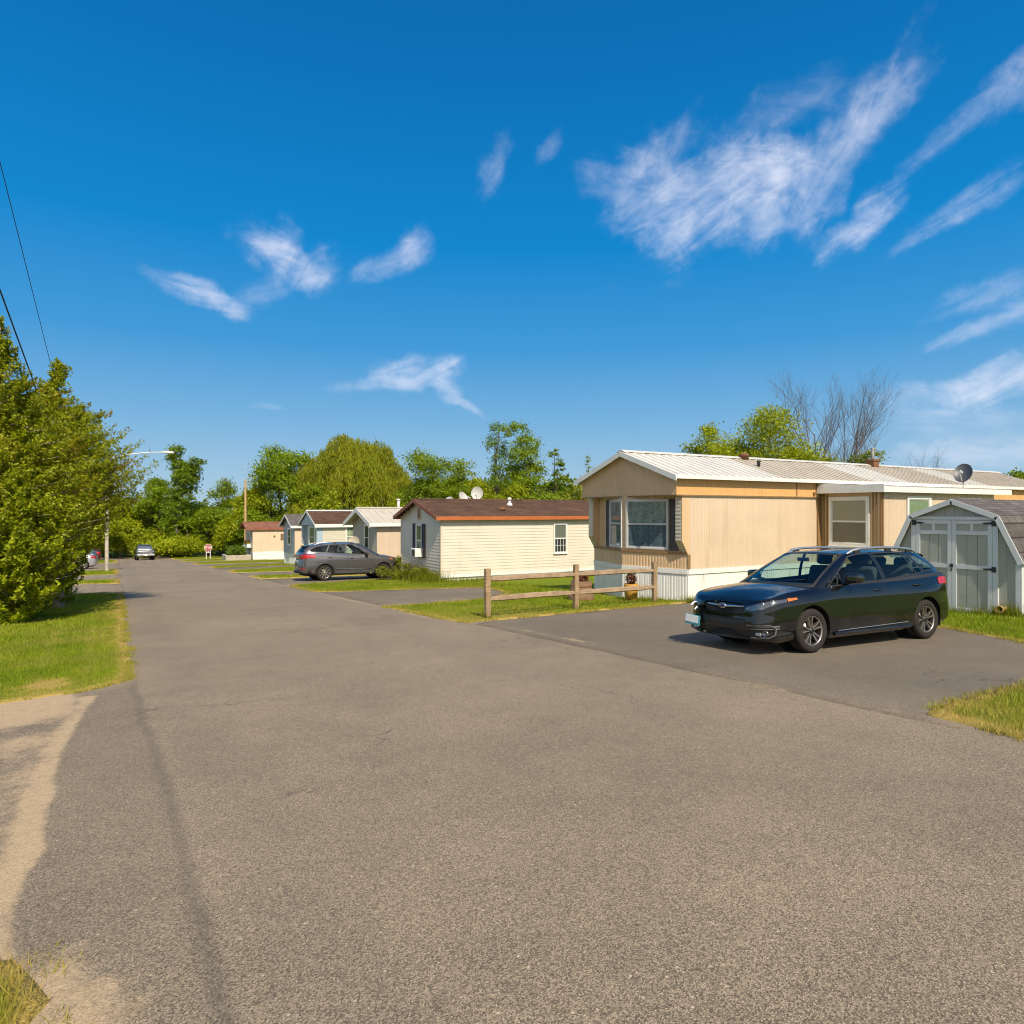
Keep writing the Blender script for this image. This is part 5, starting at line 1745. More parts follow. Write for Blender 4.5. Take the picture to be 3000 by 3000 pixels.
LEAF_DEEP = leaf_mat('leaf_deep', (0.051, 0.108, 0.007), (0.213, 0.312, 0.014), trans=0.35, clump=0.3)
LEAF_YELLOW = leaf_mat('leaf_yellow_green', (0.142, 0.188, 0.006), (0.492, 0.544, 0.012), trans=0.45, clump=0.4)
LEAF_WILLOW = leaf_mat('leaf_willow', (0.12, 0.145, 0.008), (0.43, 0.44, 0.022), trans=0.45, clump=0.5)
LEAF_PALE = leaf_mat('leaf_pale', (0.170, 0.188, 0.025), (0.473, 0.469, 0.060), trans=0.4, clump=0.5)


LEAF_WOODS = leaf_mat('leaf_woods', (0.06, 0.105, 0.006), (0.27, 0.335, 0.016), trans=0.42, clump=0.16)


def sph(rng, n):
    d = rng.normal(size=(n, 3)); return d / np.linalg.norm(d, axis=1)[:, None]


def lobe_leaves(rng, lobes, ncl, nleaf, cr, leaf, hollow=0.55, gap=0.0):
    """leaf clumps spread through rounded lobes (centre, radii), denser towards the outside"""
    C = np.array([l[0] for l in lobes], float); Rr = np.array([l[1] for l in lobes], float)
    wgt = Rr.prod(1) ** (2 / 3); wgt /= wgt.sum()
    k = rng.choice(len(lobes), ncl, p=wgt)
    d = sph(rng, ncl)
    d[:, 2] = np.where(d[:, 2] < -0.5, -d[:, 2] * 0.6, d[:, 2])
    rad = rng.uniform(hollow, 1.0, (ncl, 1)) ** 0.7
    c = C[k] + d * Rr[k] * rad
    if gap:
        n = fbm(c[:, 0] + c[:, 2] * 0.7, c[:, 1] - c[:, 2] * 0.4, 0.5, 3)
        c = c[n > -gap]; d = d[n > -gap]
    m = len(c)
    size = cr * rng.uniform(0.6, 1.3, (m, 1, 1))
    p = c[:, None, :] + rng.normal(size=(m, nleaf, 3)) * size * np.array([1, 1, 0.62])
    nrm = np.repeat(d[:, None, :] * 0.5 + np.array([0, 0, 0.75]), nleaf, 1)
    return leaf_quads(rng, p.reshape(-1, 3), leaf, nrm.reshape(-1, 3), 0.6)


def trunk_mesh(rng, h, r, lobes, nlimb=7, lean=(0, 0), fork=0.35):
    m = MB()
    top = Vector((lean[0], lean[1], h))
    pts = [Vector((0, 0, -0.4))] + [Vector((top.x * t * t + rng.normal() * r * 0.4, top.y * t * t + rng.normal() * r * 0.4, h * t)) for t in (0.02, .15, .3, .5, .7, .88, 1)]
    m.tube(pts, [r * 1.5, r * 1.3, r, r * .88, r * .7, r * .48, r * .28, r * .1], 9)
    order = rng.permutation(len(lobes))[:nlimb]
    for i in order:
        c = Vector(lobes[i][0]); rad = lobes[i][1]
        t = min(0.9, max(fork, (c.z - max(rad) * 0.9) / h * rng.uniform(.6, .9)))
        k = t * h
        s = Vector((top.x * t * t, top.y * t * t, k))
        mid = s.lerp(c, 0.5) + Vector((rng.normal() * .1, rng.normal() * .1, -.08 * (c - s).length))
        m.tube([s, mid, c, c + (c - mid) * .5], [r * .42, r * .3, r * .16, r * .04], 6)
        for q in range(3):
            e = c + Vector((rng.normal(), rng.normal(), abs(rng.normal()) * .6)) * max(rad) * 0.55
            m.tube([mid.lerp(c, rng.uniform(.2, .9)), (mid + e) / 2 + Vector((0, 0, .1)), e], [r * .14, r * .09, r * .03], 5)
    return m


def make_lobes(rng, shape, w, h):
    """crown lobes for a crown w wide and h tall, standing on z = 0"""
    L = []
    if shape == 'round':
        L.append(((0, 0, h * .52), (w * .36, w * .36, h * .40)))
        for k in range(9):
            a = 2 * np.pi * k / 9 + rng.normal() * .25; z = rng.uniform(.20, .82)
            rr = w * .5 * (1 - abs(z - .5) * .8) * .72
            s = w * rng.uniform(.15, .24)
            L.append(((math.cos(a) * rr, math.sin(a) * rr, z * h), (s, s, s * .85)))
        L.append(((rng.normal() * w * .08, rng.normal() * w * .08, h * .86), (w * .2, w * .2, h * .13)))
    elif shape == 'column':
        for k in range(8):
            z = .22 + .72 * k / 7
            rr = w * .5 * (0.55 + .5 * math.sin(math.pi * min(1, z * .95)))
            L.append(((rng.normal() * w * .12, rng.normal() * w * .12, z * h), (rr * rng.uniform(.55, .9), rr * rng.uniform(.55, .9), h * .085)))
    elif shape == 'bush':
        for k in range(7):
            s = w * rng.uniform(.18, .3)
            L.append(((rng.normal() * w * .22, rng.normal() * w * .22, h * rng.uniform(.25, .65)), (s, s, h * .33)))
    elif shape == 'airy':
        for k in range(13):
            z = rng.uniform(.3, .95); a = rng.uniform(0, 6.28); rr = w * .42 * rng.uniform(.2, 1)
            s = w * rng.uniform(.10, .18)
            L.append(((math.cos(a) * rr, math.sin(a) * rr, z * h), (s, s, s * .9)))
    return L


TREES = 'trees along the back of the homes'


def tree(px, t, top, wpx, shape, mat, seed, label, name='broadleaf_tree', ncl=300, nleaf=26, leaf=0.30, cr=None, bark=None, group=TREES, gap=0.25, hollow=.5, base=None, ry=1.0):
    """a tree whose top and width are taken from the photograph and whose distance is t"""
    p = at_depth(px, 1500, t)
    z0 = gz(p.x, p.y)
    ztop = H_EYE + (1500 - top) / F_PX * t
    h = ztop - z0; w = wpx / F_PX * t
    rng = np.random.default_rng(seed)
    T = thing(name, label, 'bush' if shape == 'bush' else 'tree', (p.x, p.y, z0), 0, group)
    L = make_lobes(rng, shape, w, h)
    cr = cr or w * 0.06
    leaf *= 0.80; nleaf = int(nleaf * 1.45)
    V = lobe_leaves(rng, L, int(ncl * (1.7 if shape in ('round', 'bush') else 1.25)), nleaf, cr, leaf, hollow, gap if shape == 'airy' else gap + .12)
    np_mesh('crown', V, 4, mat, T)
    trunk_mesh(rng, h * .85, max(.07, h * .016), L, 7).build('trunk', bark or BARK, T)
    return T


# -- the big trees at the left ---------------------------------------------------
def spray_tree(x, y, h, prof, mat, seed, label, nspray, leaf=0.076, nl=100, lean=0.0, hole=None):
    """layered drooping sprays set round a leaning stem; prof gives crown radius by height"""
    rng = np.random.default_rng(seed)
    z0 = gz(x, y)
    T = thing('leafy_tree', label, 'tree', (x, y, z0), 0, 'large trees at the left verge')
    hs = np.array([p[0] for p in prof]); rs = np.array([p[1] for p in prof])
    zz = rng.uniform(0, 1, nspray * 3)
    keep = rng.uniform(0, 1, nspray * 3) < (np.interp(zz * h, hs, rs) / rs.max()) ** 1.1
    zz = zz[keep][:nspray] * h
    n = len(zz)
    az = rng.uniform(0, 2 * np.pi, n)
    bump = 1 + 0.5 * fbm(az * 1.6, zz * 0.8, 1.0, seed) + 0.45 * fbm(az * 4, zz * 2.2, 1.0, seed + 1)
    Rz = np.interp(zz, hs, rs) * bump
    inner = rng.uniform(0.28, 1.0, n) ** 0.55
    out = np.stack([np.cos(az), np.sin(az), np.zeros(n)], 1)
    tipr = Rz * inner
    slen = np.clip(tipr * 0.6, .45, 1.5) * rng.uniform(.7, 1.2, n)
    tip = out * tipr[:, None] + np.stack([np.zeros(n), np.zeros(n), zz], 1)
    lift = rng.uniform(-.25, .5, n)
    s = rng.uniform(0, 1, (n, nl)) ** 0.8
    # along the spray: rises a little, then droops at the tip
    base = tip - out * slen[:, None] - np.stack([np.zeros(n), np.zeros(n), lift * slen], 1)
    pts = base[:, None, :] + (tip - base)[:, None, :] * s[:, :, None]
    pts[:, :, 2] += slen[:, None] * (0.42 * s * s - 0.10 * s)
    wd = 0.15 * (1.15 - s * 0.85) * np.clip(slen, .5, 1.1)[:, None]
    side = np.stack([-np.sin(az), np.cos(az), np.zeros(n)], 1)
    lat = rng.normal(size=(n, nl)) * wd
    pts += side[:, None, :] * lat[:, :, None]
    pts[:, :, 2] += rng.normal(size=(n, nl)) * 0.045 - np.abs(lat) * .25
    nrm = np.repeat((out * .35 + np.array([0, 0, .9]))[:, None, :], nl, 1)
    V = leaf_quads(rng, pts.reshape(-1, 3), leaf, nrm.reshape(-1, 3), 0.5)
    np_mesh('crown', V, 4, mat, T)
    m = MB()
    m.tube([(0, 0, -.4), (.02, 0, h * .2), (.05, .04, h * .5), (0, 0, h * .92)], [.20, .16, .11, .02], 10)
    for k in range(0, n, max(1, n // 260)):
        b0 = Vector((0, 0, max(.15, zz[k] - .3 * Rz[k])))
        tp = Vector(tip[k]); mid = b0.lerp(tp, .55) + Vector((0, 0, .08 * tp.length * .3))
        m.tube([b0, mid, b0.lerp(tp, .95)], [.026, .016, .005], 5, caps=False)
    m.build('trunk', BARK_PALE, T)
    return T


spray_tree(-2.45, 20.4, 7.2, [(0, .7), (.9, 1.5), (2.3, 2.2), (3.9, 1.8), (5.0, 1.15), (6.1, .55), (6.7, .22), (7.2, .05)], LEAF_OLIVE, 11, 'tallest olive green tree at the left edge of the verge', 1050)
spray_tree(-1.5, 23.4, 7.0, [(0, .3), (.8, .62), (1.4, .92), (2.2, 1.6), (3.1, 2.5), (3.8, 2.75), (4.5, 2.25), (5.2, 1.5), (5.9, .75), (6.5, .3), (7.0, .06)], LEAF_OLIVE, 12, 'olive tree with its branches reaching out over the road edge', 1050)
spray_tree(-2.1, 19.4, 3.4, [(0, .5), (.6, .95), (1.6, 1.3), (2.6, 1.05), (3.4, .2)], LEAF_YELLOW, 13, 'low bright green bushy tree in front of the taller left trees', 480, leaf=.10)
spray_tree(-4.4, 24.5, 8.6, [(0, 1.2), (1, 2.2), (3, 3), (5.5, 2.4), (8.6, .1)], LEAF_OLIVE2, 14, 'darker tree behind the left trees, mostly out of the picture', 700, leaf=.15)

# -- the woods behind everything: a mass nobody could count ------------------------
rng = np.random.default_rng(5)
W_V = []
def wood_belt(xa, ya, xb, yb, n, h, depth, seed):
    rng = np.random.default_rng(seed)
    t = rng.uniform(0, 1, n); o = rng.uniform(-depth, depth, n)
    dx, dy = xb - xa, yb - ya; L = math.hypot(dx, dy)
    x = xa + dx * t - dy / L * o; y = ya + dy * t + dx / L * o
    top = h * (0.75 + 0.5 * fbm(t * L * .12, o * 0.1, 1.0, seed)) * (1 - 0.3 * np.abs(o) / depth)
    z = top * rng.uniform(0.02, 1, n) ** 0.7
    nl = 15
    P = np.stack([x, y, vgz(x, y) + z], 1)[:, None, :] + rng.normal(size=(n, nl, 3)) * np.array([.75, .75, .5])
    nr = np.zeros((n * nl, 3)); nr[:, 2] = .8
    W_V.append(leaf_quads(rng, P.reshape(-1, 3), 0.55, nr, .65))
wood_belt(-60, 124, 75, 134, 5600, 11.5, 5, 1)
wood_belt(46, 66, 41, 128, 6200, 12.5, 4, 2)
wood_belt(62, -10, 60, 60, 1000, 5.0, 5, 6)
wood_belt(-26, 30, -26, 126, 900, 5.0, 4, 3)
wood_belt(62, 10, 150, -60, 700, 5.0, 5, 4)
wd = np_mesh('woods', np.concatenate(W_V), 4, LEAF_WOODS)
tag(wd, kind='stuff')

# -- street end and behind the homes -----------------------------------------------
END = 'trees at the end of the street'
tree(262, 92, 1470, 150, 'round', LEAF_YELLOW, 21, 'pale green tree showing behind the lamp pole at the street end', group=END, leaf=.42)
tree(352, 104, 1455, 130, 'round', LEAF_YELLOW, 22, 'yellow green tree directly behind the oncoming pickup', group=END, leaf=.42)
tree(465, 106, 1392, 140, 'round', LEAF_GREEN, 23, 'green tree just left of the vine covered spire', group=END, leaf=.42, ncl=220)
tree(655, 108, 1350, 150, 'airy', LEAF_GREEN, 25, 'loose feathery tree rising above the red stop sign', group=END, leaf=.34, ncl=230, nleaf=20, bark=BARK_PALE)
tree(610, 104, 1475, 210, 'round', LEAF_GREEN, 26, 'broad low tree behind the stop sign', group=END, leaf=.42, ncl=260)
tree(690, 100, 1480, 120, 'bush', LEAF_YELLOW, 27, 'bright rounded bush left of the peach home', name='bush', group=END, leaf=.38)
tree(420, 98, 1545, 120, 'bush', LEAF_YELLOW, 28, 'low yellow green bush at the far road edge', name='bush', group=END, leaf=.38)
tree(560, 98, 1572, 160, 'bush', LEAF_YELLOW, 29, 'low spreading bush between pickup and stop sign', name='bush', group=END, leaf=.38)
tree(742, 104, 1440, 120, 'round', LEAF_YELLOW, 30, 'light green tree behind the bare wooden pole', group=END, leaf=.4)


def vine_tower():
    p = at_depth(535, 1500, 100); z0 = gz(p.x, p.y)
    rng = np.random.default_rng(24)
    T = thing('vine_covered_tree', 'dark vine covered spire with a forked hand like top', 'tree', (p.x, p.y, z0), 0, END)
    k = 100 / F_PX
    pts = [(-12, 1640, 1.0), (-14, 1590, 1.5), (-20, 1540, 1.7), (-14, 1490, 1.6), (-2, 1450, 1.5), (8, 1420, 1.6), (14, 1392, 1.9), (-12, 1368, 1.2), (-26, 1345, 1.0), (-20, 1322, .9), (28, 1378, 1.2), (42, 1356, 1.0), (6, 1404, 1.8), (-30, 1470, 1.1)]
    c30, s30 = math.cos(YAW), math.sin(YAW)
    L = []
    for dx, yy, r in pts:
        L.append(((dx * k * c30, -dx * k * s30, H_EYE + (1500 - yy) * k - z0), (r, r, r * .95)))
    V = lobe_leaves(rng, L, 420, 24, .34, .34, .45, 0.5)
    np_mesh('crown', V, 4, LEAF_DEEP, T)
    m = MB(); m.tube([(0, 0, -.3)] + [L[i][0] for i in (2, 4, 5, 6)], [.3, .28, .22, .16, .08], 8)
    m.tube([L[6][0], L[7][0], L[9][0]], [.12, .08, .03], 6); m.tube([L[6][0], L[11][0]], [.1, .03], 6)
    m.tube([(1.8, .4, -.2), (1.0, .1, 2.2), (.2, 0, 5.0)], [.12, .1, .07], 7)
    m.build('trunk', BARK_PALE, T)


vine_tower()
tree(905, 94, 1392, 150, 'round', LEAF_GREEN, 33, 'green tree between the dense dark tree and the willow', leaf=.38, ncl=260)
tree(730, 96, 1425, 130, 'round', LEAF_YELLOW, 34, 'light green tree over the peach home gable', leaf=.38, ncl=220)
tree(822, 98, 1303, 215, 'round', LEAF_GREEN, 31, 'dense dark green tree standing just left of the willow', leaf=.40, ncl=330, nleaf=28, hollow=.6)
tree(790, 92, 1470, 120, 'bush', LEAF_GREEN, 32, 'green bush above the peach home roof', name='bush', leaf=.36)


def willow():
    t = 98; p = at_depth(1042, 1500, t); z0 = gz(p.x, p.y)
    rng = np.random.default_rng(40)
    h = H_EYE + (1500 - 1248) / F_PX * t - z0
    T = thing('willow_tree', 'broad golden weeping willow with hanging strands', 'tree', (p.x, p.y, z0), 0, TREES)
    R0 = 8.6
    n = 4200
    d = sph(rng, n); d[:, 2] = np.abs(d[:, 2])
    rad = rng.uniform(.55, 1, n) ** .6
    lob = [((0, 0, .58), .60, .36), ((-.52, .1, .50), .46, .30), ((.50, -.1, .47), .48, .30), ((.12, .5, .52), .48, .32), ((-.1, -.55, .50), .46, .30), ((.80, .0, .40), .30, .22), ((-.3, -.2, .68), .36, .26), ((.34, -.1, .66), .34, .25), ((-.80, -.1, .34), .26, .22)]
    k = rng.choice(len(lob), n, p=np.array([l[1] ** 2 for l in lob]) / sum(l[1] ** 2 for l in lob))
    cc = np.array([(l[0][0] * R0, l[0][1] * R0, l[0][2] * h) for l in lob])[k]
    st = cc + d * np.array([1, 1, .9]) * rad[:, None] * np.array([(l[1] * R0, l[1] * R0, l[2] * h) for l in lob])[k]
    ln = rng.uniform(1.0, 5.4, n) * (1.1 - .8 * d[:, 2] * rad)
    nl = 38
    s = rng.uniform(0, 1, (n, nl))
    out = d * np.array([1, 1, 0])
    P = st[:, None, :] + out[:, None, :] * (ln[:, None] * .30 * s ** .6)[:, :, None]
    P[:, :, 2] -= ln[:, None] * s ** 1.25
    P += rng.normal(size=P.shape) * .16
    P[:, :, 2] = np.maximum(P[:, :, 2], .8)
    V = leaf_quads(rng, P.reshape(-1, 3), .40, None, .22)
    # hang the leaves down the strands
    c = V.mean(1, keepdims=True); q = V - c
    ax = np.zeros((len(V), 3)); ax[:, 2] = -1; ax += rng.normal(size=ax.shape) * .28; ax /= np.linalg.norm(ax, axis=1)[:, None]
    sd = np.cross(ax, rng.normal(size=ax.shape)); sd /= np.linalg.norm(sd, axis=1)[:, None]
    ln2 = (.24 * rng.uniform(.6, 1.4, len(V)))[:, None]
    V[:, 0] = c[:, 0] - ax * ln2; V[:, 2] = c[:, 0] + ax * ln2; V[:, 1] = c[:, 0] + sd * .042; V[:, 3] = c[:, 0] - sd * .042
    np_mesh('crown', V, 4, LEAF_WILLOW, T)
    m = MB()
    m.tube([(0, 0, -.4), (.1, 0, 2), (.2, .1, 4.5)], [.65, .5, .42], 10)
    for k in range(11):
        a = 2 * np.pi * k / 11 + rng.normal() * .2; rr = R0 * rng.uniform(.35, .65)
        e = Vector((math.cos(a) * rr, math.sin(a) * rr, h * rng.uniform(.5, .68)))
        m.tube([(.2, .1, 4.2), Vector((.2, .1, 4.2)).lerp(e, .5) + Vector((0, 0, 1.1)), e, e + Vector((math.cos(a), math.sin(a), -.8))], [.3, .2, .09, .03], 7)
    m.build('trunk', BARK, T)


willow()
for i, (px, top, w, lab) in enumerate([(950, 1440, 130, 'yellow green bush below the left edge of the willow'), (1030, 1455, 120, 'rounded bush between the slate roof and the willow'), (1120, 1425, 150, 'leafy bush under the right skirts of the willow'), (1190, 1455, 110, 'small bright bush by the beige metal roof')]):
    tree(px, 84 + i, top, w, 'bush', LEAF_YELLOW, 50 + i, lab, name='bush', leaf=.34, ncl=150)
tree(1262, 88, 1318, 190, 'round', LEAF_GREEN, 61, 'rounded green tree right of the willow', leaf=.32, ncl=270, nleaf=24)
tree(1350, 84, 1335, 150, 'round', LEAF_GREEN, 62, 'medium green tree behind the satellite dishes', leaf=.30, ncl=240, nleaf=22)
tree(1452, 78, 1244, 130, 'column', LEAF_DEEP, 63, 'tall see through poplar left of the denser poplar', leaf=.25, ncl=260, nleaf=15, gap=.12)
tree(1550, 76, 1240, 150, 'column', LEAF_GREEN, 64, 'tall dense poplar with the highest pointed top', leaf=.28, ncl=300, nleaf=24, gap=.3)
tree(1625, 74, 1318, 62, 'column', LEAF_DEEP, 65, 'slender poplar sprig right of the tall poplars', leaf=.26, ncl=110, nleaf=18)
tree(1405, 76, 1395, 130, 'round', LEAF_YELLOW, 66, 'bright green tree low between dishes and tall poplar', leaf=.3, ncl=210)
tree(1500, 72, 1420, 150, 'round', LEAF_YELLOW, 67, 'bright green tree at the foot of the two tall poplars', leaf=.3, ncl=240)
tree(1600, 70, 1425, 130, 'round', LEAF_GREEN, 68, 'green tree at the foot of the slender poplar', leaf=.3, ncl=200)
tree(1685, 66, 1405, 110, 'bush', LEAF_PALE, 69, 'pale bush beside the left gable of the tan home', name='bush', leaf=.24, ncl=210)
tree(1728, 60, 1345, 42, 'column', LEAF_GREEN, 70, 'small leafy tip peeping over the left slope of the tan roof', leaf=.14, ncl=70, nleaf=16)
tree(2240, 46, 1192, 330, 'round', LEAF_YELLOW, 71, 'bright green tree with the tallest crown behind the tan home', leaf=.2, ncl=700, nleaf=26, gap=.3)
tree(2072, 47, 1226, 180, 'round', LEAF_YELLOW, 72, 'bright tree with loose upright sprays behind the tan roof', leaf=.2, ncl=300, nleaf=20)
tree(2060, 45, 1262, 250, 'bush', LEAF_YELLOW, 73, 'rounded bright bush left of the tallest bright crown', name='bush', leaf=.2, ncl=320)
tree(2370, 46, 1300, 240, 'bush', LEAF_YELLOW, 74, 'low bright bush between the tall crown and the bare trees', name='bush', leaf=.2, ncl=260)
tree(2500, 44, 1312, 160, 'airy', LEAF_OLIVE2, 75, 'sparse leafy shrub at the foot of the bare trees', leaf=.18, ncl=210, nleaf=12)
tree(2985, 60, 1376, 120, 'round', LEAF_GREEN, 76, 'distant green tree at the right edge over the roof end', leaf=.28, ncl=200)
tree(3120, 58, 1330, 160, 'round', LEAF_GREEN, 77, 'large green tree beyond the right end of the tan home', leaf=.28, ncl=220)


def bare_tree(px, t, top, wpx, seed, label, stems=1):
    p = at_depth(px, 1500, t); z0 = gz(p.x, p.y)
    h = H_EYE + (1500 - top) / F_PX * t - z0
    spread = wpx / F_PX * t / 2
    rnd = random.Random(seed)
    T = thing('bare_tree', label, 'tree', (p.x, p.y, z0), 0, 'leafless trees behind the tan home')
    m = MB(); tw = MB()

    def grow(s, d, ln, r, lv):
        pts = [s]; cur = Vector(s); dd = Vector(d)
        n = 4
        for k in range(n):
            dd = (dd + Vector((rnd.gauss(0, .09), rnd.gauss(0, .09), .05 if lv else .02))).normalized()
            cur = cur + dd * ln / n
            pts.append(cur.copy())
        rs = [r * (1 - .62 * k / n) for k in range(n + 1)]
        (m if lv < 2 else tw).tube(pts, rs, 6 if lv < 2 else 3, caps=False)
        if lv >= 4: return
        kids = (9, 7, 6, 4)[lv]
        for k in range(kids):
            f = .28 + .72 * (k + rnd.random()) / kids
            i = min(n - 1, int(f * n)); q = pts[i].lerp(pts[i + 1], f * n - i)
            a = rnd.uniform(0, 6.28); tilt = rnd.uniform(.36, .78)
            ax = dd.orthogonal().normalized(); ax = Matrix.Rotation(a, 3, dd) @ ax
            nd = (dd * math.cos(tilt) + ax * math.sin(tilt) + Vector((0, 0, .22))).normalized()
            grow(q, nd, ln * rnd.uniform(.42, .62) * (1.1 - .35 * f), rs[i] * .55, lv + 1)

    for k in range(stems):
        a = 2 * math.pi * k / max(1, stems)
        d = Vector((math.cos(a) * spread / h * .5, math.sin(a) * spread / h * .5, 1)).normalized() if stems > 1 else Vector((0, 0, 1))
        grow(Vector((0, 0, -.2)), d, h * .80, h * .008, 0)
    m.build('trunk', BARK_GREY, T); tw.build('twigs', BARK_GREY, T)


bare_tree(2430, 47, 1150, 150, 3, 'bare many stemmed tree nearest the bright green crown', 3)
bare_tree(2525, 46, 1145, 190, 4, 'single stemmed bare tree with a wide fan of twigs', 1)
bare_tree(2672, 44, 1335, 50, 6, 'small bare tree tips behind the rusty chimney box', 1)

# -- weeds and bushes by the walls ---------------------------------------------------
WEED = leaf_mat('weeds', (0.07, 0.10, 0.006), (0.26, 0.27, 0.015), trans=0.4, clump=1.2)


def stalks(seed, cx, cy, rx, ry, n, h, w=0.012):
    rng = np.random.default_rng(seed)
    x = cx + rng.normal(size=n) * rx * .5; y = cy + rng.normal(size=n) * ry * .5
    z = vgz(x, y)
    hh = h * rng.uniform(.35, 1.15, n)
    a = rng.uniform(0, 6.28, n); la = rng.uniform(0, 6.28, n); le = hh * rng.uniform(.1, .5, n)
    V = np.zeros((n, 3, 3))
    V[:, 0] = np.stack([x - np.cos(a) * w, y - np.sin(a) * w, z], 1); V[:, 1] = np.stack([x + np.cos(a) * w, y + np.sin(a) * w, z], 1)
    V[:, 2] = np.stack([x + np.cos(la) * le, y + np.sin(la) * le, z + hh], 1)
    return V


parts = [stalks(1, 11.2, 26.3, .7, .7, 900, .55), stalks(2, 11.25, 28.2, .5, 2.2, 1500, .6), stalks(3, 13.8, 25.8, 4.5, .3, 1700, .24), stalks(4, 18, 25.75, 5, .3, 1300, .24),
         stalks(5, 15.72, 7.4, .16, 1.1, 520, .2, .007), stalks(6, 15.7, 7.0, .2, .35, 260, .34, .008), stalks(7, 15.7, 9.2, .15, .5, 160, .2, .007),
         stalks(8, 13.15, 13.3, .15, .35, 240, .22, .007), stalks(9, 12.8, 14.6, .3, 1.0, 300, .16, .007), stalks(10, 7.0, 13.2, .12, .12, 110, .2, .005), stalks(11, 9.62, 13.56, .12, .12, 110, .18, .005), stalks(12, 12.35, 13.82, .12, .12, 130, .2, .005)]
tag(np_mesh('weeds', np.concatenate(parts), 3, WEED), kind='stuff')


def shrub(x, y, w, h, mat, seed, label, ncl, leaf, name='shrub', thin=.25):
    rng = np.random.default_rng(seed)
    z0 = gz(x, y)
    T = thing(name, label, 'shrub', (x, y, z0))
    L = make_lobes(rng, 'bush', w, h)
    np_mesh('foliage', lobe_leaves(rng, L, ncl, 22, w * .09, leaf, .3, thin), 4, mat, T)
    m = MB()
    for k in range(9):
        a = rng.uniform(0, 6.28); r_ = rng.uniform(.1, .4) * w
        m.tube([(rng.normal() * .05, rng.normal() * .05, -.1), (math.cos(a) * r_ * .5, math.sin(a) * r_ * .5, h * .45), (math.cos(a) * r_, math.sin(a) * r_, h * rng.uniform(.7, 1.05))], [.014, .010, .004], 5)
    m.build('stems', BARK, T)


shrub(12.0, 30.85, 1.1, 1.25, WEED, 81, 'tall scraggly shrub at the far front corner of the cream home', 90, .10)
shrub(11.2, 27.9, .8, 1.15, WEED, 82, 'weedy plant under the front window of the cream home', 40, .08)
shrub(11.0, 26.7, .9, .75, WEED, 83, 'low weedy clump near the front corner of the cream home', 60, .08)
shrub(10.7, 29.6, 1.3, .7, WEED, 84, 'spreading weed clump beside the grey parked car', 80, .09)
# ------------------------------------------------------------------ cars
def catmull(P, n, closed_start=None, closed_end=None):
    """P: (k, d) control points -> n points through them, evenly spread over the spans"""
    P = np.asarray(P, float)
    a = closed_start if closed_start is not None else 2 * P[0] - P[1]
    b = closed_end if closed_end is not None else 2 * P[-1] - P[-2]
    Q = np.vstack([a, P, b])
    k = len(P) - 1
    t = np.linspace(0, k, n)
    i = np.minimum(t.astype(int), k - 1); f = (t - i)[:, None]
    p0, p1, p2, p3 = Q[i], Q[i + 1], Q[i + 2], Q[i + 3]
    # centripetal-like damping keeps long and short spans from overshooting
    d1 = np.linalg.norm(p1 - p0, axis=1, keepdims=True) + 1e-9; d2 = np.linalg.norm(p2 - p1, axis=1, keepdims=True) + 1e-9; d3 = np.linalg.norm(p3 - p2, axis=1, keepdims=True) + 1e-9
    m1 = d2 * ((p1 - p0) / d1 * d2 + (p2 - p1) / d2 * d1) / (d1 + d2)
    m2 = d2 * ((p2 - p1) / d2 * d3 + (p3 - p2) / d3 * d2) / (d2 + d3)
    f2, f3 = f * f, f * f * f
    return (2 * f3 - 3 * f2 + 1) * p1 + (f3 - 2 * f2 + f) * m1 + (-2 * f3 + 3 * f2) * p2 + (f3 - f2) * m2


MIR = np.array([1, -1, 1.0])


def half_curve(P, n):
    """a curve from the front centre line to the rear centre line, square to both"""
    P = np.asarray(P, float)
    return catmull(P, n, P[1] * MIR, P[-2] * MIR)


def grid_faces(bm, G, flip=False):
    nr, nc = G.shape[:2]
    vs = [[bm.verts.new(G[r, c]) for c in range(nc)] for r in range(nr)]
    for r in range(nr - 1):
        for c in range(nc - 1):
            q = [vs[r][c], vs[r][c + 1], vs[r + 1][c + 1], vs[r + 1][c]]
            try: bm.faces.new(q[::-1] if flip else q)
            except ValueError: pass
    return vs


def mirror_grid(G):
    """the whole ring from its y > 0 half (columns run front centre -> rear centre)"""
    M = G[:, ::-1] * MIR
    return np.concatenate([G, M[:, 1:]], 1)


def coons(F, K, Lc, Rc, nu, nv, bulge):
    """patch between front curve F (u), back curve K (u), left Lc (v) and right Rc (v)"""
    u = np.linspace(0, 1, nu)[None, :, None]; v = np.linspace(0, 1, nv)[:, None, None]
    F, K, Lc, Rc = F[None], K[None], Lc[:, None], Rc[:, None]
    S = (1 - v) * F + v * K + (1 - u) * Lc + u * Rc
    S = S - ((1 - u) * (1 - v) * F[:, :1] + u * (1 - v) * F[:, -1:] + (1 - u) * v * K[:, :1] + u * v * K[:, -1:])
    S[:, :, 2] += (bulge * np.sin(np.pi * u) * np.sin(np.pi * v) ** 0.6)[:, :, 0]
    return S


def resample(P, n):
    P = np.asarray(P); d = np.r_[0, np.cumsum(np.linalg.norm(np.diff(P, axis=0), axis=1))]
    t = np.linspace(0, d[-1], n)
    return np.stack([np.interp(t, d, P[:, k]) for k in range(3)], 1)


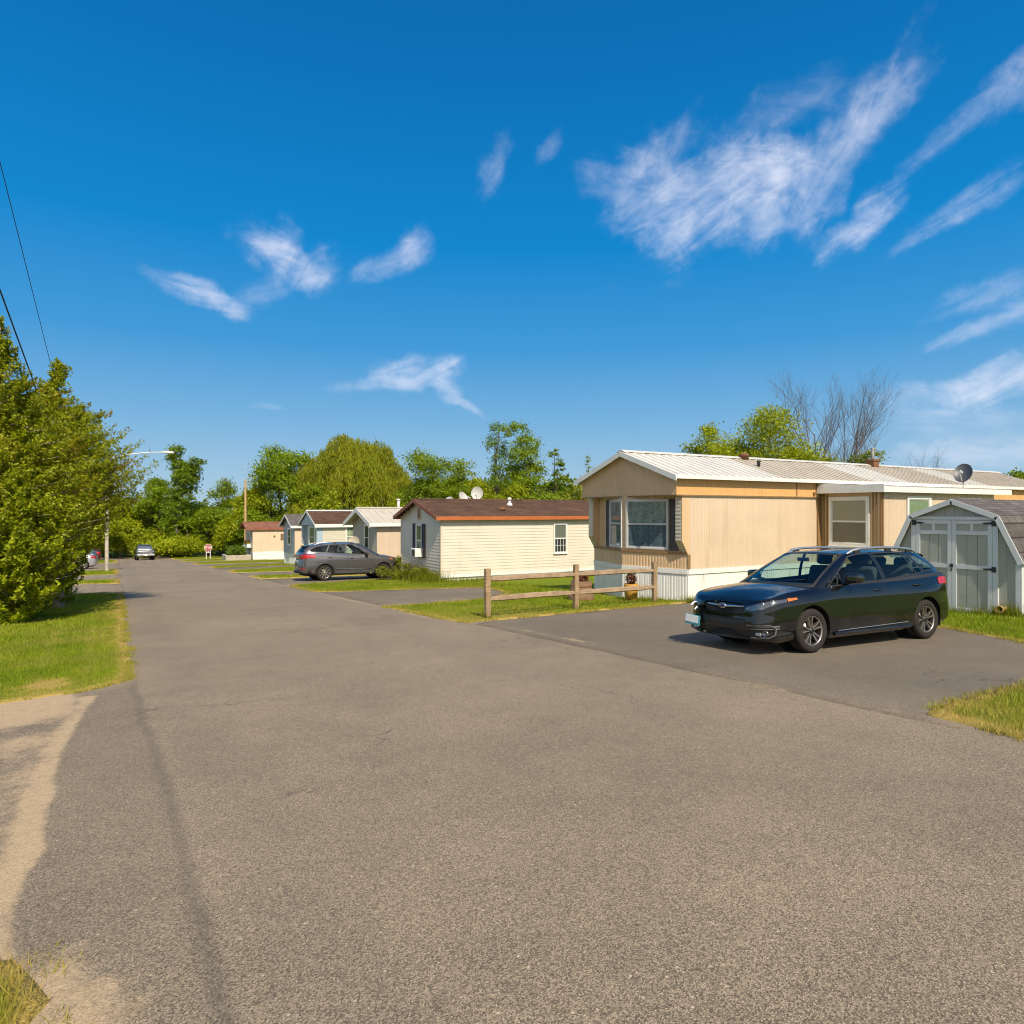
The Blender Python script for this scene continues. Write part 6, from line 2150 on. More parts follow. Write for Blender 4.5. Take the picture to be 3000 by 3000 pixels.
def cut(bm, poly, ax, flt):
    """score the surface along a polygon drawn in the (ax) view and return the faces inside it"""
    lo = [min(p[k] for p in poly) - 1e-3 for k in (0, 1)]; hi = [max(p[k] for p in poly) + 1e-3 for k in (0, 1)]
    def cand():
        out = []
        for f in bm.faces:
            if not flt(f): continue
            a = [v.co[ax[0]] for v in f.verts]; b = [v.co[ax[1]] for v in f.verts]
            if max(a) < lo[0] or min(a) > hi[0] or max(b) < lo[1] or min(b) > hi[1]: continue
            out.append(f)
        return out
    n = len(poly)
    for i in range(n):
        p, q = poly[i], poly[(i + 1) % n]
        fs = cand()
        if not fs: return []
        g = set(fs)
        for f in fs: g.update(f.edges); g.update(f.verts)
        co = [0, 0, 0]; no = [0, 0, 0]
        co[ax[0]], co[ax[1]] = p; d0, d1 = q[0] - p[0], q[1] - p[1]
        no[ax[0]], no[ax[1]] = d1, -d0
        if Vector(no).length < 1e-9: continue
        bmesh.ops.bisect_plane(bm, geom=list(g), plane_co=co, plane_no=no, dist=1e-5)
    fs = cand()
    if not fs: return []
    cs = [f.calc_center_median() for f in fs]
    m = in_poly(np.array([c[ax[0]] for c in cs]), np.array([c[ax[1]] for c in cs]), poly)
    return [f for f, k in zip(fs, m) if k]


def grow_poly(poly, d):
    cx = sum(p[0] for p in poly) / len(poly); cy = sum(p[1] for p in poly) / len(poly)
    n = len(poly); out = []
    ar = sum(poly[i][0] * poly[(i + 1) % n][1] - poly[(i + 1) % n][0] * poly[i][1] for i in range(n))
    s = 1 if ar > 0 else -1
    for i in range(n):
        a, b, c = Vector(poly[i - 1]), Vector(poly[i]), Vector(poly[(i + 1) % n])
        e1 = (b - a).normalized(); e2 = (c - b).normalized()
        n1 = Vector((e1.y, -e1.x)) * s; n2 = Vector((e2.y, -e2.x)) * s
        h = (n1 + n2); h = h.normalized() if h.length > 1e-6 else n1
        k = d / max(.4, h.dot(n1))
        out.append((b.x + h.x * k, b.y + h.y * k))
    return out


def faces_to_object(faces, name, mats, parent, shift=None, midx=None):
    idx = {}; vs = []; ns = []; fs = []; mi = []
    for f in faces:
        r = []
        for v in f.verts:
            if v not in idx:
                idx[v] = len(vs); c = v.co.copy()
                if shift is not None: c = c + v.normal * shift
                vs.append(c[:]); ns.append(v.normal[:])
            r.append(idx[v])
        fs.append(r); mi.append(f.material_index)
    me = bpy.data.meshes.new(name)
    me.from_pydata(vs, [], fs)
    for m in (mats if isinstance(mats, (list, tuple)) else [mats]): me.materials.append(m)
    me.polygons.foreach_set('material_index', mi if midx is None else [midx] * len(fs))
    me.polygons.foreach_set('use_smooth', [True] * len(fs))
    me.update()
    me.normals_split_custom_set_from_vertices(ns)
    o = bpy.data.objects.new(name, me)
    return link(o, parent)


def car_paint(name, col, metal=0.0, rough=0.32, flake=0.0):
    m, nt, b = material(name)
    o = nt.obj()
    n1 = nt.noise(o, 2.5, 4, 0.6)
    # road dust gathers low on the doors and sills
    sx = nt.new('ShaderNodeSeparateXYZ'); nt.l.new(o, sx.inputs[0])
    low = nt.math('MULTIPLY', nt.smooth(sx.outputs[2], 0.62, 0.22), nt.smooth(n1, 0.3, 0.7))
    c = nt.mix(nt.math('MULTIPLY', low, 0.10), col, (0.16, 0.135, 0.10))
    nt.set(b.inputs['Base Color'], c)
    b.inputs['Metallic'].default_value = metal
    nt.set(b.inputs['Roughness'], nt.math('MULTIPLY_ADD', low, 0.3, rough))
    b.inputs['Coat Weight'].default_value = 1.0 if metal > 0.1 else 0.9
    b.inputs['Specular IOR Level'].default_value = 0.5 if metal > 0.1 else 0.05
    b.inputs['Coat IOR'].default_value = 1.5 if metal > 0.1 else 1.7
    nt.set(b.inputs['Coat Roughness'], nt.math('MULTIPLY_ADD', low, 0.15, nt.math('MULTIPLY_ADD', n1, 0.02, 0.005)))
    return m


C_PLASTIC = paint('black_plastic', (0.018, 0.018, 0.019), 0.5, 0.1, 8)
C_BLADE = paint('dull_grey_plastic', (0.085, 0.085, 0.088), 0.45, 0.1, 8)
C_GAP = plain('shut_gap', (0.004, 0.004, 0.004), 0.9)
C_CHROME = paint('chrome', (0.72, 0.72, 0.74), 0.14, 0.02, 5, metal=1.0)
C_SILVER = paint('satin_silver', (0.56, 0.56, 0.57), 0.34, 0.03, 5, metal=0.85)
C_TYRE = paint('tyre_rubber', (0.026, 0.024, 0.022), 0.9, 0.12, 8, (0.08, 0.065, 0.05), 0.35, spec=0.2)
C_RIMDARK = paint('rim_dark', (0.018, 0.018, 0.02), 0.4, 0.1, 8)
C_RIMFACE = paint('rim_machined', (0.50, 0.46, 0.42), 0.30, 0.03, 20, metal=0.9)
C_SEAT = paint('seat_cloth', (0.055, 0.057, 0.06), 0.9, 0.15, 12)
C_DASH = paint('dashboard', (0.030, 0.031, 0.033), 0.7, 0.1, 8)
C_GLASS = glass('car_glass', (0.66, 0.79, 0.76), 1.36, 0.005)
C_PRIV = glass('privacy_glass', (0.16, 0.18, 0.20), 1.55, 0.005)
C_LENS = glass('lamp_lens', (0.92, 0.94, 0.95), 1.45, 0.01)
C_AMBER = paint('amber_reflector', (0.62, 0.15, 0.012), 0.25, 0.25, 30, coat=1.0)
C_RED = paint('tail_lamp_red', (0.40, 0.008, 0.012), 0.3, 0.08, 14, coat=0.3)
C_PLATE = plain('plate_white', (0.72, 0.74, 0.74), 0.5)
C_TEAL = plain('plate_teal', (0.05, 0.30, 0.36), 0.5)
C_REFL = paint('lamp_bowl', (0.22, 0.225, 0.235), 0.2, 0.5, 26, (0.02, 0.02, 0.025), 0.8, metal=0.8)
C_WHITEPLASTIC = plain('pale_plastic', (0.5, 0.5, 0.5), 0.5)

# control net of a five door hatchback, metres, x from the nose backwards
XC = [0.0, 0.010, 0.060, 0.150, 0.42, 0.905, 1.32, 2.2, 3.0, 3.575, 4.02, 4.32, 4.43, 4.455]
YC = [0.0, 0.40, 0.68, 0.795, 0.852, 0.878, 0.882, 0.888, 0.888, 0.888, 0.868, 0.775, 0.45, 0.0]
# rows from the bottom up: inset of y, front offset, rear offset, and height at nose / door / tail
ROWS = [  # y scale, dx front, dx rear, z nose, z corner, z door, z rear, z tail
    (0.90, 0.16, -0.10, 0.185, 0.185, 0.175, 0.19, 0.255),
    (0.965, 0.055, -0.035, 0.215, 0.215, 0.235, 0.24, 0.30),
    (0.985, 0.015, -0.005, 0.30, 0.31, 0.36, 0.37, 0.40),
    (1.00, 0.000, 0.000, 0.42, 0.44, 0.52, 0.52, 0.53),
    (0.998, 0.012, -0.015, 0.535, 0.55, 0.67, 0.67, 0.66),
    (0.992, 0.022, -0.040, 0.635, 0.665, 0.79, 0.80, 0.79),
    (0.970, 0.040, -0.055, 0.705, 0.735, 0.862, 0.90, 0.92),
    (0.935, 0.085, -0.070, 0.765, 0.800, 0.928, 0.99, 1.03),
]


def lower_body_net():
    G = np.zeros((len(ROWS), len(XC), 3))
    # how far each column is nose, corner, door, rear, tail
    keyx = [0, 0.165, 1.32, 3.575, 4.43]
    for r, (ys, df, dr, zn, zc, zd, zr, zt) in enumerate(ROWS):
        for c, (x, y) in enumerate(zip(XC, YC)):
            z = np.interp(x, [0, 0.10, 0.30, 0.905, 1.32, 3.0, 3.6, 4.35, 4.455], [zn, zc, zc + (zd - zc) * .38, zc + (zd - zc) * .82, zd, zd + (zr - zd) * .6, zr, zt, zt])
            wf = np.clip(1 - x / 0.5, 0, 1); wr = np.clip((x - 3.9) / 0.5, 0, 1)
            yy = y * (1 - (1 - ys) * (1 if 0.3 < x < 4.2 else 0.55))
            if r == 7 and 0.12 < x < 1.0: yy -= 0.03
            G[r, c] = (x + df * wf + dr * wr, yy, z)
    # wheel arch lips swell a little
    for r in (3, 4, 5):
        for c in (5, 9): G[r, c, 1] += 0.012
    return G


def warp_none(P): return P


def build_car(root, paintm, warp, spec):
    """all the parts of one car under root; spec switches what differs between the cars"""
    W = lambda p: warp(np.asarray(p, float))
    wp = lambda x, y, z: Vector(W(np.array([[x, y, z]]))[0])
    near = spec.get('detail', 1.0)
    NC = int(70 * near) + 20; NR = int(22 * near) + 8
    G = lower_body_net()
    rows = np.stack([half_curve(G[r], NC) for r in range(G.shape[0])])
    LB = np.stack([catmull(rows[:, c], NR) for c in range(NC)], 1)
    top = LB[-1]                                   # shoulder line
    bm = bmesh.new()
    grid_faces(bm, W(mirror_grid(LB)), True)
    # glasshouse rings
    gb = np.array([(0.84, 0, .965), (0.89, .36, .957), (0.99, .64, .932), (1.13, .765, .912), (1.34, .785, .920), (2.2, .798, .962), (3.0, .802, 1.005), (3.575, .796, 1.040), (4.02, .760, 1.060), (4.25, .67, 1.060), (4.345, .38, 1.065), (4.36, 0, 1.07)])
    gr = np.array([(1.86, 0, 1.428), (1.88, .30, 1.424), (1.94, .49, 1.412), (2.02, .565, 1.402), (2.14, .590, 1.405), (2.62, .605, 1.420), (3.05, .606, 1.424), (3.42, .596, 1.410), (3.76, .572, 1.384), (3.99, .505, 1.354), (4.06, .25, 1.362), (4.07, 0, 1.365)])
    NG = NC
    B = half_curve(gb, NG); T = half_curve(gr, NG)
    NV = int(12 * near) + 5
    v = np.linspace(0, 1, NV)[:, None, None]
    GH = (1 - v) * B[None] + v * T[None]
    bul = np.sin(np.pi * v) * np.array([0, 1, 0.0])
    sgn = np.clip(B[:, 1] / .5, 0, 1)[None, :, None]
    GH = GH + bul * 0.028 * sgn
    fr = np.clip(1 - B[:, 1] / .7, 0, 1)[None, :, None] * np.sin(np.pi * v)
    GH = GH + fr * np.array([0, 0, 0.028])
    bmg = bmesh.new()
    grid_faces(bmg, W(mirror_grid(GH)), True)
    # roof
    iA = int(np.argmin(np.abs(T[:, 0] - 2.02) + np.abs(T[:, 1] - .565))); iC = int(np.argmin(np.abs(T[:, 0] - 3.99) + np.abs(T[:, 1] - .505)))
    nu, nv = int(20 * near) + 6, int(24 * near) + 6
    fr_h = T[:iA + 1]; F = np.concatenate([fr_h[::-1], (fr_h * MIR)[1:]]); K_ = T[iC:]; K = np.concatenate([K_, (K_ * MIR)[::-1][1:]])
    side = T[iA:iC + 1]
    bmr = bmesh.new()
    RS = coons(resample(F, nu), resample(K, nu), resample(side, nv), resample(side * MIR, nv), nu, nv, 0.042)
    grid_faces(bmr, W(RS))
    # hood
    i3 = int(np.argmin(np.abs(top[:, 0] - 0.27)))
    ih = int(np.argmin(np.abs(top[:, 0] - 1.14)))
    iB = int(np.argmin(np.abs(B[:, 0] - 1.13) + np.abs(B[:, 1] - .765)))
    f_h = top[:i3 + 1]; F = np.concatenate([f_h[::-1], (f_h * MIR)[1:]])
    kk = np.concatenate([top[ih:ih + 1], B[:iB + 1][::-1]]); K = np.concatenate([kk, (kk * MIR)[::-1][1:]])
    side = top[i3:ih + 1]
    bmh = bmesh.new()
    HS = coons(resample(F, nu + 8), resample(K, nu + 8), resample(side, nv), resample(side * MIR, nv), nu + 8, nv, 0.045)
    grid_faces(bmh, W(HS))
    # shelf between the shoulder and the glass
    bms = bmesh.new()
    n = 60
    a = resample(top[ih:], n); b = resample(B[iB:], n)
    mid = (a + b) / 2 + np.array([0, 0, .006])
    ST = np.stack([a, mid, b])
    grid_faces(bms, W(ST), True); grid_faces(bms, W(ST * MIR))
    for q in (bm, bmg, bmr, bmh, bms):
        bmesh.ops.remove_doubles(q, verts=q.verts[:], dist=1e-5)
        q.normal_update()
        # every shell faces outward
        c = Vector(W(np.array([[2.2, 0, .6]]))[0])
        fl = [f for f in q.faces if f.normal.dot(f.calc_center_median() - c) < 0]
        if len(fl) > len(q.faces) / 2: bmesh.ops.reverse_faces(q, faces=q.faces[:])
        q.normal_update()

    pmap2 = lambda poly, ax: [tuple(W(np.array([[p[0], 0, p[1]] if ax == 'xz' else [spec_x, p[0], p[1]]]))[0][[0, 2] if ax == 'xz' else [1, 2]]) for p in poly]
    spec_x = 0
    XZ = lambda poly: [(w_[0], w_[2]) for w_ in W(np.array([[p[0], 0.0, p[1]] for p in poly]))]
    YZ = lambda poly, x: [(w_[1], w_[2]) for w_ in W(np.array([[x, p[0], p[1]] for p in poly]))]
    xr = lambda x: W(np.array([[x, 0, .5]]))[0][0]

    def take(b_, faces, name, mats, parent, shift=None, midx=0):
        if not faces: return None
        o = faces_to_object(faces, name, mats, parent, shift, midx)
        bmesh.ops.delete(b_, geom=faces, context='FACES')
        return o

    # wheel arches
    wr_ = spec['wheel_r']
    for wx in (0.905, 3.575):
        c = wp(wx, 0, 0); ra = spec['arch_r']
        poly = [(c.x + ra * math.cos(2 * math.pi * k / 26), wr_ + .01 + ra * math.sin(2 * math.pi * k / 26)) for k in range(26)]
        poly = [p for p in poly]
        fs = cut(bm, poly, (0, 2), lambda f: abs(f.calc_center_median().y) > 0.45)
        bmesh.ops.delete(bm, geom=fs, context='FACES')
        # arch lip
        for s in (-1, 1):
            m = MB()
            pts = []
            for k in range(-3, 17):
                a_ = math.pi * k / 13
                x = c.x + (ra + .0) * math.cos(a_); z = wr_ + .01 + ra * math.sin(a_)
                if z < spec['sill_z']: continue
                pts.append((x, s * (wp(wx, .875, .5).y), z))
            if spec.get('cladding'):
                m.tube(pts, .034, 6); m.build('wheel_arch_trim', C_PLASTIC, root)
            # inner liner
            ml = MB()
            ml.lathe([(ra + .004, s * .50 * spec['w']), (ra + .004, s * .862 * spec['w'])], (c.x, 0, wr_ + .01), n=32, axis=1)
            ml.lathe([(.001, s * .50 * spec['w']), (ra + .004, s * .50 * spec['w'])], (c.x, 0, wr_ + .01), n=32, axis=1)
            # keep the upper part only
            ml.f = [f for f in ml.f if max(ml.v[i][2] for i in f) > spec['sill_z'] + .02]; ml.m = [0] * len(ml.f); ml.sm = [True] * len(ml.f)
            ml.build('wheel_liner', C_GAP, root, fix=False)

    # side glass
    gside = lambda f: abs(f.normal.y) > .45
    pane = spec.get('rear_glass', C_GLASS)
    glassing = [([(1.38, .942), (1.64, 1.115), (1.64, .956)], C_GLASS, 'quarter_window'),
                ([(1.66, .958), (1.66, 1.13), (2.05, 1.354), (2.26, 1.388), (2.535, 1.394), (2.59, .995)], C_GLASS, 'side_window'),
                ([(2.665, 1.000), (2.61, 1.396), (3.02, 1.400), (3.30, 1.386), (3.44, 1.062)], pane, 'side_window'),
                ([(3.465, 1.064), (3.33, 1.382), (3.41, 1.374), (3.63, 1.086)], pane, 'quarter_window'),
                ([(3.69, 1.10), (3.50, 1.356), (3.66, 1.326), (3.95, 1.165), (3.94, 1.125)], pane, 'quarter_window')]
    if spec.get('suv_glass'):
        glassing = [([(1.66, 1.005), (1.80, 1.09), (2.14, 1.345), (2.34, 1.380), (2.535, 1.388), (2.59, 1.035)], C_GLASS, 'side_window'),
                    ([(2.665, 1.04), (2.61, 1.390), (3.02, 1.386), (3.28, 1.376), (3.44, 1.10)], pane, 'side_window'),
                    ([(3.50, 1.105), (3.345, 1.370), (3.55, 1.350), (3.78, 1.30), (4.02, 1.19), (3.98, 1.13)], pane, 'quarter_window')]
    for poly, gm_, nm in glassing:
        out = cut(bmg, grow_poly(XZ(poly), .018), (0, 2), gside)
        for f in out: f.material_index = 1
        bmg.normal_update()
        fs = cut(bmg, XZ(poly), (0, 2), gside)
        for s in (-1, 1):
            half = [f for f in fs if f.is_valid and f.calc_center_median().y * s > 0]
            take(bmg, half, nm, gm_, root)
    # black band between the side panes
    # windscreen and rear glass
    ws = [(-.70, .955), (-.40, .974), (0, .984), (.40, .974), (.70, .955), (.545, 1.382), (.28, 1.400), (0, 1.404), (-.28, 1.400), (-.545, 1.382)]
    fs = cut(bmg, YZ(grow_poly(ws, .022), 1.5), (1, 2), lambda f: f.calc_center_median().x < xr(2.2) and f.normal.x < -.25)
    for f in fs: f.material_index = 1
    fs = cut(bmg, YZ(ws, 1.5), (1, 2), lambda f: f.calc_center_median().x < xr(2.2) and f.normal.x < -.25)
    take(bmg, fs, 'windscreen', C_GLASS, root)
    rw = [(-.58, 1.115), (0, 1.105), (.58, 1.115), (.49, 1.318), (.22, 1.332), (0, 1.335), (-.22, 1.332), (-.49, 1.318)]
    fs = cut(bmg, YZ(rw, 4.1), (1, 2), lambda f: f.calc_center_median().x > xr(3.85) and f.normal.x > .25)
    take(bmg, fs, 'rear_window', pane, root)
    for f in list(bmg.faces): pass
    faces_to_object(bmg.faces[:], 'pillars', [paintm, C_PLASTIC], root)
    faces_to_object(bmr.faces[:], 'roof', paintm, root)
    hood_f = bmh.faces[:]
    faces_to_object(hood_f, 'hood', paintm, root)

    # lamps, grille
    front = lambda f: f.calc_center_median().x < xr(0.62) and f.normal.x < -.05
    rear = lambda f: f.calc_center_median().x > xr(3.95) and f.normal.x > .04
    if spec.get('front', True):
        hl = spec.get('headlight', [(.42, .640), (.43, .690), (.58, .735), (.72, .775), (.860, .815), (.868, .797), (.81, .715), (.70, .655), (.54, .625)])
        for s in (-1, 1):
            poly = YZ([(s * p[0], p[1]) for p in hl], .2)
            fs = cut(bm, poly, (1, 2), front)
            amb = [f for f in fs if f.calc_center_median().x > xr(.45)]
            if fs:
                bowl = faces_to_object([f for f in fs if f not in amb], 'headlight', C_REFL, root, -.014, 0)
                lamp_o = bowl
                # lamp cells behind the lens
                mm = MB()
                for (yy, zz, xx, rr) in ((.645, .706, .125, .050), (.535, .672, .09, .040), (.745, .752, .22, .038)):
                    p_ = wp(xx - .004, s * yy, zz)
                    mm.lathe([(.001, .03), (rr * .55, .03), (rr, -.004), (rr * 1.12, -.006), (rr * 1.12, .02)], p_, n=16, axis=0)
                mm.build('lamp_cell', C_CHROME, lamp_o)
                dk = MB()
                p_ = wp(.14, s * .63, .66)
                dk.box((p_.x + .03, p_.y - .10, p_.z - .035), (p_.x + .05, p_.y + .08, p_.z - .025)); dk.build('bezel', C_PLASTIC, lamp_o)
                faces_to_object([f for f in fs if f not in amb], 'lens', C_LENS, lamp_o, 0.0, 0)
                if amb: faces_to_object(amb, 'indicator', C_AMBER, lamp_o, -.004, 0)
                bmesh.ops.delete(bm, geom=fs, context='FACES')
        gp = [(-.40, .590), (-.425, .66), (-.37, .715), (0, .732), (.37, .715), (.425, .66), (.40, .590), (.31, .565), (-.31, .565)]
        fs = cut(bm, YZ(gp, 0), (1, 2), front)
        gl_ = take(bm, fs, 'grille', C_PLASTIC, root, -.03)
        if gl_:
            m = MB()
            for k in range(5):
                z = .590 + k * .028
                p0, p1 = wp(.052, -.38, z), wp(.052, .38, z)
                pts = [wp(.040 + .06 * (t / 1.0) ** 2 * .9, .39 * t, z) for t in (-1, -.75, -.5, -.25, 0, .25, .5, .75, 1)]
                m.tube(pts, .0065, 6)
            m.build('grille_bar', C_GAP, gl_)
            m = MB()
            pts = [wp(.018 + .055 * t * t, .395 * t, .668 + .012 * abs(t)) for t in (-1, -.8, -.6, -.4, -.2)]
            m.tube(pts, [.010, .013, .016, .018, .020], 8)
            pts = [wp(.018 + .055 * t * t, .395 * t, .668 + .012 * abs(t)) for t in (1, .8, .6, .4, .2)]
            m.tube(pts, [.010, .013, .016, .018, .020], 8)
            m.build('chrome_wing', C_CHROME, gl_)
            e = MB(); c_ = wp(.002, 0, .668)
            e.lathe([(.001, 0), (.052, 0), (.060, .008), (.066, 0.0), (.066, .03)], c_, n=28, axis=0, mat=Matrix.Diagonal((1, 1.0, .60, 1)))
            eo = e.build('emblem', C_CHROME, gl_)
            d_ = MB(); d_.lathe([(.001, -.0015), (.052, -.0015)], c_, n=28, axis=0, mat=Matrix.Diagonal((1, 1.0, .60, 1))); d_.build('emblem_field', plain('emblem_blue', (0.01, 0.03, 0.10), 0.3, coat=1), eo)
            st_ = MB()
            for (yy, zz, rr) in ((.026, .008, .010), (-.004, .014, .006), (-.022, .008, .006), (-.030, -.006, .006), (-.008, -.014, .006), (.014, -.012, .006)):
                pl = []
                for k in range(8):
                    r_ = rr if k % 2 == 0 else rr * .38
                    pl.append((c_.y + yy + r_ * math.cos(math.pi * k / 4), c_.z + zz + r_ * math.sin(math.pi * k / 4)))
                st_.prism(pl, 0, c_.x - .005, c_.x - .0025)
            st_.build('emblem_stars', C_CHROME, eo)
        lo_ = [(-.52, .235), (-.50, .345), (.50, .345), (.52, .235), (.42, .222), (-.42, .222)]
        fs = cut(bm, YZ(lo_, 0), (1, 2), front)
        li = take(bm, fs, 'lower_grille', C_PLASTIC, root, -.03)
        m = MB()
        for z in (.262, .292, .322):
            m.tube([wp(.030 + .06 * t * t, .47 * t, z) for t in (-1, -.66, -.33, 0, .33, .66, 1)], .007, 6)
        m.build('grille_bar', C_RIMDARK, li or root)
        band_ = [(-.44, .395), (-.44, .505), (.44, .505), (.44, .395)]
        fs = cut(bm, YZ(band_, 0), (1, 2), front)
        take(bm, fs, 'bumper_insert', C_PLASTIC, root, -.008)
        for s in (-1, 1):
            fp = [(.50, .250), (.50, .42), (.80, .445), (.866, .31), (.80, .250)]
            fs = cut(bm, YZ([(s * p[0], p[1]) for p in fp], .1), (1, 2), lambda f: f.calc_center_median().x < xr(.62) and f.normal.x < -.03)
            fo = take(bm, fs, 'fog_lamp_surround', C_PLASTIC, root, -.020)
            m = MB()
            for k, z in enumerate((.405, .372)):
                m.tube([wp(.030 + k * .004, s * .48, z - .004), wp(.055, s * .64, z), wp(.13, s * .78, z + .008), wp(.26, s * .845, z + .012)], .011, 6)
            m.build('surround_blade', C_BLADE, fo or root)
            m = MB(); m.tube([wp(.022, s * .47, .415), wp(.050, s * .64, .422), wp(.13, s * .79, .432), wp(.20, s * .838, .40), wp(.17, s * .846, .31), wp(.12, s * .80, .262), wp(.07, s * .66, .250), wp(.045, s * .52, .246)], .012, 6); m.build('surround_frame', C_BLADE, fo or root)
            m = MB(); p_ = wp(.095, s * .73, .318); m.lathe([(.001, .02), (.030, .018), (.040, -.008), (.046, -.008), (.046, .02)], p_, n=18, axis=0); m.build('fog_lamp', C_REFL, fo or root)
            m = MB(); p_ = wp(.060, s * .63, .300); m.bbox((p_.x - .01, p_.y - .055, p_.z - .022), (p_.x + .02, p_.y + .04, p_.z + .022), .008); m.build('fog_lamp_trim', C_SILVER, fo or root)
    # tail lamps
    tl = spec.get('tail', [(.50, .905), (.52, .985), (.70, .995), (.88, .985), (.88, .88), (.72, .865)])
    for s in (-1, 1):
        fs = cut(bm, YZ([(s * p[0], p[1]) for p in tl], 4.2), (1, 2), rear)
        t_ = take(bm, fs, 'tail_lamp', C_RED, root, .008)
        if t_ and spec.get('tail_detail'):
            m = MB()
            p_ = wp(4.36, s * .66, .95); m.lathe([(.001, .02), (.03, .02), (.036, -.02)], p_, n=14, axis=0); m.build('reverse_lamp', C_REFL, t_)
    if spec.get('rear_reflectors'):
        for s in (-1, 1):
            fs = cut(bm, YZ([(s * .52, .43), (s * .52, .465), (s * .80, .475), (s * .80, .44)], 4.3), (1, 2), rear)
            take(bm, fs, 'rear_reflector', C_RED, root, .006)
        m = MB(); p_ = wp(4.40, 0, .72); m.bbox((p_.x + .012, -.16, p_.z - .075), (p_.x + .03, .16, p_.z + .075), .004); m.build('number_plate', C_PLATE, root)
    # doors with their shut lines
    side_f = lambda f: abs(f.normal.y) > .35 and abs(f.calc_center_median().y) > .4
    doors = [[(1.40, .285), (1.375, .60), (1.44, 1.2), (2.555, 1.2), (2.565, .285)], [(2.577, .285), (2.567, 1.2), (3.62, 1.2), (3.585, .88), (3.45, .765), (3.27, .655), (3.17, .50), (3.10, .285)]]
    for di, poly in enumerate(doors):
        P_ = XZ(poly)
        ring_ = cut(bm, grow_poly(P_, .007), (0, 2), side_f)
        for f in ring_: f.material_index = 1
        fs = cut(bm, P_, (0, 2), side_f)
        bm.normal_update()
        for s in (-1, 1):
            half = [f for f in fs if f.is_valid and f.calc_center_median().y * s > 0]
            if not half: continue
            d = faces_to_object(half, 'door', paintm, root, 0.0, 0)
            hx = (2.38, 3.36)[di]; hz = (.845, .885)[di]
            p_ = wp(hx, s * .872, hz)
            m = MB(); m.tube([(p_.x - .105, p_.y + s * -.012, p_.z), (p_.x - .08, p_.y + s * .022, p_.z + .002), (p_.x + .07, p_.y + s * .022, p_.z + .006), (p_.x + .10, p_.y + s * -.012, p_.z + .006)], [.013, .016, .016, .013], 8)
            m.build('handle', spec.get('handle', paintm), d)
            if di == 0:
                q = wp(1.70, s * .86, 1.03)
                m = MB()
                me_ = Matrix.Translation(q + Vector((0.0, s * .115, 0.02)))
                bmm = bmesh.new(); bmesh.ops.create_cube(bmm, size=1)
                bmesh.ops.bevel(bmm, geom=bmm.edges[:], offset=.33, segments=4, affect='EDGES', profile=.6)
                for vv in bmm.verts:
                    x_, y_, z_ = vv.co
                    tap = 1 - .22 * (y_ * s + .5)
                    vv.co = me_ @ Vector((x_ * .15 * tap + .03 * (y_ * s), y_ * .255, z_ * .165 * tap))
                bmm.verts.index_update()
                m.add([vv.co[:] for vv in bmm.verts], [[vv.index for vv in f.verts] for f in bmm.faces], 0, True); bmm.free()
                mo = m.build('mirror', spec.get('mirror', paintm), d)
                m = MB(); m.tube([q + Vector((.03, s * -.10, -.075)), q + Vector((.01, s * .02, -.045)), q + Vector((0, s * .09, -.02))], [.03, .026, .03], 8); m.build('mirror_arm', C_PLASTIC, mo)
        live = [f for f in fs if f.is_valid]
        bmesh.ops.delete(bm, geom=live, context='FACES')
    for f in bms.faces: f.material_index = 0
    body = faces_to_object(bm.faces[:], 'body', [paintm, C_GAP], root)
    faces_to_object(bms.faces[:], 'beltline', spec.get('belt', paintm), root)
    for q in (bm, bmg, bmr, bmh, bms): q.free()

    # sills, bumper lips, underside
    for s in (-1, 1):
        m = MB(); zz = spec['sill_z']
        pts = [wp(x, s * .868, .245) for x in (1.35, 1.6, 2.2, 2.8, 3.12)]
        m.tube(pts, spec.get('sill_r', .030), 8); m.build('sill', spec.get('sillm', paintm), root)
        if spec.get('door_strip'):
            m = MB(); m.tube([wp(x, s * .895, .405 + .008 * (x - 1.4)) for x in (1.42, 2.0, 2.6, 3.12)], .010, 6); m.build('door_strip', C_CHROME, root)
        elif spec.get('sill_line'):
            m = MB(); m.tube([wp(x, s * .886, .288 + .016 * (x - 1.4)) for x in (1.42, 2.0, 2.6, 3.05)], .006, 6); m.build('sill_line', C_SILVER, root)
    m = MB(); a_, b_ = wp(.35, -.70, .17), wp(4.2, .70, .42); m.box(a_, b_)
    m.build('underside', C_GAP, root)
    if spec.get('front', True):
        m = MB(); m.tube([wp(.075 + .35 * abs(t) ** 2.4, .80 * t, .215) for t in np.linspace(-1, 1, 15)], .020, 8); m.build('front_lip', C_BLADE, root)
    if spec.get('cladding'):
        m = MB()
        m.tube([wp(4.445 - .36 * abs(t) ** 2.6, .84 * t, .34) for t in np.linspace(-1, 1, 15)], .085, 8); m.build('rear_bumper_cladding', C_PLASTIC, root)
    # spoiler
    m = MB()
    ed = [wp(4.05 - .08 * abs(t) ** 2, .52 * t, 1.392 - .02 * t * t) for t in np.linspace(-1, 1, 11)]
    bk = [wp(4.20 - .10 * abs(t) ** 2, .51 * t, 1.362 - .02 * t * t) for t in np.linspace(-1, 1, 11)]
    vs = [p[:] for p in ed] + [p[:] for p in bk] + [(p.x - .01, p.y, p.z - .035) for p in bk] + [(p.x, p.y, p.z - .05) for p in ed]
    n_ = 11
    m.add(vs, [(k * n_ + i, k * n_ + i + 1, ((k + 1) % 4) * n_ + i + 1, ((k + 1) % 4) * n_ + i) for k in range(4) for i in range(n_ - 1)], 0, False)
    m.build('spoiler', paintm, root)
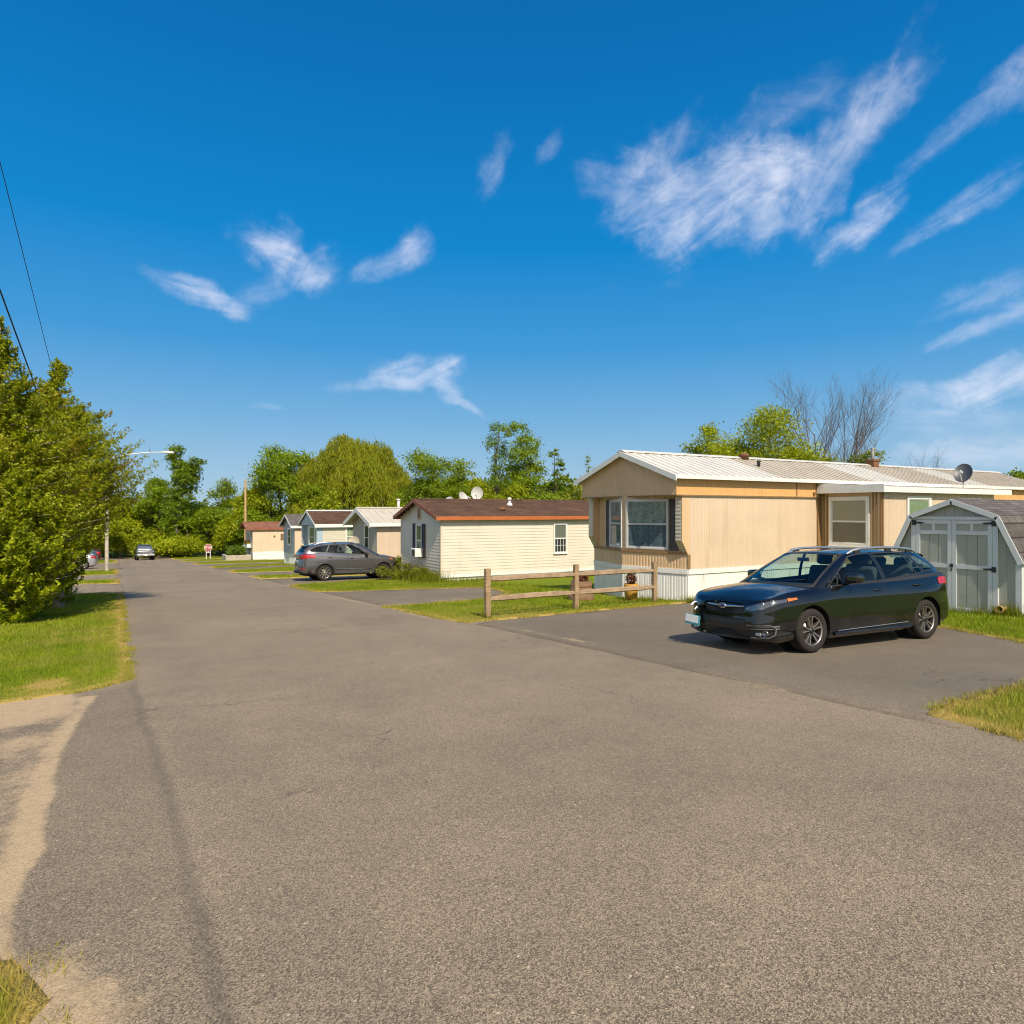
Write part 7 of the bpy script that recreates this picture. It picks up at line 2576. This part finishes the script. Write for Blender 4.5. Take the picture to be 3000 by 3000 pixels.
    # roof rails
    if spec.get('rails'):
        for s in (-1, 1):
            m = MB()
            pts = [wp(x, s * y, z) for x, y, z in ((2.08, .565, 1.400), (2.20, .580, 1.455), (2.42, .590, 1.482), (2.9, .594, 1.490), (3.35, .585, 1.478), (3.68, .565, 1.447), (3.82, .548, 1.394))]
            m.tube(pts, [.016, .024, .022, .020, .020, .022, .014], 8); rl = m.build('roof_rail', spec['rails'], root)
            m = MB()
            for x, y, z in ((2.30, .582, 1.43), (3.62, .565, 1.418), (3.05, .592, 1.455)):
                p_ = wp(x, s * y, z); m.box((p_.x - .07, p_.y - .014, p_.z - .03), (p_.x + .07, p_.y + .014, p_.z + .035))
            pieces(m, 'rail_foot', C_PLASTIC, rl)
    # cabin
    m = MB(); a_, b_ = wp(1.1, -.70, .30), wp(4.2, .70, .60); m.box(a_, b_); m.build('floor', C_DASH, root)
    m = MB()
    pts = [(1.02, .93), (1.40, .96), (1.68, .93), (1.78, .78), (1.72, .55), (1.1, .55)]
    wpt = XZ(pts); m.prism(wpt, 1, -.70 * spec['w'], .70 * spec['w']); m.build('dashboard', C_DASH, root)

    def seat(x, y, w_, name='seat'):
        m = MB()
        A = wp(x, y, .55); k = 1.0
        hw = w_ / 2
        m.bbox((A.x, A.y - hw, A.z - .02), (A.x + .52, A.y + hw, A.z + .14), .05)
        s_ = m.build(name, C_SEAT, root)
        b_ = MB(); bb = MB(); bb.bbox((-.07, -hw, 0), (.07, hw, .60), .06)
        rm = Matrix.Translation((A.x + .50, A.y, A.z + .06)) @ Matrix.Rotation(R(17), 4, 'Y')
        b_.add([(rm @ Vector(q))[:] for q in bb.v], bb.f, 0, True)
        bk_ = b_.build('seat_back', C_SEAT, s_)
        return s_, rm

    for y in (-.37, .37):
        s_, rm = seat(2.05, y, .50)
        h = MB(); hh = MB(); hh.bbox((-.05, -.135, .62), (.05, .135, .82), .05); h.add([(rm @ Vector(q))[:] for q in hh.v], hh.f, 0, True); h.build('headrest', C_SEAT, s_)
    s_, rm = seat(2.98, 0, 1.22)
    for y in (-.40, 0, .40):
        h = MB(); hh = MB(); hh.bbox((-.045, y - .12, .58), (.045, y + .12, .73), .045); h.add([(rm @ Vector(q))[:] for q in hh.v], hh.f, 0, True); h.build('headrest', C_SEAT, s_)
    m = MB()
    q = wp(1.86, -.37 * spec.get('drive', 1), .93)
    rr = .175
    tilt = Matrix.Translation(q) @ Matrix.Rotation(R(-62), 4, 'Y')
    m.tube([tilt @ Vector((rr * math.cos(2 * math.pi * k / 20), rr * math.sin(2 * math.pi * k / 20), 0)) for k in range(21)], .016, 8, caps=False)
    m.tube([tilt @ Vector((0, -rr, 0)), tilt @ Vector((0, 0, -.03)), tilt @ Vector((0, rr, 0))], .022, 6)
    m.build('steering_wheel', C_DASH, root)
    m = MB(); q = wp(1.78, 0, 1.315); m.bbox((q.x - .015, q.y - .11, q.z - .03), (q.x + .015, q.y + .11, q.z + .03), .012); m.build('inside_mirror', C_DASH, root)
    if near > .9:
        m = MB()
        for y0, y1 in ((.42, -.12), (-.10, -.58)):
            m.tube([wp(.95, y0, .985), wp(1.03, (y0 + y1) / 2, 1.02), wp(1.12, y1, 1.035)], .008, 5)
        m.build('wiper', C_PLASTIC, root)

    # wheels
    for wx in (0.905, 3.575):
        for s in (-1, 1):
            c = wp(wx, 0, 0)
            yo = s * spec['track']
            wheel(root, (c.x, yo, wr_), wr_, s, spec)
    return body


def wheel(root, c, r, s, spec):
    tw = spec.get('tyre_w', .205)
    rim = r * spec.get('rim', .68)
    T = MB()
    o0 = s * .006; o1 = -s * tw
    prof = [(rim - .012, -s * .012), (rim, o0 - s * .002), (rim + .02, o0 + s * .004), (r - .035, o0 + s * .006), (r - .012, o0 - s * .012), (r, -s * .035), (r + .001, -s * .07)]
    for k in range(4):                      # tread grooves
        a = .045 + k * (tw - .09) / 4 + .015
        prof += [(r, -s * (a)), (r - .008, -s * (a + .003)), (r - .008, -s * (a + .010)), (r, -s * (a + .013))]
    prof += [(r, -s * (tw - .035)), (r - .012, -s * (tw - .012)), (rim, o1)]
    T.lathe(prof, (0, 0, 0), n=44, axis=1)
    w = T.build('wheel', C_TYRE, root, c)
    b = MB()
    b.lathe([(rim, -s * .012), (rim - .012, -s * .018), (rim - .022, -s * .05), (rim - .03, -s * (tw - .02))], n=40, axis=1)
    b.lathe([(.001, -s * .085), (rim - .03, -s * .085)], n=40, axis=1)
    b.build('rim_barrel', C_RIMDARK, w)
    lip = MB(); lip.lathe([(rim - .001, -s * .010), (rim - .004, -s * .002), (rim - .014, -s * .006), (rim - .018, -s * .02)], n=40, axis=1); lip.build('rim_lip', C_RIMFACE, w)
    d = MB(); d.lathe([(.001, -s * .07), (rim * .62, -s * .07), (rim * .62, -s * .08)], n=28, axis=1); d.build('brake_disc', plain('disc_steel', (0.2, 0.19, 0.18), 0.4, metal=.8) if 'disc_steel' not in bpy.data.materials else bpy.data.materials['disc_steel'], w)
    n5 = spec.get('spokes', 5)
    R1, R0 = rim - .012, .045

    def spoke(ang, off0, off1, w0, w1, back=.035, y0=-.022, y1=-.008):
        """one spoke; off = sideways offset at hub and rim"""
        ca, sa = math.cos(ang), math.sin(ang)
        P = []
        for rr, of, ww, yy in ((R0, off0, w0, y0), (R1, off1, w1, y1)):
            for q in (-1, 1):
                a_, b_ = rr, of + q * ww / 2
                for dep in (0, back):
                    P.append((a_ * ca - b_ * sa, s * (yy - dep), a_ * sa + b_ * ca))
        return P, [(0, 2, 6, 4), (1, 5, 7, 3), (0, 4, 5, 1), (2, 3, 7, 6), (0, 1, 3, 2), (4, 6, 7, 5)]

    S = MB(); Dk = MB()
    for k in range(n5):
        a = 2 * math.pi * k / n5 + spec.get('spin', .3)
        if spec.get('twin', True):
            for q in (-1, 1):
                P, F_ = spoke(a, q * .012, q * rim * .22, .014, .020); S.add(P, F_)
            P, F_ = spoke(a, 0, 0, .03, .10, .03, -.034, -.03); Dk.add(P, F_)
        else:
            P, F_ = spoke(a, 0, 0, .03, .042); S.add(P, F_)
    S.build('spokes', C_RIMFACE, w)
    if Dk.v: Dk.build('spoke_web', C_RIMDARK, w)
    h = MB(); h.lathe([(.001, s * -.006), (.022, s * -.006), (.028, s * -.012), (.046, s * -.018), (.050, s * -.05)], n=20, axis=1); h.build('hub_cap', C_RIMDARK if spec.get('twin', True) else C_RIMFACE, w)


# -- the black hatchback in the drive ------------------------------------------------
BLACK = car_paint('black_paint', (0.0035, 0.0042, 0.0065), 0.0, 0.25)
FW = Vector((8.69, 6.34))
ang = math.atan2(-.14, 2.61)
ca_, sa_ = math.cos(ang), math.sin(ang)
# near front tyre touches the ground at FW: local (0.905, -0.875)
org = Vector((FW.x - (0.905 * ca_ + 0.875 * sa_), FW.y - (0.905 * sa_ - 0.875 * ca_)))
CX, CY = org.x + 2.2 * ca_, org.y + 2.2 * sa_
hatch = thing('parked_car', 'glossy black hatchback with silver roof rails parked on the drive', 'car', (org.x, org.y, gz(org.x, org.y)), ang)
# the car sits on the sloping drive: pitch and roll with the ground
e1 = Vector((ca_, sa_, (gz(CX + ca_, CY + sa_) - gz(CX - ca_, CY - sa_)) / 2)).normalized()
e2t = Vector((-sa_, ca_, (gz(CX - sa_, CY + ca_) - gz(CX + sa_, CY - ca_)) / 2)).normalized()
e3 = e1.cross(e2t).normalized(); e2 = e3.cross(e1)


def sit(root, x, y, a, zoff=0.006):
    c, s = math.cos(a), math.sin(a)
    u = Vector((c, s, (gz(x + c, y + s) - gz(x - c, y - s)) / 2)).normalized()
    v_ = Vector((-s, c, (gz(x - s, y + c) - gz(x + s, y - c)) / 2)).normalized()
    w_ = u.cross(v_).normalized(); v_ = w_.cross(u)
    root.rotation_euler = Matrix((u, v_, w_)).transposed().to_euler()
    root.location = (x, y, gz(x, y) + zoff)


sit(hatch, org.x, org.y, ang, 0.012)
HATCH = dict(wheel_r=.318, arch_r=.362, sill_z=.20, w=1.0, track=.862, rails=C_SILVER, mirror=plain('gloss_black', (0.006, 0.006, 0.007), .12, coat=1.0), sill_line=True, sillm=BLACK, spokes=5, twin=True, detail=1.25, belt=C_PLASTIC, spin=.45)
build_car(hatch, BLACK, warp_none, HATCH)
# number plate hung off the far corner of the bumper
m = MB(); m.bbox((-.012, -.155, -.078), (0.0, .155, .078), .006); pl_ = m.build('number_plate', C_TEAL, hatch, (-.035, .60, .405)); pl_.rotation_euler = (R(5), R(4), R(4))
m = MB(); m.bbox((-.016, -.125, -.045), (-.0125, .145, .068), .002); m.build('plate_face', C_PLATE, pl_)
m = MB(); m.box((0.0, -.10, -.03), (.20, -.07, .0)); m.box((0.0, .07, -.03), (.22, .10, .0)); m.build('plate_bracket', C_PLASTIC, pl_)
m = MB(); 
for dy, dz in ((-.03, .10), (.05, .16)):
    m.tube([(.0, .62 + dy, .46 + dz), (.05, .62 + dy, .50 + dz), (.13, .60 + dy, .52 + dz)], .018, 7)
o_ = m.build('bumper_trim', C_CHROME, hatch)
m = MB(); m.bbox((1.44, -.52, 1.245), (1.452, -.46, 1.275), .004); 


# -- other cars are the same kind of body, re-proportioned -----------------------------
def make_warp(L, Wd, H, WB, fo, zb=1.0, wheel_lift=0.0, rear_up=0.0):
    xs0 = [0, .905, 3.575, 4.455]; xs1 = [0, fo, fo + WB, L]
    def w(P):
        P = np.array(P, float).copy()
        x0 = P[..., 0].copy()
        P[..., 0] = np.interp(x0, xs0, xs1) + np.where(x0 < 0, x0, 0) + np.where(x0 > 4.455, x0 - 4.455, 0)
        P[..., 1] *= Wd / 1.777
        z = P[..., 2]
        P[..., 2] = np.interp(z, [-.5, 0, .2, 1.02, 1.48, 2.2], [-.5, 0, .2 + wheel_lift, 1.02 * zb + wheel_lift * .6, H, H + .72])
        # a steeper tail
        if rear_up:
            k = np.clip((z - 1.0) / .45, 0, 1) * np.clip((x0 - 3.2) / .8, 0, 1)
            P[..., 0] += rear_up * k
        return P
    return w


GREY = car_paint('grey_paint', (0.105, 0.10, 0.105), 0.55, 0.34)
suv = thing('parked_car', 'dark grey crossover seen from behind beside the cream home', 'car', (0, 0, 0))
SUVW = make_warp(4.76, 1.90, 1.74, 2.76, .93, 1.13, .07, .10)
SUVS = dict(wheel_r=.365, arch_r=.415, sill_z=.27, w=1.05, track=.905, rails=C_SILVER, cladding=True, sillm=C_PLASTIC, sill_r=.05, door_strip=True, suv_glass=True, rear_glass=C_PRIV, tail=[(.36, .90), (.40, .975), (.62, 1.045), (.895, 1.05), (.895, .90), (.70, .835), (.50, .86)], tail_detail=True, rear_reflectors=True, spokes=10, twin=False, detail=.7, belt=C_CHROME, handle=GREY, spin=.1, rim=.72)
build_car(suv, GREY, SUVW, SUVS)
# rear faces the road: the nose points along +X
sx, sy = 8.0 + 4.76 - .95, 31.0 + .94
sit(suv, sx, sy, math.pi, 0.012)

SILVERP = car_paint('silver_paint', (0.42, 0.43, 0.45), 0.6, 0.34)
BLUEP = car_paint('pale_blue_paint', (0.20, 0.26, 0.33), 0.5, 0.34)
REDP = car_paint('dark_red_paint', (0.09, 0.018, 0.02), 0.4, 0.34)
SEDW = make_warp(4.5, 1.80, 1.50, 2.66, .92)
for (x, y, pm, lab, wv) in ((-5.9, 63.5, SILVERP, 'silver hatchback with a red tail lamp half behind the left trees', SEDW), (-6.2, 79.0, BLUEP, 'pale blue hatchback parked beyond the silver one', SEDW), (-6.3, 96.5, REDP, 'dark red hatchback, farthest of the row by the lamp pole', make_warp(4.6, 1.84, 1.62, 2.68, .93, 1.07, .05, .1))):
    c_ = thing('parked_car', lab, 'car', (0, 0, 0), 0, 'cars parked on the left drives')
    sp_ = dict(SUVS); sp_.update(cladding=False, door_strip=False, suv_glass=True, detail=.35, rails=None, wheel_r=.32, arch_r=.365, sill_z=.2, w=1.0, track=.865, sillm=C_PLASTIC, belt=C_PLASTIC, handle=pm, front=False, tail=[(.50, .84), (.52, .985), (.66, 1.0), (.88, .99), (.88, .84), (.72, .80)])
    build_car(c_, pm, wv, sp_)
    sit(c_, x, y + .9, 0.0, 0.012)


# -- the pickup coming up the street ------------------------------------------------------
def pickup(x, y, rz):
    PK = car_paint('pickup_paint', (0.22, 0.235, 0.25), 0.6, 0.35)
    t = thing('pickup_truck', 'silver grey pickup with a chrome grille facing down the street', 'pickup', (0, 0, 0))
    # local: nose at x = 0, length along +x
    def shell(sections, name, mat, parent=None):
        bm = bmesh.new()
        vs = []
        for x_, hw, z0, z1, rr in sections:
            ring = []
            for q in range(16):
                a = 2 * math.pi * (q + .5) / 16
                yy = math.copysign(abs(math.cos(a)) ** rr, math.cos(a)) * hw; zz = (z0 + z1) / 2 + math.copysign(abs(math.sin(a)) ** rr, math.sin(a)) * (z1 - z0) / 2
                ring.append(bm.verts.new((x_, yy, zz)))
            vs.append(ring)
        for a, b in zip(vs, vs[1:]):
            for q in range(16): bm.faces.new((a[q], a[(q + 1) % 16], b[(q + 1) % 16], b[q]))
        bm.faces.new(vs[0][::-1]); bm.faces.new(vs[-1])
        bmesh.ops.recalc_face_normals(bm, faces=bm.faces[:])
        me = bpy.data.meshes.new(name); bm.to_mesh(me); bm.free(); me.materials.append(mat)
        for p in me.polygons: p.use_smooth = True
        o = bpy.data.objects.new(name, me); return link(o, parent)
    body = shell([(0.0, .80, .55, 1.12, .3), (.06, .93, .48, 1.16, .25), (.5, .98, .45, 1.20, .22), (1.5, 1.0, .45, 1.22, .2), (3.6, 1.0, .45, 1.24, .2), (5.5, .99, .45, 1.24, .2), (5.65, .95, .5, 1.22, .25)], 'body', PK, t)
    shell([(1.45, .84, 1.1, 1.26, .4), (1.75, .83, 1.1, 1.50, .35), (2.15, .76, 1.1, 1.83, .35), (2.6, .75, 1.1, 1.90, .3), (3.4, .75, 1.1, 1.89, .3), (3.75, .80, 1.1, 1.72, .35), (3.85, .84, 1.1, 1.3, .35)], 'cab', PK, t)
    m = MB(); m.add([(1.60, -.72, 1.27), (1.60, .72, 1.27), (2.09, .62, 1.80), (2.09, -.62, 1.80)], [(0, 1, 2, 3)]); m.build('windscreen', C_PRIV, t)
    for s in (-1, 1):
        m = MB(); m.add([(1.95, s * .845, 1.30), (2.75, s * .85, 1.32), (2.72, s * .79, 1.78), (2.32, s * .785, 1.78)], [(0, 1, 2, 3)]); m.build('side_window', C_PRIV, t)
        m = MB(); m.bbox((-.03, s * .80 - .12, .86), (.06, s * .80 + .12, 1.08), .03); m.build('headlight', C_REFL, t)
        m = MB(); m.bbox((1.72, s * 1.10 - .12, 1.22), (1.86, s * 1.10 + .12, 1.42), .05); mm = m.build('mirror', C_PLASTIC, t)
        m = MB(); m.tube([(1.8, s * .85, 1.27), (1.8, s * 1.02, 1.30)], .03, 6); m.build('mirror_arm', C_PLASTIC, mm)
    m = MB(); m.bbox((-.02, -.62, .74), (.03, .62, 1.09), .03); g_ = m.build('grille', C_PLASTIC, t)
    m = MB()
    for z in (.77, .92, 1.06): m.bbox((-.045, -.66, z - .028), (-.018, .66, z + .028), .01)
    m.build('grille_bar', C_CHROME, g_)
    m = MB(); m.bbox((-.12, -.96, .48), (.10, .96, .70), .05); bp = m.build('bumper', C_CHROME, t)
    m = MB(); m.bbox((-.135, -.16, .52), (-.121, .16, .66), .005); m.build('number_plate', C_PLATE, bp)
    for wx in (1.0, 4.55):
        for s in (-1, 1):
            wheel(t, (wx, s * .97, .39), .39, s, dict(tyre_w=.26, spokes=6, twin=False, rim=.58))
    sit(t, x, y, rz, 0.012)


pickup(2.95, 94.0, R(90) + R(2))
